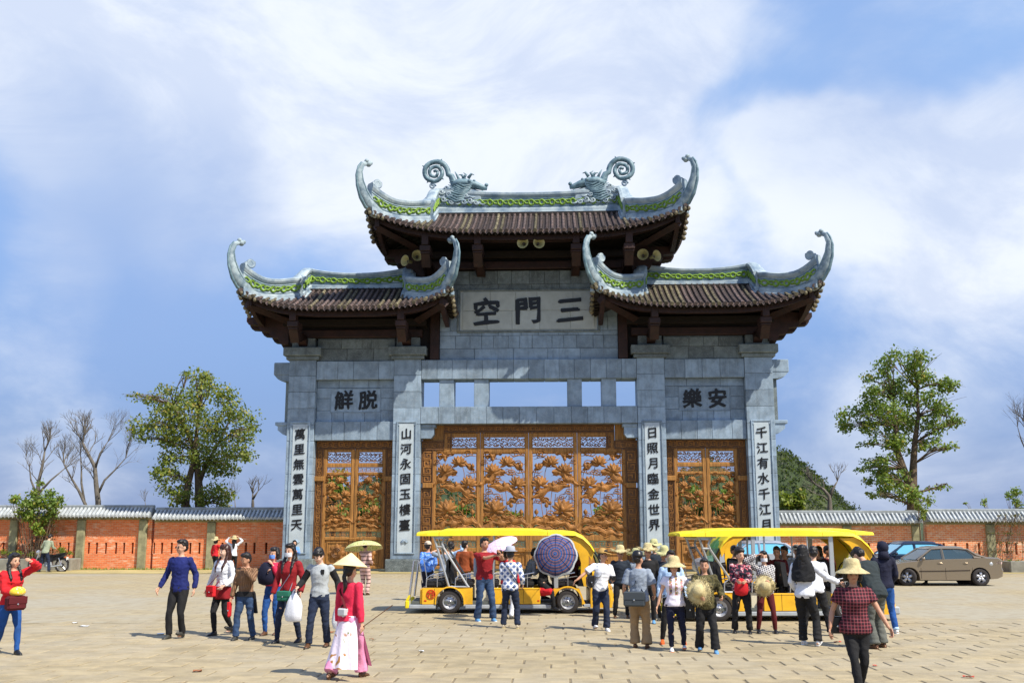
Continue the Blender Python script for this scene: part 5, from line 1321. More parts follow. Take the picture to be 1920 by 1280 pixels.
bare_tree('bare grey branching tree between the bushy shrub and the round leafy tree', 182, 60, [([(184, 1040, 0), (184, 940, 0), (180, 905, 0), (178, 875, 0), (165, 850, 0), (155, 830, 0)], .28), ([(184, 925, 0), (196, 900, 0), (212, 880, .3), (232, 858, .3)], .12), ([(178, 880, 0), (190, 850, -.2), (202, 828, 0)], .11)], M_BARKG, 21, L=.8)
bare_tree('leaning bare tree with a low fork just left of the tall bare tree', 160, 60, [([(165, 1040, 0), (160, 945, 0), (148, 920, 0), (135, 898, 0), (120, 870, 0)], .18), ([(158, 940, 0), (150, 905, .2), (150, 880, .2), (148, 850, .2)], .12)], M_BARKG, 22, L=.65)
bare_tree('bare grey tree rising out of the bushy shrub at the far left', 72, 58, [([(70, 1040, 0), (70, 930, 0), (72, 905, 0), (80, 870, 0), (84, 845, 0)], .22), ([(68, 925, 0), (58, 900, 0), (52, 875, .2)], .11), ([(72, 925, 0), (95, 900, 0), (118, 878, .2)], .12)], M_BARKG, 23, L=.7)
bare_tree('small dark pollarded tree beside the gate above the left wall', 472, 62, [([(474, 1040, 0), (474, 945, 0), (474, 925, 0)], .2), ([(474, 935, 0), (484, 920, 0)], .12)], M_TWIG, 24, depth=2, L=.5)
bare_tree('pale pollarded bare tree in front of the hill on the right', 1558, 62, [([(1556, 1040, 0), (1556, 950, 0), (1555, 930, 0), (1545, 918, 0), (1530, 908, 0)], .26), ([(1556, 935, 0), (1562, 915, 0), (1570, 902, 0)], .15), ([(1556, 940, 0), (1545, 930, 0), (1530, 925, 0)], .1)], M_BARKG, 25, depth=2, L=.6)
bare_tree('leafless twigs of a tree cut by the right edge above the wall', 1935, 58, [([(1945, 1040, 0), (1945, 900, 0), (1938, 850, 0), (1928, 810, 0)], .2), ([(1940, 880, 0), (1915, 825, 0), (1908, 800, 0)], .08)], M_TWIG, 26, depth=3, L=.8)
bare_tree('faint thin bare tree left of the small pollarded tree', 440, 72, [([(442, 1030, 0), (442, 960, 0), (440, 935, 0)], .1)], M_BARKG, 27, depth=3, L=.55)
bare_tree('faint thin bare shrub between the two far trees on the left', 278, 72, [([(275, 1030, 0), (275, 960, 0), (272, 940, 0)], .08)], M_BARKG, 28, depth=3, L=.4)
# bushy shrub leaning over the wall at the far left: lower hanging branches in front of the bricks
def shrub(lb, px, y, clumps, m, seed, n, size, stem=True, name='bushy_shrub', cat='shrub', zs=(0, 0)):
    x0 = W(px, 1000, y)[0]; t = thing(name, lb, cat, (x0, y, 0)); rg = random.Random(seed); C, Rr = [], []; mb = MB(); k = y / F
    for a, b, r_ in clumps:
        x, z = W(a, b, y); C.append((x - x0, rg.uniform(-.35, .35), z)); Rr.append(r_ * k)
        s = Vector(((x - x0) * .3, .0, max(.05, .3)))
        mb.tube([s, s.lerp(Vector(C[-1]), .5) + Vector((0, 0, .1)), C[-1]], [.035, .02, .008], 4)
        for q in range(3): e = Vector(C[-1]) + Vector((rg.gauss(0, 1), rg.gauss(0, .5), rg.gauss(0, .8))) * r_ * k * .8; mb.tube([s.lerp(Vector(C[-1]), .7), e], [.012, .004], 3)
    mb.build('stems', M_BARK, t); v, n = leaf_cloud(C, Rr, n, size, seed, shell=.2); leaf_obj('foliage', m, t, v, n); return t
shrub('untidy green shrub climbing over the brick wall above the motorbike', 70, 49.0, [(35, 935, 14), (55, 945, 22), (80, 940, 24), (105, 945, 20), (60, 925, 14), (90, 925, 16), (60, 965, 20), (85, 970, 22), (100, 960, 14), (45, 960, 12), (70, 985, 14), (80, 995, 12), (22, 938, 8), (75, 905, 10), (110, 935, 12)], M_LEAF2, 31, 2600, .15)
def vines(lb, px, y, pts, seed, m_leaf, n):
    x0 = W(px, 1000, y)[0]; t = thing('dry_vines', lb, 'vines', (x0, y, 0)); rg = random.Random(seed); mb = MB(); C = []
    for i in range(n):
        a, b, c, d = pts; sx = rg.uniform(a, c); ex = sx + rg.uniform(-45, 15); P = []
        for k in range(6):
            u = k / 5; px_ = lerp(sx, ex, u) + rg.uniform(-4, 4); py_ = lerp(b, d, u); x, z = W(px_, py_, y + rg.uniform(-.1, .1)); P.append((x - x0, rg.uniform(-.15, .05), z)); C.append(P[-1])
        mb.tube(P, .010, 3)
    mb.build('stems', M_BARK, t); v, nn = leaf_cloud(C, [.16] * len(C), 900, .07, seed, shell=.1); leaf_obj('dry_leaves', m_leaf, t, v, nn); return t
M_DRY = leafy_mat('dry leaves', (.14, .09, .035), (.09, .07, .02), (.2, .12, .04))
vines('brown dry vines hanging down the brick wall under the shrub', 75, 49.7, (60, 985, 105, 1045), 33, M_DRY, 26)
vines('dry vines and twigs hanging over the weathered wall at the right edge', 1890, 47.75, (1865, 965, 1930, 1050), 34, M_DRY, 22)
shrub('leafy twigs hanging over the coping above the mossy pilaster on the right', 1727, 48.0, [(1722, 950, 9), (1730, 958, 9), (1726, 968, 7), (1716, 945, 7)], M_LEAFY, 35, 330, .12, name='hanging_twigs')
shrub('loose green branches over the wall at the right edge of the picture', 1900, 52.5, [(1890, 928, 12), (1905, 922, 14), (1900, 940, 12), (1915, 945, 10), (1850, 938, 8), (1840, 945, 6), (1812, 942, 5)], M_LEAF2, 36, 600, .12, name='loose_branches')
shrub('flowering yellow green plants in the planter behind the motorbike', 60, 49.1, [(5, 1035, 9), (20, 1038, 9), (40, 1036, 9), (60, 1038, 9), (110, 1030, 9), (120, 1034, 9), (130, 1036, 7), (-20, 1036, 10)], M_LEAFY, 37, 1500, .07, name='planter_flowers', cat='flowers')
shrub('small green plants in the planter beyond the sedan', 1905, 47.0, [(1895, 1052, 6), (1910, 1052, 6), (1925, 1050, 7)], M_LEAFY, 38, 300, .07, name='planter_plants', cat='plants')
# grass verge at the wall foot
g_ = np.random.default_rng(5); n = 5200; xx = g_.uniform(-27, 27, n); xx = xx[(np.abs(xx + .0) > 11.8)]; n = len(xx); yy2 = YW - .15 - g_.random(n) ** 2 * .35
v = []
for x, y in zip(xx, yy2):
    h = g_.uniform(.03, .13); a = g_.uniform(0, 3.1); w0 = gw(x, y, .01); dx, dy = math.cos(a) * .03, math.sin(a) * .03; lx, ly = g_.uniform(-.04, .04, 2)
    v += [(w0.x - dx, w0.y - dy, 0), (w0.x + dx, w0.y + dy, 0), (w0.x + lx, w0.y + ly, h), (w0.x + lx, w0.y + ly, h)]
tag(leaf_obj('grass', M_LEAFY, None, np.array(v), n), 'sparse yellow green grass along the foot of the brick walls', 'grass', kind='stuff')

# hills beyond
def hill_mat():
    m = bpy.data.materials.new('wooded hill'); m.use_nodes = True; t = NT(m.node_tree); b = t.n['Principled BSDF']; tc = t.new('ShaderNodeTexCoord'); v_ = tc.outputs['Object']
    n1 = t.noise(v_, .06, 6, .7); n2 = t.noise(v_, .012, 4, .6)
    c = t.ramp(n1, [(.3, (.012, .022, .006)), (.5, (.03, .05, .012)), (.7, (.07, .08, .025))]); c = t.mix(t.mapr(n2, .5, .65, 0, .7), c, (.09, .075, .04)); t.link(c, b.inputs['Base Color']); b.inputs['Roughness'].default_value = .95
    bn = t.new('ShaderNodeBump'); bn.inputs['Strength'].default_value = 1; bn.inputs['Distance'].default_value = 3; t.link(n1, bn.inputs['Height']); t.link(bn.outputs[0], b.inputs['Normal']); return m
M_HILL = hill_mat(); M_SCRUB = leafy_mat('hill scrub', (.020, .034, .012), (.011, .020, .008), (.06, .055, .02))
def hill(y, sky_pts, depth, seed, name='hill'):
    """ridge line given in the picture's directions, with slopes falling towards and away from the viewer"""
    g = np.random.default_rng(seed); xs = [p[0] for p in sky_pts]; n = 240; mb = MB(); P = []
    ph = g.uniform(0, 6, 8)
    for i in range(n + 1):
        px = lerp(xs[0], xs[-1], i / n); py = interp(px, xs, [p[1] for p in sky_pts]); x, z = W(px, py, y); row = []
        for j in range(49):
            u = -1 + j / 24; s = math.cos(u * math.pi / 2) ** 1.2; bump = sum(math.sin(x * .03 * (k + 1) + ph[k] + j * .6 * (k % 3)) * math.cos(u * 5 * (k + 1)) / (k + 1) for k in range(4))
            row.append((x * (1 + u * depth / y), y + u * depth, max(-.5, z * s + bump * z * .035 * (s < .999) + abs(g.normal()) * min(.5, z * .015) * s - .3)))
        P.append(row)
    mb.grid(P, flip=True); o = mb.build(name, M_HILL, None, smooth=True); tag(o, kind='structure')
    if y < 400:
        V = np.array([p for r in P for p in r]); V = V[(V[:, 2] > 1.5) & (V[:, 1] < y + 8)]; C = V[g.choice(len(V), 3200)] + g.normal(size=(3200, 3)) * .8; v, nn = leaf_cloud(C, [.9] * 3200, 20000, .75, seed, shell=.2); leaf_obj('hill_scrub', M_SCRUB, o, v, nn)['kind'] = 'stuff'
    return o
hill(330, [(1340, 960), (1380, 900), (1420, 860), (1450, 845), (1470, 848), (1485, 856), (1500, 868), (1530, 892), (1560, 922), (1590, 952), (1640, 985)], 60, 1)
hill(300, [(560, 975), (620, 930), (690, 905), (760, 890), (830, 905), (880, 925), (930, 955), (990, 975), (1120, 985), (1180, 960), (1250, 905), (1330, 860), (1380, 900), (1420, 960), (1460, 985)], 60, 2)
hill(1400, [(-200, 972), (60, 968), (200, 972), (380, 970), (500, 960), (560, 955), (620, 965), (900, 968), (1300, 970), (1700, 966), (1850, 958), (1950, 950), (2100, 958)], 200, 3, 'hills')
# tree tops in front of the hill and behind the doors
def mass(lb, y, items, m, seed, n, size, group):
    for i, (px, py, r_) in enumerate(items):
        x0, z0 = W(px, py, y); t = thing('distant_tree', lb[i] if isinstance(lb, list) else lb, 'tree', (x0, y, 0), 0, group); rg = random.Random(seed + i)
        k = y / F; C = [(rg.gauss(0, .5) * r_ * k, rg.gauss(0, .5) * r_ * k, z0 + rg.uniform(-.9, .6) * r_ * k) for q in range(7)]
        mb = MB(); mb.tube([(0, 0, -.1), (.1, 0, z0 * .5), (0, 0, z0)], [.25, .2, .08], 6)
        for c in C: mb.tube([(0, 0, z0 * .6), c], [.1, .03], 4)
        mb.build('trunk', M_BARK, t); v, nn = leaf_cloud(C, [r_ * k * .6] * 7, n, size, seed + i, shell=.3); leaf_obj('crown', m, t, v, nn)
mass(['yellow green tree against the hill just right of the gate', 'dark green tree on the hill foot next to the yellow green one'], 75, [(1472, 942, 17), (1497, 935, 16)], M_LEAF, 51, 900, .35, 'trees behind the right wall')
mass(['low tree behind the openwork of the left side door', 'second low tree behind the left side door', 'green tree behind the first leaf of the centre door', 'green tree behind the second leaf of the centre door', 'small tree showing low between the middle leaves of the centre door', 'small tree behind the last leaf of the centre door',
      'green tree behind the first leaf of the right side door', 'green tree behind the second leaf of the right side door', 'green tree beside the edge of the right side door', 'taller tree filling the top of the left side door'], 72, [(640, 960, 22), (690, 950, 22), (850, 962, 20), (905, 970, 18), (960, 975, 16), (1140, 965, 18), (1280, 935, 26), (1335, 945, 26), (1370, 935, 22), (625, 905, 26)], M_LEAF2, 61, 900, .35, 'trees behind the gate doors')

# litter on the paving
M_LIT = mat('white litter', (.75, .75, .74), .7); M_LITR = mat('red litter', (.6, .06, .03), .6); M_LITB = mat('dry leaf litter', (.3, .12, .05), .8)
def litter(lb, px, py, sx, sy, m, rz=0, cat='litter', group=None):
    x, y = GR(px, py); rg = random.Random(px)
    o = MB(); P = [[(lerp(-sx, sx, i / 3), lerp(-sy, sy, j / 2), .012 + rg.random() * .02) for j in range(3)] for i in range(4)]; o.grid(P, flip=True); o.grid([[(a, b, c - .006) for a, b, c in r] for r in P])
    q = o.build('paper_scrap' if m != M_LITB else 'dry_leaf', m, None, loc=(x, y, .0)); q.rotation_euler = (0, 0, rz); tag(q, lb, cat, group)
litter('long white paper scrap on the open paving left of the blue sweater man', 157, 1174, .10, .05, M_LIT); litter('small white paper scrap just behind the longer one', 141, 1168, .055, .04, M_LIT, .3)
litter('white scrap lying in the shadow beside the blue sweater man', 301, 1189, .07, .06, M_LIT, .6); litter('brown dry leaf on the paving near the bottom left', 370, 1259, .06, .04, M_LITB, .3)
litter('red scrap on the paving right of the plaid shirt woman', 1641, 1249, .03, .03, M_LITR, .2); litter('long red scrap near the bottom right corner', 1816, 1270, .07, .03, M_LITR, -.4)
litter('red scrap behind the plaid shirt woman', 1570, 1204, .06, .04, M_LITR, .1); litter('white scrap on the paving right of the pink dress woman', 790, 1221, .04, .04, M_LIT, .2)
litter('reddish leaf on the paving behind the pink dress woman', 697, 1199, .04, .03, M_LITB, .2); litter('reddish leaf beside the grey shirt man', 623, 1186, .05, .04, M_LITB, .9)
# ============================================================= PEOPLE
SKIN = [mat('skin', (.62, .355, .235), .5, noise=.12, nscale=10), mat('tan skin', (.50, .26, .16), .5, noise=.12, nscale=10), mat('pale skin', (.72, .46, .34), .5, noise=.1, nscale=10)]
M_EYE = mat('dark eye', (.015, .01, .01), .3); M_LIP = mat('lips', (.42, .10, .08), .5); M_BROW = mat('brow', (.03, .02, .015), .8)
M_HAIR = mat('black hair', (.012, .009, .008), .38, bump=.5, bscale=60, stretch=(1, 1, .15)); M_HAIRB = mat('reddish brown hair', (.055, .018, .012), .38, noise=.3, nscale=8)
def cloth(name, c, rough=.85, noise=.22, **k): return mat(name, c, rough, noise=noise, nscale=4, bump=.35, bscale=55, **k)
C_NAVY = cloth('royal navy knit', (.008, .016, .13)); C_BLACK = cloth('black cloth', (.010, .010, .012)); C_WHITE = cloth('white cloth', (.72, .74, .80), noise=.1)
C_DRED = cloth('dark red cloth', (.28, .008, .014)); C_RED = cloth('bright red cloth', (.62, .012, .02)); C_PINK = cloth('hot pink cloth', (.72, .022, .075)); C_MAROON = cloth('maroon cloth', (.10, .006, .01))
C_BROWN = cloth('brown knit', (.20, .11, .055)); C_JEAN = cloth('blue jeans', (.035, .075, .17), noise=.6); C_DJEAN = cloth('dark jeans', (.012, .022, .055), noise=.4); C_BJEAN = cloth('bright blue jeans', (.014, .085, .32), noise=.4)
C_GREY = cloth('light grey cloth', (.42, .45, .47)); C_GBLUE = cloth('grey blue cloth', (.27, .32, .40)); C_BLUE = cloth('sky blue cloth', (.14, .32, .80)); C_RUST = cloth('rust brown jacket', (.26, .055, .012))
C_KHAKI = cloth('khaki trousers', (.34, .22, .11)); C_DGREEN = cloth('dark green grey jacket', (.020, .030, .034)); C_OLIVE = cloth('grey green cloth', (.30, .34, .24)); C_NAVYD = cloth('deep navy cloth', (.006, .008, .03))
C_GTROU = cloth('grey trousers', (.12, .125, .11)); C_LPINK = cloth('pale pink silk', (.80, .30, .50), rough=.5); C_WSILK = cloth('white silk', (.88, .80, .88), rough=.5, noise=.08); C_DENIM = cloth('dark denim', (.012, .02, .035))
C_LBLUE = cloth('light blue shirt', (.45, .62, .85)); C_SALMON = cloth('salmon cloth', (.62, .28, .22)); C_TEAL = cloth('teal green cloth', (.02, .16, .10)); C_YEL = cloth('yellow cloth', (.75, .5, .05)); C_ORANGE = cloth('orange', (.65, .12, .02))
M_STRAW = mat('straw', (.60, .50, .26), .8, noise=.35, nscale=14, bump=.5, bscale=50); M_STRAWG = mat('green straw', (.55, .53, .26), .8, noise=.35, nscale=12, bump=.5, bscale=50); M_CONE = mat('palm leaf hat', (.80, .68, .36), .6, noise=.12, nscale=8, bump=.2)
M_LEATH = mat('black leather', (.012, .012, .014), .35); M_SHB = mat('brown shoe', (.10, .045, .02), .45); M_SHG = mat('dark grey shoe', (.045, .045, .04), .5); M_SHW = mat('white shoe', (.7, .7, .7), .5); M_SHBL = mat('blue shoe', (.12, .3, .55), .5); M_SOLE = mat('pale sole', (.5, .42, .3), .7)
def pat(name, fn, rough=.85):
    m = bpy.data.materials.new(name); m.use_nodes = True; t = NT(m.node_tree); b = t.n['Principled BSDF']; b.inputs['Roughness'].default_value = rough; b.inputs['Specular IOR Level'].default_value = .3
    tc = t.new('ShaderNodeTexCoord'); t.link(fn(t, tc.outputs['Object']), b.inputs['Base Color'])
    bn = t.new('ShaderNodeBump'); bn.inputs['Strength'].default_value = .35; bn.inputs['Distance'].default_value = .02; t.link(t.noise(tc.outputs['Object'], 18, 3), bn.inputs['Height']); t.link(bn.outputs[0], b.inputs['Normal']); return m
def stripes(t, v, ax, sc, w_, rot=0):
    mp = t.new('ShaderNodeMapping'); mp.inputs['Rotation'].default_value = (0, rot, 0); t.link(v, mp.inputs[0]); s = t.new('ShaderNodeSeparateXYZ'); t.link(mp.outputs[0], s.inputs[0])
    f = t.math('FRACT', t.math('ADD', t.math('MULTIPLY', s.outputs[ax], sc), 50.)); return t.math('LESS_THAN', f, w_)
def f_plaid(t, v): 
    a, b = stripes(t, v, 0, 26, .30), stripes(t, v, 2, 26, .30); c = t.mix(t.math('MULTIPLY', t.math('ADD', a, b), .5), (.03, .006, .012), (.24, .022, .04)); 
    return t.mix(t.math('MULTIPLY', t.math('MAXIMUM', stripes(t, v, 0, 26, .1), stripes(t, v, 2, 26, .1)), .3), c, (.45, .28, .28))
def f_check(t, v): return t.mix(t.math('MULTIPLY', stripes(t, v, 0, 11, .62, .75), stripes(t, v, 2, 11, .62, .75)), (.72, .74, .8), (.10, .15, .32))
def f_hound(t, v): return t.mix(t.math('ABSOLUTE', t.math('SUBTRACT', stripes(t, v, 0, 22, .5, .4), stripes(t, v, 2, 22, .5, .4))), (.02, .02, .025), (.62, .6, .6))
def f_camo(t, v): return t.ramp(t.noise(v, 12, 3, .6, .6), [(.38, (.018, .016, .008)), (.46, (.06, .055, .02)), (.56, (.11, .09, .035)), (.64, (.03, .03, .012))])
def f_floral(t, v): return t.ramp(t.noise(v, 17, 2, .5, .8), [(.42, (.012, .01, .02)), (.5, (.06, .05, .08)), (.56, (.45, .02, .05)), (.66, (.6, .5, .5))])
def f_rib(t, v): return t.mix(stripes(t, v, 0, 30, .4), (.23, .13, .07), (.11, .055, .03))
def f_pstripe(t, v): return t.mix(stripes(t, v, 2, 9, .25), (.62, .40, .36), (.10, .06, .05))
def f_print(t, v):
    n = t.noise(v, 22, 3, .6, .5); s = t.new('ShaderNodeSeparateXYZ'); t.link(v, s.inputs[0])
    band = t.math('MULTIPLY', t.math('MULTIPLY', t.math('LESS_THAN', s.outputs[1], -.05), t.math('LESS_THAN', s.outputs[2], 1.19)), t.math('MULTIPLY', t.math('GREATER_THAN', s.outputs[2], .88), t.math('LESS_THAN', t.math('ABSOLUTE', s.outputs[0]), .13)))
    st = stripes(t, v, 0, 11, .5); c = t.ramp(n, [(.4, (.75, .72, .80)), (.5, (.55, .06, .12)), (.56, (.35, .45, .12)), (.62, (.12, .08, .16))]); return t.mix(t.math('MULTIPLY', band, st), (.74, .70, .80), c)
def f_blueprint(t, v): return t.ramp(t.noise(v, 11, 3, .6, 1.), [(.4, (.06, .18, .62)), (.52, (.10, .27, .75)), (.62, (.35, .5, .85))])
C_PLAID = pat('dark red plaid', f_plaid); C_CHECK = pat('blue white check', f_check); C_HOUND = pat('black white houndstooth', f_hound); C_CAMO = pat('camouflage cloth', f_camo); C_FLOR = pat('floral print', f_floral); C_RIB = pat('ribbed brown knit', f_rib); C_PSTR = pat('pink striped cloth', f_pstripe); C_PRINT = pat('white printed t-shirt', f_print); C_BPR = pat('patterned blue shirt', f_blueprint)

_tmp = bpy.data.objects.new('_remesh', bpy.data.meshes.new('_t')); COL.objects.link(_tmp)
_rm = _tmp.modifiers.new('r', 'REMESH'); _rm.mode = 'VOXEL'; _sm = _tmp.modifiers.new('s', 'SMOOTH'); _sm.factor = .5; _sm.iterations = 3
def remesh(mb, vox, it=3):
    me = bpy.data.meshes.new('_m'); me.from_pydata(mb.v, [], mb.f); old = _tmp.data; _tmp.data = me; bpy.data.meshes.remove(old)
    _rm.voxel_size = vox; _sm.iterations = it
    dg = bpy.context.evaluated_depsgraph_get(); dg.update(); out = bpy.data.meshes.new_from_object(_tmp.evaluated_get(dg)); return out
def wrinkle(me, amp, seed, k=1.0):
    n = len(me.vertices); co = np.empty(n * 3); me.vertices.foreach_get('co', co); co = co.reshape(-1, 3); nm = np.empty(n * 3); me.vertices.foreach_get('normal', nm); nm = nm.reshape(-1, 3)
    g = np.random.default_rng(seed); d = np.zeros(n)
    for i in range(7):
        w_ = g.normal(size=3) * np.array([17, 17, 28]) * k; d += np.sin(co @ w_ + g.uniform(0, 6) + 1.5 * np.sin(co @ (w_[[1, 2, 0]] * .4))) / 3
    d = -np.abs(d) + .5
    co += nm * (d * amp)[:, None]; me.vertices.foreach_set('co', co.ravel()); me.update()
def finish(me, name, m, parent, extra=None):
    for x in (m if isinstance(m, (list, tuple)) else [m]): me.materials.append(x)
    me.polygons.foreach_set('use_smooth', [True] * len(me.polygons)); me.name = name; return ob(name, me, parent)
def cap(mb, pts, rad, n=10, flat=1.0, up=None, round_=(True, True)):
    P = [Vector(p) for p in pts]; r = list(rad)
    if round_[0]: d = (P[0] - P[1]).normalized(); P = [P[0] + d * r[0] * .95, P[0] + d * r[0] * .6] + P; r = [r[0] * .25, r[0] * .8] + r
    if round_[1]: d = (P[-1] - P[-2]).normalized(); P = P + [P[-1] + d * r[-1] * .6, P[-1] + d * r[-1] * .95]; r = r + [r[-1] * .8, r[-1] * .25]
    mb.tube(P, r, n, flat=flat, up=up)
def ik(a, t, l1, l2, pole):
    d = t - a; L = min(d.length, (l1 + l2) * .998); d.normalize(); t = a + d * L
    x = (l1 * l1 - l2 * l2 + L * L) / (2 * L); h = math.sqrt(max(0, l1 * l1 - x * x)); pv = Vector(pole); pv = (pv - d * pv.dot(d)); pv.normalize()
    return a + d * x + pv * h, t
TORSO = [(.455, .060, .050, .0), (.475, .088, .066, .004), (.505, .097, .074, .008), (.54, .095, .070, .006), (.58, .086, .062, .0), (.62, .080, .058, -.003), (.67, .086, .062, -.006), (.73, .096, .068, -.008), (.775, .100, .064, -.004), (.805, .092, .052, .0), (.825, .062, .042, .004), (.84, .036, .034, .006)]
TORSO_F = [(.455, .060, .050, .0), (.475, .090, .068, .006), (.505, .101, .077, .010), (.54, .095, .070, .006), (.58, .080, .060, .0), (.62, .071, .054, -.003), (.67, .077, .060, -.008), (.72, .087, .074, -.014), (.765, .088, .064, -.006), (.800, .082, .050, .0), (.822, .056, .040, .004), (.84, .031, .030, .006)]
def person(label, px, py, top, yaw=0, hat=0.0, D=None, sex='m', skin=0, fat=1.0, lean=0, side=0, look=0, nod=0, armL=None, armR=None, poleL=None, poleR=None, legL=(0, 0, 0), legR=(0, 0, 0), sit=None,
           upper=None, sleeve=1.0, hem=.49, lower=None, fit=.0, coat=None, skirt=None, hair='short', hairm=None, shoe=None, sole=None, group='people on the square in front of the gate', vox=None, legcut=1.0, base=0.0, collar=True, H=None, seed=None, topfat=0.0, cuff=None):
    if D is None: X, Y = GR(px, py)
    else: X, Y = W(px, 1000, D)[0], D
    if H is None: H = (W(px, top, Y)[1] - hat - base)
    H = max(1.35, min(1.85, H)); seed = seed or int(px); rg = random.Random(seed)
    t = thing('person', label, 'person', (X, Y, base), R(yaw), group); T_ = TORSO if sex == 'm' else TORSO_F
    vox = vox or (.0125 if Y < 21 else .0165)
    zp = .50 * H if sit is None else sit
    shift = Vector((0, 0, zp - .50 * H))
    Mu = Matrix.Rotation(R(lean), 3, 'X') @ Matrix.Rotation(R(side), 3, 'Y'); piv = Vector((0, 0, .52 * H))
    def U(p, k=1.0):                       # bend the upper body about the pelvis
        p = Vector(p); k = smoothstep(.50 * H, .60 * H, p.z) if k == 1.0 else k
        q = piv + Mu @ (p - piv); return p.lerp(q, k) + shift
    def ring(z, w_, d, yo, n=14): return [U((w_ * H * math.cos(a) * fat, (yo + d * math.sin(a) * fat) * H, z * H)) for a in [2 * math.pi * k / n for k in range(n)]]
    def torso(z0, z1, inf):
        zs = [r[0] for r in T_]; Z = [z0] + [z for z in zs if z0 + .008 < z < z1 - .008] + [z1]; out = []
        for z in Z:
            w_, d, yo = (interp(z, zs, [r[k] for r in T_]) for k in (1, 2, 3)); i_ = inf / H
            out.append(ring(z, w_ + i_, d + i_, yo))
        return out
    # joints
    sh = [U((s * .103 * H * (fat * .5 + .5) * (.93 if sex == 'f' else 1), .004 * H, .797 * H)) for s in (-1, 1)]
    hp = [Vector((s * .050 * H, 0, .485 * H)) + shift for s in (-1, 1)]
    l1, l2, t1, t2 = .168 * H, .142 * H, .232 * H, .222 * H
    el, wr, kn, an = [], [], [], []
    for i, (s, A, pl) in enumerate(((-1, armL, poleL), (1, armR, poleR))):
        if A is None: A = (s * .155, rg.uniform(-.04, .01), .50)
        tg = Vector((A[0] * H, A[1] * H, A[2] * H)); pl = pl or (s * .35, .9, -.35); e, w_ = ik(sh[i], tg, l1, l2, pl); el.append(e); wr.append(w_)
    dmax = max(math.hypot(l_[0], l_[1]) for l_ in (legL, legR))
    drop = 0 if sit is not None else max(0, .50 * H - (math.sqrt(max(.01, ((t1 + t2) * .995) ** 2 - (dmax * H) ** 2)) + .055 * H)) * .6
    for i, (s, Lg) in enumerate(((-1, legL), (1, legR))):
        tg = Vector((s * .055 * H + Lg[0] * H, Lg[1] * H, .042 * H + Lg[2] * H)); k_, a_ = ik(hp[i] - Vector((0, 0, drop)), tg, t1, t2, (s * .15, -1, .1)); kn.append(k_); an.append(a_); hp[i] = hp[i] - Vector((0, 0, drop))
    if drop: shift = shift - Vector((0, 0, drop)); sh = [p - Vector((0, 0, drop)) for p in sh]; el = [p - Vector((0, 0, drop)) for p in el]; wr = [p - Vector((0, 0, drop)) for p in wr]
    nk = U((0, .006 * H, .835 * H)); Mh = Mu @ Matrix.Rotation(R(look), 3, 'Z') @ Matrix.Rotation(R(nod), 3, 'X')
    def Hd(x, y, z): return nk + Mh @ (Vector((x, y, z - .845)) * H * 1.09) + Vector((0, 0, .008 * H))
    def hball(mb, c, r, n=10, m=8, mi=None): mb.ball(Hd(*c), tuple(q * H * 1.09 for q in r), n, m, mi, Mh)
    # body
    b = MB(); b.rings(torso(.474, .84, -.006))
    cap(b, [U((0, .006 * H, .80 * H)), nk, Hd(0, -.004, .885)], [.036 * H, .029 * H, .030 * H])
    hball(b, (0, .002, .945), (.0445, .055, .050)); hball(b, (0, -.012, .912), (.038, .042, .048)); hball(b, (0, -.034, .882), (.018, .017, .014)); hball(b, (0, -.057, .912), (.0085, .011, .012), 6, 5); hball(b, (0, -.053, .925), (.006, .008, .018), 6, 5)
    for s in (-1, 1): hball(b, (s * .044, .002, .915), (.006, .013, .018), 6, 5); hball(b, (s * .020, -.040, .905), (.014, .012, .014), 6, 5)
    for i, s in enumerate((-1, 1)):
        cap(b, [sh[i], sh[i].lerp(el[i], .5), el[i]], [.029 * H, .026 * H, .0215 * H]); f1 = el[i].lerp(wr[i], .3); cap(b, [el[i], f1, wr[i]], [.0215 * H, .023 * H, .0145 * H])
        cap(b, [hp[i] + Vector((0, 0, .01 * H)), hp[i].lerp(kn[i], .5), kn[i]], [.049 * H, .042 * H, .029 * H]); cap(b, [kn[i], kn[i].lerp(an[i], .3), kn[i].lerp(an[i], .75), an[i]], [.028 * H, .030 * H, .020 * H, .019 * H])
        d = (wr[i] - el[i]).normalized(); pn = Vector((-s * 1.0, -.25, 0)); pn = (pn - d * pn.dot(d)).normalized(); sd_ = d.cross(pn)
        cap(b, [wr[i] + d * .006 * H, wr[i] + d * .045 * H], [.0135 * H, .019 * H], 8, flat=.5, up=pn)
        fy = Vector((0, -1, 0)); cap(b, [an[i] + Vector((0, .018 * H, -.022 * H)), an[i] + Vector((0, -.05 * H, -.027 * H)), an[i] + Vector((0, -.085 * H, -.030 * H))], [.018 * H, .017 * H, .011 * H], 8, flat=1)
    me = remesh(b, vox * 1.16, 2); nb = len(me.polygons)
    ex = MB()
    for i, s in enumerate((-1, 1)):
        d = (wr[i] - el[i]).normalized(); pn = Vector((-s * 1.0, -.25, 0)); pn = (pn - d * pn.dot(d)).normalized(); sd_ = d.cross(pn); base_ = wr[i] + d * .05 * H
        cu = rg.uniform(.5, 1.0)
        for q in range(4):
            o = base_ + sd_ * (q - 1.5) * .0098 * H; L = (.042, .047, .044, .034)[q] * H; c1 = (.35 + .12 * q) * cu
            p1 = o + (d * math.cos(c1) + pn * math.sin(c1)) * L * .5; p2 = p1 + (d * math.cos(c1 * 2.2) + pn * math.sin(c1 * 2.2)) * L * .32; p3 = p2 + (d * math.cos(c1 * 3) + pn * math.sin(c1 * 3)) * L * .25
            ex.tube([o - d * .012 * H, o, p1, p2, p3], [.0052 * H, .0053 * H, .0048 * H, .0044 * H, .0030 * H], 6)
        fr = -s if d.z < 0 else s; tb = sd_ if sd_.y < 0 else -sd_; o = wr[i] + d * .018 * H + tb * .012 * H
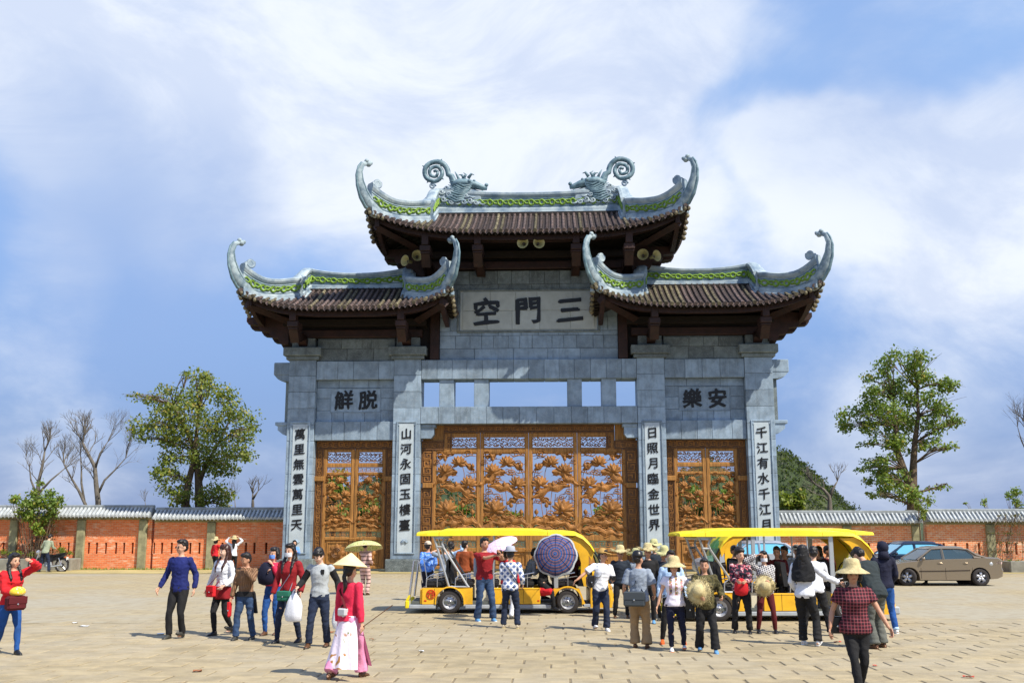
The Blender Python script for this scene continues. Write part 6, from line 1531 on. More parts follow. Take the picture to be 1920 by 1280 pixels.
        ex.tube([o, o + (d * .7 + tb * .6) * .022 * H, o + (d * .95 + tb * .5 + pn * .3) * .042 * H], [.0068 * H, .0062 * H, .0040 * H], 6)
    for s in (-1, 1):
        ex.ball(Hd(s * .0175, -.0495, .9245), (.0085 * H, .0045 * H, .0042 * H), 6, 4, 1, Mh); ex.ball(Hd(s * .018, -.0515, .937), (.012 * H, .003 * H, .0022 * H), 6, 4, 3, Mh)
    ex.ball(Hd(0, -.0515, .8935), (.0135 * H, .004 * H, .0035 * H), 8, 4, 2, Mh)
    e2 = ex.mesh('e', [], True)
    # join the fingers and features into the body mesh
    nv, ne = len(me.vertices), len(e2.vertices); co = np.empty(nv * 3); me.vertices.foreach_get('co', co); fs = [tuple(p.vertices) for p in me.polygons]
    allv = co.reshape(-1, 3).tolist() + [tuple(v) for v in ex.v]; allf = fs + [tuple(i + nv for i in f) for f in ex.f]
    bm_ = bpy.data.meshes.new('person_body'); bm_.from_pydata(allv, [], allf); 
    sk = SKIN[skin]
    for x in (sk, M_EYE, M_LIP, M_BROW): bm_.materials.append(x)
    bm_.polygons.foreach_set('material_index', [0] * nb + ex.m); bm_.polygons.foreach_set('use_smooth', [True] * len(allf)); bm_.update(); bpy.data.meshes.remove(me); bpy.data.meshes.remove(e2)
    ob('body', bm_, t)
    # clothes
    def legs(mb, inf, cut, fl=0.0):
        mb.rings(torso(.453, max(hem + .035, .53), .006))
        for i in range(2):
            A, K, N = hp[i], kn[i], an[i]; f = inf / H
            mb.tube([A + Vector((0, 0, .05 * H)), A, A.lerp(K, .5), K], [(.046 + f) * H, (.052 + f) * H, (.044 + f) * H, (.0325 + f) * H], 12)
            e = K.lerp(N, cut); cap(mb, [K, K.lerp(e, .35), K.lerp(e, .75), e - (e - K).normalized() * .0], [(.0325 + f) * H, (.0325 + f) * H, (.025 + f * 1.3 + fl * .6) * H, (.022 + f * 1.3 + fl) * H], 12, round_=(True, False))
    if lower:
        mb = MB(); legs(mb, .004 + fit * .35, min(legcut, 1.0), fit * .5); me = remesh(mb, vox * 1.08, 2); wrinkle(me, .008 + fit * .08, seed); finish(me, 'trousers', lower, t)
    def top_(m, name, inf, hemz, slv, open_=False, wr_amp=.009):
        mb = MB(); rs = torso(hemz, .832 if collar else .815, inf)
        if topfat: rs = [[c + (p - c) * (1 + topfat * smoothstep(.6, .5, z_)) for p in r] for r, z_ in zip(rs, np.linspace(hemz, .83, len(rs))) for c in [sum((Vector(q) for q in r), Vector()) / len(r)]]
        mb.rings(rs); mb.ball(U((0, .004 * H, .81 * H)), (.075 * H, .042 * H, .022 * H), 10, 6, M=Mu)
        f = inf / H
        for i in range(2):
            if slv <= 0: continue
            if slv <= .5:
                e = sh[i].lerp(el[i], slv * 2); cap(mb, [sh[i], sh[i].lerp(e, .5), e], [(.032 + f) * H, (.033 + f * 1.3) * H, (.034 + f * 1.6) * H], round_=(True, False))
            else:
                cap(mb, [sh[i], sh[i].lerp(el[i], .5), el[i]], [(.032 + f) * H, (.029 + f) * H, (.0255 + f) * H]); e = el[i].lerp(wr[i], (slv - .5) * 2); cap(mb, [el[i], el[i].lerp(e, .4), e], [(.0255 + f) * H, (.0255 + f) * H, (.0195 + f) * H], round_=(True, False))
        me = remesh(mb, vox * 1.08, 2); wrinkle(me, wr_amp, seed + 5); return finish(me, name, m, t)
    if upper: top_(upper, 'top', .005 if coat else .012, hem, sleeve)
    if coat: top_(coat[0], 'jacket', max(.021, coat[2] if len(coat) > 2 else .016), coat[1], coat[3] if len(coat) > 3 else 1.0, wr_amp=.010)
    if skirt:
        m, z0, z1, w0, w1 = skirt; mb = MB(); rs = []
        for k in range(9):
            u = k / 8; z = lerp(z1, z0, u); w_ = lerp(w0, w1, u ** .8); c = Vector(((an[0].x + an[1].x) / 2 * u ** 1.5 * .8, (an[0].y + an[1].y) / 2 * u ** 1.5 * .6, 0))
            rs.append([Vector((w_ * H * math.cos(a) * (1 + .10 * u * math.sin(a * 7 + 1)), w_ * .78 * H * math.sin(a) * (1 + .10 * u * math.sin(a * 6)), z * H)) + c + shift * (1 - u) for a in [2 * math.pi * q / 40 for q in range(40)]])
        mb.rings(rs); mb.build('skirt', m, t, smooth=True)
    if cuff:
        mb = MB()
        for i in range(2): mb.tube([kn[i].lerp(an[i], .88), kn[i].lerp(an[i], 1.0)], [.034 * H, .035 * H], 12)
        mb.build('cuffs', cuff, t, smooth=True)
    # shoes
    if shoe:
        for i, Lg in enumerate((legL, legR)):
            mb = MB(); pitch = R(Lg[3]) if len(Lg) > 3 else 0; Mf = Matrix.Rotation(-pitch, 3, 'X'); o = an[i]; k = H / 1.65
            for w_, z0, z1, mi in ((1.0, -.062, -.012, 0), (1.08, -.072, -.056, 1)):
                rs = []
                for y, ww, zt in ((.052, .016, .0), (.046, .028, .008), (.01, .031, .018), (-.035, .033, .012), (-.075, .039, -.012), (-.12, .039, -.028), (-.155, .026, -.036), (-.168, .010, -.044)):
                    zt = zt if mi == 0 else z1; ww *= w_
                    rs.append([o + Mf @ (Vector((x_ * ww, y * w_, z_)) * k) for x_, z_ in ((-1, z0), (-1.02, lerp(z0, zt, .5)), (-.6, zt), (.6, zt), (1.02, lerp(z0, zt, .5)), (1, z0))])
                mb.rings(rs, mi=mi)
            mb.build('shoe', [shoe, sole or M_SHG], t, smooth=True)
    # hair
    hm = hairm or M_HAIR
    if hair and hair != 'none':
        hb = MB(); hball(hb, (0, .010, .955), (.0495, .057, .052)); hball(hb, (0, .022, .925), (.046, .046, .045))
        if hair == 'short': hball(hb, (0, -.018, .982), (.040, .040, .022)); hball(hb, (.012, -.036, .974), (.026, .018, .012), 8, 6)
        if hair == 'fringe': hball(hb, (0, -.030, .962), (.044, .028, .028)); hball(hb, (0, .0, .94), (.051, .044, .045))
        if hair in ('long', 'front', 'back'):
            hball(hb, (0, -.018, .980), (.042, .040, .024))
            if hair == 'front': hball(hb, (0, -.034, .962), (.040, .022, .022))
            for s in (-1, 1):
                hb.tube([Hd(s * .034, -.008, .965), Hd(s * .047, .002, .92), Hd(s * .046, .010, .87)], [.014 * H, .017 * H, .018 * H], 8)
                if hair != 'back': hb.tube([Hd(s * .046, .006, .90), U((s * .054 * H, -.035 * H, .82 * H)), U((s * .052 * H, -.072 * H, .76 * H)), U((s * .045 * H, -.080 * H, .70 * H))], [.020 * H, .020 * H, .018 * H, .008 * H], 8, flat=.7)
            hb.tube([Hd(0, .045, .95), Hd(0, .052, .90), U((0, .058 * H, .83 * H)), U((0, .068 * H, .76 * H)), U((0, .066 * H, .69 * H))], [.030 * H, .042 * H, .046 * H, .040 * H, .018 * H], 10, flat=.75, up=(0, 1, 0))
        if hair == 'bob':
            hball(hb, (0, -.020, .975), (.044, .038, .028)); 
            for s in (-1, 1): hb.tube([Hd(s * .040, -.006, .96), Hd(s * .052, .0, .92), Hd(s * .050, .002, .875)], [.016 * H, .022 * H, .018 * H], 8)
            hball(hb, (0, .035, .895), (.046, .032, .036))
        if hair == 'bun': hball(hb, (0, -.016, .978), (.042, .040, .022)); hball(hb, (0, .068, .94), (.022, .020, .022), 8, 6)
        if hair == 'curly': hball(hb, (0, .008, .975), (.062, .060, .046)); hball(hb, (0, .03, .94), (.056, .046, .05)); hball(hb, (.0, -.026, .982), (.045, .034, .026))
        if hair == 'tail': hb.tube([Hd(0, .05, .92), Hd(0, .068, .88), U((.0, .07 * H, .80 * H)), U((.02 * H, .066 * H, .74 * H))], [.018 * H, .02 * H, .02 * H, .008 * H], 8)
        me = remesh(hb, vox * .85, 1); wrinkle(me, .006, seed + 9, 2.2); finish(me, 'hair', hm, t)
    info = dict(t=t, H=H, U=U, Hd=Hd, Mh=Mh, sh=sh, el=el, wr=wr, kn=kn, an=an, X=X, Y=Y, yaw=R(yaw), shift=shift, Mu=Mu, base=base)
    return info
def hands_mid(P): return (P['wr'][0] + P['wr'][1]) / 2
def to_world(P, v): q = Vector(v); q.rotate(Euler((0, 0, P['yaw']))); return q + Vector((P['X'], P['Y'], P['base']))
# --- wearables
def hat(P, kind, m=None, name='hat', tilt=0):
    H = P['H']; t = P['t']; Mr = (P['Mh'] @ Matrix.Rotation(R(tilt), 3, 'X') @ Matrix.Scale(1.12, 3)).to_4x4(); M_ = Matrix.Translation(P['Hd'](0, .006, .966)) @ Mr; mb = MB(); rg = random.Random(int(P['X'] * 100))
    if kind == 'cone':
        pr = [(0, .155), (.012, .150)] + [(.012 + .203 * k / 14, .150 - .155 * k / 14 + (.002 if k % 2 else 0)) for k in range(1, 15)] + [(.211, -.008), (.19, .008), (.06, .095), (0, .13)]
        mb.lathe(pr, 32, M_)
    elif kind == 'sun':
        mb.lathe([(0, .115), (.05, .112), (.078, .095), (.090, .05), (.096, .01), (.13, -.012), (.180, -.042), (.186, -.050), (.180, -.050), (.125, -.024), (.088, -.005), (.082, .04), (0, .10)], 28, M_)
    elif kind in ('straw', 'frayed'):
        R_ = .18 if kind == 'straw' else .175; rs = []
        for r, z in [(0, .125), (.045, .122), (.075, .10), (.088, .05), (.094, .012), (.13, .004), (R_, -.006), (R_, -.014), (.13, -.006), (.088, .0)]:
            rs.append([M_ @ Vector((r * math.cos(a), r * math.sin(a), z + (.028 * math.sin(2 * a + 1) + .015 * math.sin(5 * a)) * max(0, r - .09) * 9)) for a in [2 * math.pi * k / 28 for k in range(28)]])
        mb.rings(rs, caps=(False, False))
        if kind == 'frayed':
            for k in range(130):
                a = rg.uniform(0, 6.283); r0 = rg.uniform(.14, .17); L = rg.uniform(.02, .065) * (1.8 if rg.random() < .10 else 1); z = rg.uniform(-.01, .02) + .025 * math.sin(2 * a + 1)
                da = rg.uniform(-1.3, 1.3); p0 = Vector((r0 * math.cos(a), r0 * math.sin(a), z)); pm = p0 + Vector((math.cos(a + da * .4), math.sin(a + da * .4), rg.uniform(-.1, .25))) * L * .5; p1 = pm + Vector((math.cos(a + da), math.sin(a + da), rg.uniform(-.6, .3))) * L * .6
                mb.tube([M_ @ p0, M_ @ pm, M_ @ p1], [.0032, .003, .0016], 3)
    elif kind == 'cap':
        mb.lathe([(0, .075), (.04, .070), (.070, .045), (.087, .0), (.090, -.02), (.084, -.02), (0, .05)], 18, M_)
        mb.rings([[M_ @ Vector((x_ * .075, y_, z_)) for x_ in (-1, -.5, 0, .5, 1)] for y_, z_ in ((-.065, .0), (-.12, -.004), (-.15, -.012))], close=False, caps=(False, False))
        vz = [M_ @ Vector((.078 * math.cos(a), -.06 - .10 * abs(math.sin(a)), -.006 - .02 * abs(math.sin(a)))) for a in [math.pi * k / 10 for k in range(11)]]; n = len(vz)
        mb.add([p for p in vz] + [p - Vector((0, 0, .006)) for p in vz], [tuple(range(n)), tuple(range(2 * n - 1, n - 1, -1))])
    elif kind == 'trilby':
        mb.lathe([(0, .085), (.05, .095), (.078, .080), (.088, .03), (.092, .0), (.125, .006), (.13, .0), (.09, -.008)], 22, M_); mb.lathe([(.0925, .02), (.0945, .0), (.093, .0)], 22, M_)
    elif kind == 'hood':
        mb.ball(P['Hd'](0, .012, .94), (.064 * H, .070 * H, .072 * H), 14, 10, M=P['Mh']); mb.tube([P['Hd'](0, .02, .90), P['U']((0, .03 * H, .82 * H))], [.055 * H, .065 * H], 12)
    sc = Matrix.Scale(1, 4)
    return mb.build(name, m or M_STRAW, t, smooth=(kind not in ('cone',)))
def mask(P, m):
    mb = MB(); rs = []
    for z in (.877, .890, .905, .918):
        rs.append([P['Hd'](.040 * math.sin(a), -.020 - .046 * math.cos(a) * (1 if z > .88 else .9), z) for a in [-1.3 + 2.6 * k / 8 for k in range(9)]])
    mb.grid(rs); mb.grid([[p + Vector((0, .004, 0)) for p in r] for r in rs], flip=True); mb.build('face_mask', m, P['t'], smooth=True)
def shades(P):
    mb = MB()
    for s in (-1, 1): mb.ball(P['Hd'](s * .019, -.056, .924), (.017 * P['H'], .006 * P['H'], .010 * P['H']), 8, 5, M=P['Mh']); mb.tube([P['Hd'](s * .034, -.05, .926), P['Hd'](s * .046, .0, .922)], .003, 4)
    mb.build('sunglasses', M_LEATH, P['t'], smooth=True)
def strap(mb, P, a, b, over, w_=.014):
    """flat strap from hip point a over the shoulder to b"""
    U, H = P['U'], P['H']; q = [Vector(a)] + [U(Vector(p) * H) for p in over] + [Vector(b)]
    mb.tube(q, w_, 4, flat=.35)
def bag(P, label, name, cat, pos, size, m, over=None, rz=0, kind='box', ends=None, strapm=None):
    """pos in the person's frame (metres)"""
    t = thing(name, label, cat, to_world(P, pos), P['yaw'] + R(rz)); w_, d, h = size; mb = MB()
    if kind == 'box':
        mb.cbox(-w_ / 2, w_ / 2, -d / 2, d / 2, -h / 2, h / 2, min(d, h) * .22); mb.build('bag_body', m, t); f = MB(); f.cbox(-w_ * .48, w_ * .48, -d / 2 - .008, -d / 2 + .01, -h * .05, h * .46, .006); f.ball((0, -d / 2 - .012, -h * .06), (.014, .006, .014), 6, 4, 1); f.build('flap', [m, M_CHR], t)
    elif kind == 'plastic':
        rs = []
        for z, r in ((-.5, .30), (-.46, .44), (-.25, .50), (0, .46), (.2, .36), (.34, .22), (.42, .10)):
            rs.append([Vector((w_ * r * math.cos(a) * (1 + .10 * math.sin(3 * a + z * 9)), d * r * math.sin(a) * (1 + .12 * math.sin(4 * a)), h * z)) for a in [2 * math.pi * k / 18 for k in range(18)]])
        mb.rings(rs); mb.build('bag_body', m, t, smooth=True); f = MB()
        for s in (-1, 1): f.tube([(s * .03, 0, h * .38), (s * .02, 0, h * .48), (0, 0, h * .54)], [.02, .012, .008], 6, flat=.5)
        f.build('bag_handle', m, t)
    elif kind == 'cloth':
        rs = []
        for z, r in ((-.5, .12), (-.42, .42), (-.15, .52), (.15, .48), (.4, .30), (.5, .12)):
            rs.append([Vector((w_ * r * math.cos(a) * (1 + .1 * math.sin(3 * a)), d * r * math.sin(a), h * z)) for a in [2 * math.pi * k / 14 for k in range(14)]])
        mb.rings(rs); mb.build('bag_body', m, t, smooth=True)
    if over:
        inv = Matrix.Rotation(-R(rz), 3, 'Z'); P0 = Vector(pos); U, H = P['U'], P['H']
        q = [Vector((-w_ * .42, 0, h * .45))] + [inv @ (U(Vector(p) * H) - P0) for p in over] + [Vector((w_ * .42, 0, h * .45))]
        s = MB(); s.tube(q, .016, 4, flat=.35); s.build('strap', strapm or m, t)
    return t
def umbrella(label, hand, tip, r, depth, m, P=None, trim=None):
    """hand, tip: world points of the handle and of the canopy top"""
    hand, tip = Vector(hand), Vector(tip); t = thing('umbrella', label, 'umbrella', hand); ax = (tip - hand); L = ax.length; t.rotation_euler = ax.to_track_quat('Z', 'Y').to_euler(); M_ = Matrix.Identity(4); ax = Vector((0, 0, 1))
    mb = MB(); rs = []
    for k in range(9):
        u = k / 8; row = []
        for q in range(33):
            a = 2 * math.pi * q / 32; f_ = abs(math.cos(4 * a)) ; rr_ = r * math.sin(u * 1.25) / math.sin(1.25) * (1 - .06 * u * (1 - f_)); z = L - depth * (1 - math.cos(u * 1.25)) / (1 - math.cos(1.25)) + .012 * u * (1 - f_)
            row.append(M_ @ Vector((rr_ * math.cos(a), rr_ * math.sin(a), z)))
        rs.append(row)
    mb.grid(rs, flip=False); mb.grid([[p - ax.normalized() * .006 for p in row] for row in rs], flip=True)
    if trim:
        o = len(mb.f); rim = rs[-1]; out = [M_ @ Vector((r * 1.075 * (1 - .06 * (1 - abs(math.cos(8 * math.pi * q / 32)))) * math.cos(2 * math.pi * q / 32), r * 1.075 * (1 - .06 * (1 - abs(math.cos(8 * math.pi * q / 32)))) * math.sin(2 * math.pi * q / 32), L - depth * 1.13)) for q in range(33)]
        mb.grid([rim, out], mi=1); mb.grid([[p - ax.normalized() * .005 for p in rim], [p - ax.normalized() * .005 for p in out]], mi=1, flip=True)
    c = mb.build('canopy', [m] + ([trim] if trim else []), t, smooth=True)
    s = MB(); s.tube([M_ @ Vector((0, 0, -.02)), M_ @ Vector((0, 0, L + .05))], .006, 6); s.build('shaft', M_CHR, t); s = MB(); s.tube([M_ @ Vector((0, 0, -.10)), M_ @ Vector((0, 0, .02))], .013, 8); s.build('handle', M_LEATH, t)
    for k in range(8):
        a = 2 * math.pi * k / 8; s = MB(); s.tube([M_ @ Vector((r * math.sin(u * 1.25) / math.sin(1.25) * math.cos(a), r * math.sin(u * 1.25) / math.sin(1.25) * math.sin(a), L - .012 - depth * (1 - math.cos(u * 1.25)) / (1 - math.cos(1.25)))) for u in (.02, .35, .7, 1)], .004, 4); s.build('rib', M_CHR, t)
    return t
def frayed_hat(label, pos, rot, m=None):
    t = thing('straw_hat', label, 'hat', pos); t.rotation_euler = rot; F_ = dict(H=1.6, t=t, Mh=Matrix.Identity(3), Hd=lambda x, y, z: Vector((0, 0, 0)), X=pos[0]); hat(F_, 'frayed', m, 'straw_weave'); return t
def f_dots(c1, c2, sc): return lambda t, v: t.mix(t.mapr(t.noise(v, sc, 2, .5), .58, .62), c1, c2)
# ------------------------------------------------------------- who stands where (feet pixel, head-top pixel)
walk = dict(legL=(0, -.13, .0, 0), legR=(0, .13, .025, 25)); walk2 = dict(legR=(0, -.13, 0, 0), legL=(0, .13, .025, 25))
P = person('woman in a red jacket at the left edge shading her eyes with one raised arm', 12, 1226, 1038, 50, sex='f', skin=0, look=10, armR=(.10, -.17, .93), poleR=(1, -.2, .2), armL=(-.05, -.17, .62), upper=C_WHITE, coat=(C_RED, .50, .014), lower=C_BJEAN, hair='long', shoe=M_LEATH, legL=(-.02, .10, .01, 12), legR=(0, -.10, 0), hem=.50)
bag(P, 'yellow flowered cloth bundle carried by the woman in red at the left edge', 'cloth_bundle', 'bundle', P['wr'][0] + Vector((.02, -.08, .03)), (.24, .16, .14), pat('yellow flowered cloth', f_dots((.80, .55, .05), (.75, .72, .45), 30)), kind='cloth'); bag(P, 'black and red bag hanging under the yellow bundle at the left edge', 'handbag', 'bag', P['wr'][0] + Vector((.0, -.07, -.15)), (.30, .16, .22), C_MAROON)
P = person('man in a royal blue turtleneck and sunglasses walking alone with arms hanging', 331, 1196, 1013, -14, skin=0, look=-22, armL=(-.205, -.05, .52), armR=(.165, .02, .51), upper=C_NAVY, lower=C_BLACK, fit=.012, shoe=M_SHG, sole=M_SHG, legL=(-.01, -.045, 0), legR=(-.02, .05, .015, 20), hem=.47, fat=1.03)
shades(P)
P = person('girl with long reddish hair in a white turtleneck and dark red skirt', 413, 1190, 1021, -28, sex='f', skin=2, look=-12, armL=(-.21, -.02, .51), armR=(.12, -.10, .56), upper=C_WHITE, lower=C_BLACK, skirt=(C_DRED, .40, .545, .105, .125), hair='front', hairm=M_HAIRB, shoe=M_LEATH, legL=(.03, -.07, 0), legR=(.0, .12, .03, 30), hem=.525)
bag(P, 'red square shoulder bag of the girl in the white turtleneck', 'shoulder_bag', 'bag', Vector((-.10, -.19, .80)), (.19, .09, .21), C_RED, over=[(-.02, -.075, .66), (.07, -.02, .822), (.05, .06, .74)], strapm=C_DRED)
P = person('young man in a ribbed brown sweater and faded jeans holding his neck', 457, 1198, 1037, -10, skin=1, look=-30, nod=14, armR=(.045, -.10, .80), poleR=(.6, -.6, -.8), armL=(-.16, -.04, .48), upper=C_RIB, coat=None, lower=C_JEAN, fit=.018, hair='short', shoe=M_SHG, legL=(-.02, -.06, 0), legR=(.03, .06, 0), hem=.52)
mb = MB(); U, H = P['U'], P['H']
mb.rings([[U((.112 * H * math.cos(a), .086 * H * math.sin(a), z * H)) for a in [2 * math.pi * k / 20 for k in range(20)]] for z in (.50, .53, .555)])
for s in (-1, 1): mb.rings([[U((s * (.07 + .05 * u) * H + x_ * (1 - .75 * u) * .055 * H, (-.02 + .07 * u + y_ * .02) * H, (.54 - .24 * u) * H)) for x_, y_ in ((-1, -1), (1, -1), (1, 1), (-1, 1))] for u in (0, .3, .65, 1)])
mb.build('waist_jacket', C_BLACK, P['t'])
bag(P, 'flat red pouch hanging from the hand of the man in the brown sweater', 'pouch', 'bag', P['wr'][0] + Vector((-.02, -.03, -.22)), (.05, .12, .28), C_RED)
P = person('girl in pink jacket and blue face mask with a dark bundle in her arms', 508, 1190, 1027, -18, sex='f', skin=0, look=-15, armL=(.02, -.13, .72), armR=(.07, -.13, .80), upper=C_NAVYD, coat=(C_PINK, .56, .016), lower=C_BJEAN, hair='bob', shoe=M_SHB, legL=(0, -.04, 0), legR=(0, .05, 0), hem=.54)
mask(P, C_BLUE); bag(P, 'dark navy and red jacket bundled in the arms of the masked girl in pink', 'jacket_bundle', 'bundle', Vector((-.04, -.21, 1.12)), (.34, .2, .42), C_NAVYD, kind='cloth')
P = person('girl in a dark red sweater with a white floral face mask and long dark hair', 538, 1204, 1020, -14, sex='f', skin=0, look=-8, nod=5, armL=(-.15, -.06, .50), armR=(.165, -.06, .52), upper=C_DRED, lower=C_DJEAN, hair='long', shoe=M_LEATH, legL=(-.03, -.06, 0), legR=(.05, .07, 0), hem=.52)
mask(P, C_WHITE); bag(P, 'green box handbag of the girl in the dark red sweater', 'shoulder_bag', 'bag', Vector((.0, -.19, .80)), (.24, .09, .17), C_TEAL, over=[(.035, -.085, .68), (.062, -.02, .825), (.05, .06, .72)], strapm=C_GBLUE)
P = person('young man in grey shirt with black sleeves looking down at his plastic bags', 596, 1212, 1026, -6, skin=2, look=-18, nod=28, armL=(-.20, -.12, .60), armR=(.205, .0, .53), upper=C_GREY, sleeve=.1, lower=C_DJEAN, fit=.018, hair='fringe', shoe=M_SHB, sole=M_SHG, legL=(-.02, -.09, 0), legR=(.02, .08, 0), hem=.50)
f_ = MB()
for i in range(2):
    k = P['H']; cap(f_, [P['sh'][i] + (P['el'][i] - P['sh'][i]) * .12, P['sh'][i].lerp(P['el'][i], .5), P['el'][i]], [.041 * k, .038 * k, .034 * k]); cap(f_, [P['el'][i], P['el'][i].lerp(P['wr'][i], .4), P['wr'][i].lerp(P['el'][i], .04)], [.034 * k, .033 * k, .027 * k], round_=(True, False))
f_ = remesh(f_, .0125); wrinkle(f_, .005, 4); finish(f_, 'sleeves', C_BLACK, P['t'])
MB().cbox(.045, .105, -.135, -.12, 1.19, 1.27, .004).build('chest_pocket', C_BLACK, P['t'])
bag(P, 'white plastic bag held between the red sweater girl and the grey shirt man', 'plastic_bag', 'bag', P['wr'][0] + Vector((-.04, -.03, -.30)), (.30, .16, .50), C_WHITE, kind='plastic')
bag(P, 'white carrier bag with an orange round thing held beside the pink dress woman', 'plastic_bag', 'bag', P['wr'][1] + Vector((.01, 0, -.32)), (.22, .13, .50), C_WHITE, kind='plastic', rz=10)
# long dress and conical hat
P = person('woman in conical palm hat, hot pink jacket and long white and pink dress', 652, 1271, 1040, 152, hat=.085, sex='f', skin=0, look=-10, armL=(-.15, .02, .47), armR=(.14, -.02, .46), upper=C_PINK, lower=C_LPINK, fit=.05, hair='tail', shoe=M_SHB, sole=M_SHB, legL=(.0, -.13, 0, 0), legR=(.03, .15, .015, 18), hem=.50, legcut=.96)
hat(P, 'cone', M_CONE, 'conical_hat', tilt=6)
def panel(P, m, yoff, w0, w1, sgn, name, xo=0):
    H = P['H']; mb = MB(); rs = []
    for k in range(13):
        u = k / 12; z = lerp(.535, .10, u); w_ = lerp(w0, w1, u); yo = yoff + sgn * .10 * u ** 1.3
        rs.append([Vector(((xo * u + w_ * s_) * H, (yo - sgn * .045 * (s_ * s_) + .012 * u * math.sin(s_ * 9 + u * 3)) * H, z * H)) for s_ in [-1 + j / 6 for j in range(13)]])
    mb.grid(rs, flip=(sgn > 0)); mb.grid([[p - Vector((0, sgn * .006, 0)) for p in r] for r in rs], flip=(sgn < 0)); return mb.build(name, m, P['t'], smooth=True)
def f_silk(t, v): 
    s = t.new('ShaderNodeSeparateXYZ'); t.link(v, s.inputs[0]); n = t.noise(v, 5.5, 2, .5, .6); c = t.mix(t.math('MULTIPLY', t.mapr(n, .60, .66), t.mapr(s.outputs[2], .75, .5)), (.90, .78, .88), (.48, .22, .05)); return t.mix(t.mapr(t.noise(v, 14, 3), .66, .7), c, (.20, .30, .06))
C_SILK = pat('white silk with printed flowers', f_silk, .5)
panel(P, C_SILK, .078, .088, .18, 1, 'rear_dress_panel', -.02); panel(P, C_LPINK, -.080, .085, .16, -1, 'front_dress_panel', .0)
bag(P, 'small white camera pouch on a dark strap across the pink jacket', 'camera_pouch', 'pouch', Vector((-.0, .155, .86)), (.13, .07, .10), mat('pouch grey', (.5, .5, .52), .5), over=[(.075, .05, .76), (.055, .0, .825), (-.05, -.06, .74)], rz=0, strapm=C_MAROON)
mb = MB(); mb.tube([to_world(P, P['wr'][0] + Vector((0, -.0, -.07))), to_world(P, P['wr'][0] + Vector((-.32, -.25, .22)))], .006, 5); tag(mb.build('thin_stick', M_SHB), 'thin brown stick held by the woman in the pink jacket', 'stick')

# behind them: umbrella woman, wall people, seated girl, motorbike man
P = person('woman under a yellow green umbrella in pink striped clothes near the side door', 686, 1109, 1030, 160, D=31, sex='f', upper=C_PSTR, lower=C_PSTR, fit=.02, hair='bun', shoe=M_SHB, armL=(-.12, -.05, .6), armR=(-.01, -.14, .76), H=1.55)
w_ = to_world(P, P['wr'][1]); x, z = W(681, 1014, w_.y); w_.x = x + .03; umbrella('yellow green umbrella with dark specks held over a woman by the left side door', w_ + Vector((0, 0, .06)), (x, w_.y + .06, z), .56, .20, pat('speckled yellow cloth', f_dots((.56, .58, .24), (.14, .18, .04), 30)), trim=M_STRAW)
P = person('person at the wall with straw hats on the head and both arms raised', 440, 1066, 1020, 185, D=45.5, sex='f', upper=C_WHITE, lower=C_BLACK, hair='long', armL=(-.12, -.02, 1.0), armR=(.14, -.02, 1.0), poleL=(-1, 0, 0), poleR=(1, 0, 0), shoe=M_SHG, H=1.55); hat(P, 'frayed', M_STRAW, 'straw_hats')
P = person('person in red with a wide yellow hat standing by the wall pilaster', 406, 1066, 1018, 150, D=45.5, sex='f', upper=C_RED, lower=C_BLACK, hair='bob', armL=(-.12, -.15, .8), shoe=M_SHG, H=1.5); hat(P, 'straw', M_STRAW)
P = person('girl in yellow top and blue jacket sitting at the foot of the outer left pillar', 553, 1060, 1018, 12, D=45.6, sex='f', upper=C_YEL, coat=(C_BLUE, .55, .016), lower=C_DJEAN, hair='back', sit=.62, legL=(0, -.24, 0), legR=(0, -.26, 0), armL=(-.06, -.2, .62), armR=(.08, -.2, .6), shoe=M_SHW, H=1.6)
P = person('man in a grey green shirt and jeans bending over the motorbike', 88, 1071, 1005, 168, D=46.9, upper=C_OLIVE, lower=C_DJEAN, fit=.02, lean=18, nod=20, legL=(-.08, -.02, 0), legR=(.08, .02, 0), armL=(-.1, -.26, .60), armR=(.18, -.22, .60), shoe=M_SHG, H=1.72)

# round the first bus
P = person('man in a patterned blue shirt and pale cap standing behind the rear of bus 75', 803, 1120, 1014, 195, hat=.03, D=28.6, upper=C_BPR, sleeve=.95, lower=C_NAVYD, fit=.03, hair='short', shoe=M_SHG, skin=1, fat=1.08, look=-40, armL=(-.10, -.06, .55), armR=(.1, -.06, .55)); hat(P, 'cap', mat('beige cap', (.55, .45, .35), .8), 'cap')
P = person('man in a grey shirt taking a picture with one arm raised behind the bus frame', 834, 1120, 1020, 170, D=28.2, upper=C_GBLUE, sleeve=.4, lower=C_BLACK, fit=.02, hair='short', shoe=M_SHG, armR=(.16, -.12, .90), poleR=(1, -.2, .3), armL=(-.05, -.15, .8))
P = person('person in a pale shirt with raised elbow behind the grey shirt man at the bus', 846, 1114, 1016, 150, D=29.6, sex='f', upper=C_LBLUE, lower=C_DJEAN, hair='bob', shoe=M_SHG, armL=(-.16, -.1, .93), poleL=(-1, 0, .4))
P = person('man in a rust brown jacket seen from behind between the bus seats', 872, 1118, 1014, 176, D=28.0, upper=C_RUST, coat=(C_RUST, .46, .022), lower=C_BJEAN, hair='short', shoe=M_SHG, look=-35)
P = person('man in a dark red polo shirt photographing with both hands raised', 908, 1164, 1009, 22, hat=0, upper=C_DRED, sleeve=.4, lower=C_JEAN, fit=.03, skin=1, fat=1.12, look=14, armL=(.06, -.24, .80), armR=(.12, -.24, .82), poleL=(-.8, .1, -.7), poleR=(.8, .1, -.7), hair='short', shoe=M_SHBL, sole=M_SHW, legL=(-.03, .03, 0), legR=(.05, -.03, 0), hem=.50)
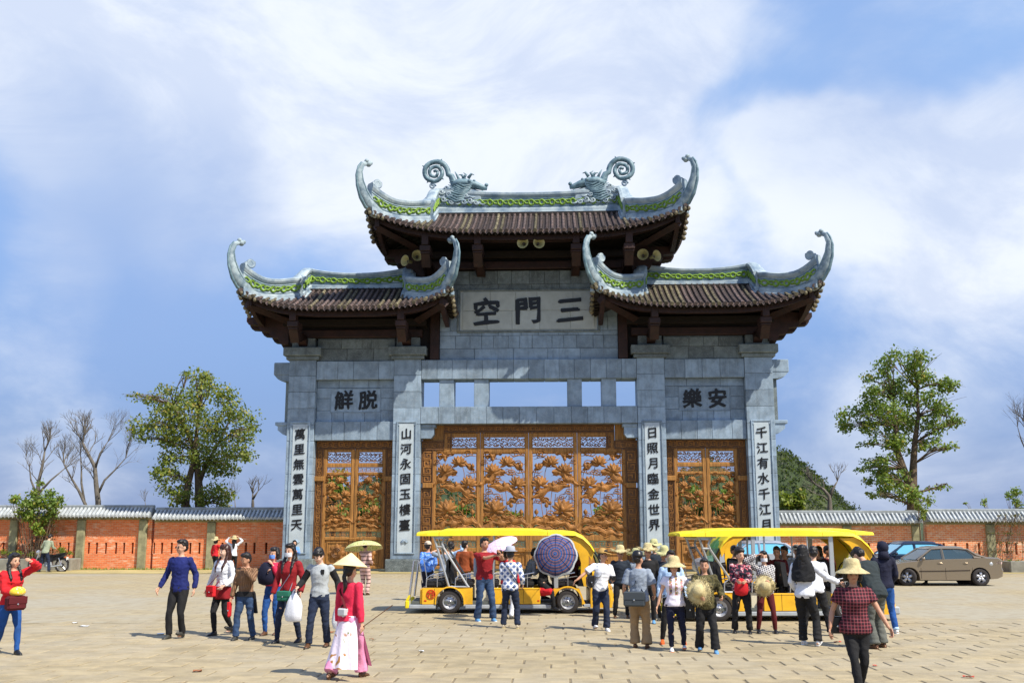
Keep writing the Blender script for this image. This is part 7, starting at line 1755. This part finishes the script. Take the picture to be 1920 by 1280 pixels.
MB().cbox(-.06, .06, -.012, .012, -.045, .045, .008).build('camera_phone', M_LEATH, None); o = bpy.data.objects['camera_phone']; o.location = to_world(P, (P['wr'][0] + P['wr'][1]) / 2 + Vector((0, -.06, .05))); o.rotation_euler = (0, 0, R(22)); tag(o, 'black camera phone in the raised hands of the man in the red polo', 'phone')
bag(P, 'grey and black backpack on the back of the man in the red polo', 'backpack', 'bag', Vector((-.02, .21, 1.12)), (.28, .15, .42), C_GBLUE, over=[(-.05, .0, .822), (-.06, -.08, .75), (-.07, .02, .66)])
P = person('woman in red jacket and white trousers half hidden behind the checked shirt man', 952, 1160, 1040, 150, sex='f', upper=C_RED, lower=C_WHITE, fit=.01, hair='bob', shoe=M_SHG, armL=(-.12, -.1, .5), armR=(.04, -.13, .72), H=1.52)
w_ = to_world(P, P['wr'][1]); x, z = W(929, 1014, w_.y - .1); umbrella('pale pink dotted umbrella tilted over the man photographing by the bus', w_ + Vector((-.05, 0, .05)), (x, w_.y - .12, z), .47, .17, pat('dotted pink cloth', f_dots((.80, .62, .74), (.45, .25, .5), 42)))
P = person('man in a blue and white checked shirt and grey trilby seen from behind', 957, 1177, 1024, 172, hat=.05, upper=C_CHECK, sleeve=.95, lower=C_DJEAN, fit=.02, hair='short', shoe=M_SOLE, sole=M_STRAW, look=10, armL=(-.155, -.05, .55), armR=(.07, -.14, .68), legL=(-.04, .02, 0), legR=(.04, -.02, 0), hem=.47, fat=1.04); hat(P, 'trilby', mat('grey trilby', (.36, .38, .44), .85), 'trilby')
mb = MB(); U, H = P['U'], P['H']; mb.tube([U(Vector(q) * H) for q in ((.075, .03, .828), (.0, .080, .74), (-.075, .072, .62), (-.10, .03, .57))], .018, 4, flat=.35); mb.build('bag_strap', M_LEATH, P['t'])
busz = .70
P = person('man in a grey shirt sitting bent forward inside bus 75', 985, 1100, 1030, 100, D=25.0, upper=C_GBLUE, sleeve=.9, lower=C_BLACK, sit=busz, lean=22, base=.0, legL=(0, -.26, .18), legR=(0, -.28, .18), armL=(-.1, -.22, .62), armR=(.1, -.22, .62), shoe=M_SHG, hair='short', H=1.6)
P = person('woman in black top and bright red skirt sitting on bus 75 with legs hanging out', 1018, 1120, 1040, 55, D=24.5, sex='f', upper=C_BLACK, lower=C_BLACK, sit=busz, legL=(0, -.23, .06), legR=(0, -.20, .06), armL=(-.02, -.2, .72), armR=(.1, -.18, .70), shoe=M_LEATH, hair='back', H=1.55)
mb = MB()
for i in range(2): cap(mb, [P['t'] and Vector((0, 0, 0)) + P['kn'][i].lerp(Vector((P['kn'][i].x, 0, P['kn'][i].z)), .95) + Vector((0, 0, .0)), P['kn'][i] + Vector((0, .04, 0))], [.11, .085])
me = remesh(mb, .016); wrinkle(me, .006, 3); finish(me, 'skirt', C_RED, P['t'])
def f_tartan(t, v):
    s_ = t.new('ShaderNodeSeparateXYZ'); t.link(v, s_.inputs[0]); rr = t.math('SQRT', t.math('ADD', t.math('MULTIPLY', s_.outputs[0], s_.outputs[0]), t.math('MULTIPLY', s_.outputs[1], s_.outputs[1])))
    an = t.math('MULTIPLY', t.math('ARCTAN2', s_.outputs[1], s_.outputs[0]), 8 / (2 * math.pi)); fr = t.math('FRACT', t.math('ADD', an, 20.)); ga = t.math('ABSOLUTE', t.math('SUBTRACT', fr, .5))
    W_ = lambda sc, ph, w_: t.math('LESS_THAN', t.math('FRACT', t.math('ADD', t.math('MULTIPLY', rr, sc), ph)), w_)
    c = t.mix(W_(8.5, .0, .5), (.035, .035, .09), (.02, .07, .24)); c = t.mix(t.math('MULTIPLY', W_(17, .2, .3), .8), c, (.30, .10, .06)); c = t.mix(t.math('MULTIPLY', W_(34, .6, .25), .45), c, (.10, .16, .30))
    c = t.mix(t.math('MULTIPLY', t.math('LESS_THAN', t.math('ABSOLUTE', t.math('SUBTRACT', ga, .22)), .05), .35), c, (.12, .10, .16)); c = t.mix(t.math('GREATER_THAN', ga, .455), c, (.015, .02, .07)); return t.mix(t.math('MULTIPLY', t.math('LESS_THAN', ga, .04), .8), c, (.02, .03, .12))
w_ = to_world(P, P['wr'][1]); x, z = W(1042, 1038, 23.0); umbrella('blue and red tartan umbrella with pale rim turned towards the viewer', w_ + Vector((.05, -.1, .03)), (x, 23.35, z), .47, .16, pat('tartan cloth', f_tartan), trim=C_GREY)
P = person('driver in a dark shirt behind the steering wheel of bus 75', 1075, 1100, 1036, 85, D=25.2, upper=C_MAROON, sleeve=.4, skin=1, lower=C_BLACK, sit=.72, legL=(0, -.26, .18), legR=(0, -.28, .18), armL=(-.08, -.3, .66), armR=(.1, -.3, .66), shoe=M_SHG, H=1.55)
P = person('man in white polo and tan cap with a camera, one hand on the bus', 1127, 1181, 1028, 12, hat=.03, upper=C_WHITE, sleeve=.4, lower=C_DJEAN, fit=.03, skin=1, look=38, armL=(-.34, -.05, .62), poleL=(-.6, .4, -.5), armR=(.12, -.15, .63), side=6, hair='short', shoe=M_SHW, sole=M_SHW, legL=(-.01, .07, .02, 15), legR=(.0, -.07, 0), hem=.485, fat=1.03); hat(P, 'cap', mat('tan cap', (.42, .26, .08), .8), 'cap')
bag(P, 'black camera bag at the hip of the man in the white polo', 'camera_bag', 'bag', Vector((-.21, .0, .93)), (.13, .22, .24), M_LEATH, over=[(-.05, -.085, .66), (.075, -.02, .822), (.03, .07, .70)])
mb = MB(); mb.cbox(-.065, .065, -.03, .03, -.045, .045, .01); mb.tube([(0, -.03, 0), (0, -.13, -.005)], [.036, .04], 12); c_ = mb.build('camera', M_LEATH, None, loc=to_world(P, P['wr'][1] + Vector((-.02, -.06, .04)))); tag(c_, 'black camera with a long lens held by the man in the white polo', 'camera')
P = person('man in dark denim jacket and frayed straw hat behind the white polo man', 1165, 1158, 1024, 0, hat=.06, upper=C_BLACK, coat=(C_DENIM, .49, .018), lower=C_BLACK, fit=.01, skin=1, shoe=M_SHB, legL=(-.04, 0, 0), legR=(.04, 0, 0), look=-8, armR=(.14, -.07, .54)); hat(P, 'frayed', M_STRAW)
P = person('person with a small green straw hat behind the grey polo man', 1192, 1150, 1030, 20, hat=.06, D=24.5, sex='f', upper=C_GBLUE, lower=C_BLACK, skin=1, hair='bob', shoe=M_SHG); hat(P, 'frayed', M_STRAWG)
P = person('man in a grey blue polo, black cap and khaki trousers seen from behind', 1200, 1214, 1033, 168, hat=.02, upper=C_GBLUE, sleeve=.42, lower=C_KHAKI, fit=.045, skin=1, look=-35, hair='short', shoe=M_SHB, sole=M_SHB, armL=(-.16, -.10, .55), armR=(.16, -.06, .52), legL=(-.02, .0, 0), legR=(.0, -.03, 0), hem=.48, fat=1.1); hat(P, 'cap', M_LEATH, 'cap')
bag(P, 'dark grey messenger bag on the hip of the man in khaki trousers', 'messenger_bag', 'bag', Vector((.06, .17, .80)), (.36, .11, .24), mat('dark grey nylon', (.045, .055, .065), .55), over=[(.02, .075, .68), (.075, .02, .824), (.05, -.07, .7)], rz=180)
P = person('man in black shirt under a wide frayed straw hat in the crowd', 1218, 1168, 1020, -5, hat=.06, upper=C_BLACK, lower=C_BLACK, fit=.01, skin=1, shoe=M_SHBL, armL=(-.12, -.06, .5)); hat(P, 'frayed', M_STRAW)
P = person('man in a black jacket with an oversized frayed hat slipping to one side', 1240, 1162, 1026, -25, hat=.05, D=22.5, upper=C_BLACK, coat=(C_DENIM, .5, .018), lower=C_BLACK, skin=1, shoe=M_SHG, side=4); hat(P, 'frayed', M_STRAWG, tilt=12)
P = person('man behind the crowd under the tallest green straw hat', 1226, 1150, 1012, 10, hat=.06, D=25.5, upper=C_DENIM, lower=C_BLACK, skin=1, shoe=M_SHG); hat(P, 'straw', M_STRAWG)
P = person('person in a light blue shirt and orange shoes behind the printed t-shirt woman', 1262, 1206, 1040, -10, sex='f', upper=C_LBLUE, lower=C_BLACK, hair='short', shoe=C_ORANGE, sole=C_ORANGE, legL=(-.06, 0, 0), legR=(.07, -.02, 0), armL=(-.14, -.04, .5), H=1.55)
P = person('woman in a white printed t-shirt and straw sun hat walking towards the viewer', 1268, 1219, 1044, -6, hat=.065, sex='f', fat=1.14, upper=C_PRINT, sleeve=.22, lower=C_NAVYD, fit=.004, hair='bob', armL=(-.20, -.02, .50), armR=(.22, .02, .60), shoe=M_SHW, sole=C_ORANGE, legL=(0, -.07, 0), legR=(.04, .07, .01, 10), hem=.49, legcut=.95); hat(P, 'sun', M_STRAW, 'sun_hat')
bag(P, 'long black handbag on the shoulder of the printed t-shirt woman', 'handbag', 'bag', Vector((.24, .06, .66)), (.17, .09, .34), M_LEATH, over=[(.10, -.06, .66), (.085, -.01, .818), (.10, .04, .7)])
P = person('older woman in a camouflage jacket walking beside the printed t-shirt woman', 1326, 1222, 1048, -4, sex='f', fat=1.12, skin=1, look=-8, upper=C_CAMO, coat=(C_CAMO, .46, .018), lower=C_BLACK, fit=.035, hair='bun', armL=(-.08, -.16, .60), armR=(.17, -.1, .60), shoe=M_SHBL, sole=M_SHBL, legL=(-.02, .08, .01, 12), legR=(.03, -.08, 0), hem=.48)
frayed_hat('frayed straw hat held against the body of the woman in camouflage', to_world(P, (-.13, -.24, .96)), (R(80), 0, R(-20)))
P = person('woman in a floral blouse and black trousers holding a red cloth bag', 1393, 1186, 1030, -12, hat=0, sex='f', fat=1.06, upper=C_FLOR, lower=C_BLACK, fit=.02, hair='curly', look=30, armL=(-.05, -.15, .62), armR=(.06, -.16, .62), shoe=M_LEATH, legL=(-.04, .02, 0), legR=(.03, -.02, 0), hem=.50)
bag(P, 'bright red cloth bag held in front of the floral blouse', 'cloth_bag', 'bag', Vector((0, -.24, .86)), (.26, .12, .32), C_RED, kind='cloth')
P = person('woman in houndstooth jacket, mask and maroon leggings with a hand on her head', 1438, 1186, 1034, -5, sex='f', upper=C_WHITE, coat=(C_HOUND, .47, .016), lower=C_MAROON, hair='bob', armL=(-.10, -.06, .95), poleL=(-1, -.1, .1), armR=(.03, -.17, .64), shoe=M_LEATH, legL=(-.05, .0, 0), legR=(.05, -.01, 0), hem=.5); mask(P, C_WHITE)
frayed_hat('frayed straw hat held up in front of the houndstooth jacket, crown towards the viewer', to_world(P, (-.05, -.28, .88)), (R(95), 0, R(5)))
# on and around the second bus
for lb, px, top, D, yaw, up, hr, ht in (('man in a grey shirt bending in the front rows of the second bus', 1470, 1020, 23.4, -40, C_GBLUE, 'short', 0), ('passenger with dark hair beside the masked woman on the bus', 1455, 1031, 23.0, -20, C_MAROON, 'short', 0),
    ('man in a flat cap facing the viewer inside the second bus', 1492, 1026, 24.2, -15, C_GREY, 'short', 1), ('passenger with dark hair right of the long black veil', 1534, 1030, 23.2, -60, C_DENIM, 'bob', 0), ('dark haired passenger beside the grey roof post', 1548, 1034, 24.2, 40, C_MAROON, 'short', 0),
    ('passenger in green and white at the front of the second bus', 1580, 1026, 24.0, 60, C_TEAL, 'short', 0), ('passenger in a dark shirt in the rear seats of the second bus', 1374, 1032, 24.2, 30, C_BLACK, 'short', 0), ('passenger in white with a dark scarf near the windscreen', 1598, 1034, 24.8, 30, C_WHITE, 'bob', 0)):
    P = person(lb, px, 1100, top, yaw, D=D, upper=up, sleeve=.6, lower=C_BLACK, sit=.74, legL=(0, -.25, .17), legR=(0, -.26, .17), armL=(-.12, -.2, .6), armR=(.1, -.2, .6), skin=1, hair=hr, shoe=M_SHG, H=1.60, lean=4, group='passengers in the second bus')
    if ht: hat(P, 'cap', C_GTROU, 'flat_cap')
P = person('woman with long black veil over a pale shirt reaching out one arm', 1514, 1209, 1023, 150, sex='f', upper=C_WHITE, lower=C_BLACK, fit=.03, hair='back', armL=(-.33, -.10, .63), poleL=(-.4, .3, -1), armR=(.12, -.1, .55), shoe=M_SHW, sole=M_SHW, legL=(-.06, .03, .01, 15), legR=(.0, -.06, 0), hem=.47)
mb = MB(); U, H, Hd = P['U'], P['H'], P['Hd']; rs = []
for z, w_, y_, d in ((.995, .02, .01, .02), (.975, .048, .012, .05), (.93, .054, .018, .056), (.88, .058, .022, .058), (.82, .105, .02, .062), (.77, .122, .02, .078), (.70, .124, .02, .088), (.66, .12, .03, .086), (.64, .10, .04, .08)):
    rs.append([(Hd if z > .85 else (lambda a, b, c: U((a * H, b * H, c * H))))(w_ * math.cos(a), y_ + d * math.sin(a) * (1 if math.sin(a) > 0 or z < .85 else .65), z) for a in [2 * math.pi * k / 18 for k in range(18)]])
mb.rings(rs); me = remesh(mb, .014); wrinkle(me, .010, 8); finish(me, 'veil', C_BLACK, P['t'])
P = person('man in a white shirt and black trousers reaching into the bus behind the veiled woman', 1534, 1190, 1040, 168, upper=C_WHITE, lower=C_BLACK, fit=.03, hair='short', shoe=M_LEATH, lean=14, armL=(-.10, -.25, .62), armR=(.1, -.25, .7), legL=(-.09, .03, 0), legR=(.11, -.05, 0), H=1.62, hem=.48)
P = person('woman in a dark red plaid shirt and straw sun hat striding out nearest the viewer', 1594, 1291, 1049, -8, hat=.06, D=12.6, sex='f', fat=1.24, skin=1, upper=C_PLAID, sleeve=.28, lower=C_BLACK, fit=.004, hair='bob', armL=(-.20, -.02, .515), armR=(.235, -.10, .525), shoe=M_LEATH, legL=(.04, -.10, 0), legR=(-.03, .10, .02, 20), hem=.475); hat(P, 'sun', M_STRAW, 'sun_hat')
bag(P, 'black handbag hanging behind the arm of the plaid shirt woman', 'handbag', 'bag', Vector((-.20, .10, .80)), (.16, .1, .2), M_LEATH)
P = person('man in a dark green grey padded jacket hunched over the front of the bus', 1648, 1215, 1024, 205, upper=C_BLACK, coat=(C_DGREEN, .47, .030), lower=C_GTROU, fit=.04, hair='short', lean=24, nod=28, armL=(-.16, -.22, .50), armR=(.10, -.26, .55), shoe=M_SHB, sole=M_SHB, legL=(-.03, -.03, 0), legR=(.02, .03, 0), fat=1.1, H=1.72)
P = person('person in deep navy hood and bright blue rolled jeans at the nose of the bus', 1664, 1187, 1015, 185, hat=.015, upper=C_NAVYD, coat=(C_NAVYD, .50, .018), lower=C_BJEAN, fit=.012, hair='short', cuff=C_LBLUE, shoe=M_SHW, sole=M_SHW, legL=(-.04, .02, 0), legR=(.04, -.02, 0), armL=(-.13, -.12, .55), armR=(.1, -.16, .6), legcut=.92); hat(P, 'hood', C_NAVYD, 'hood')
P = person('dark haired driver sitting inside the bronze sedan', 1750, 1060, 1040, -90, D=36.6, upper=C_BLACK, lower=C_BLACK, sit=.50, legL=(0, -.26, .02), legR=(0, -.28, .02), armL=(-.1, -.2, .6), armR=(.1, -.2, .6), hair='short', shoe=M_SHG, H=1.42, group='passengers in the bronze sedan')
bpy.data.objects.remove(_tmp)
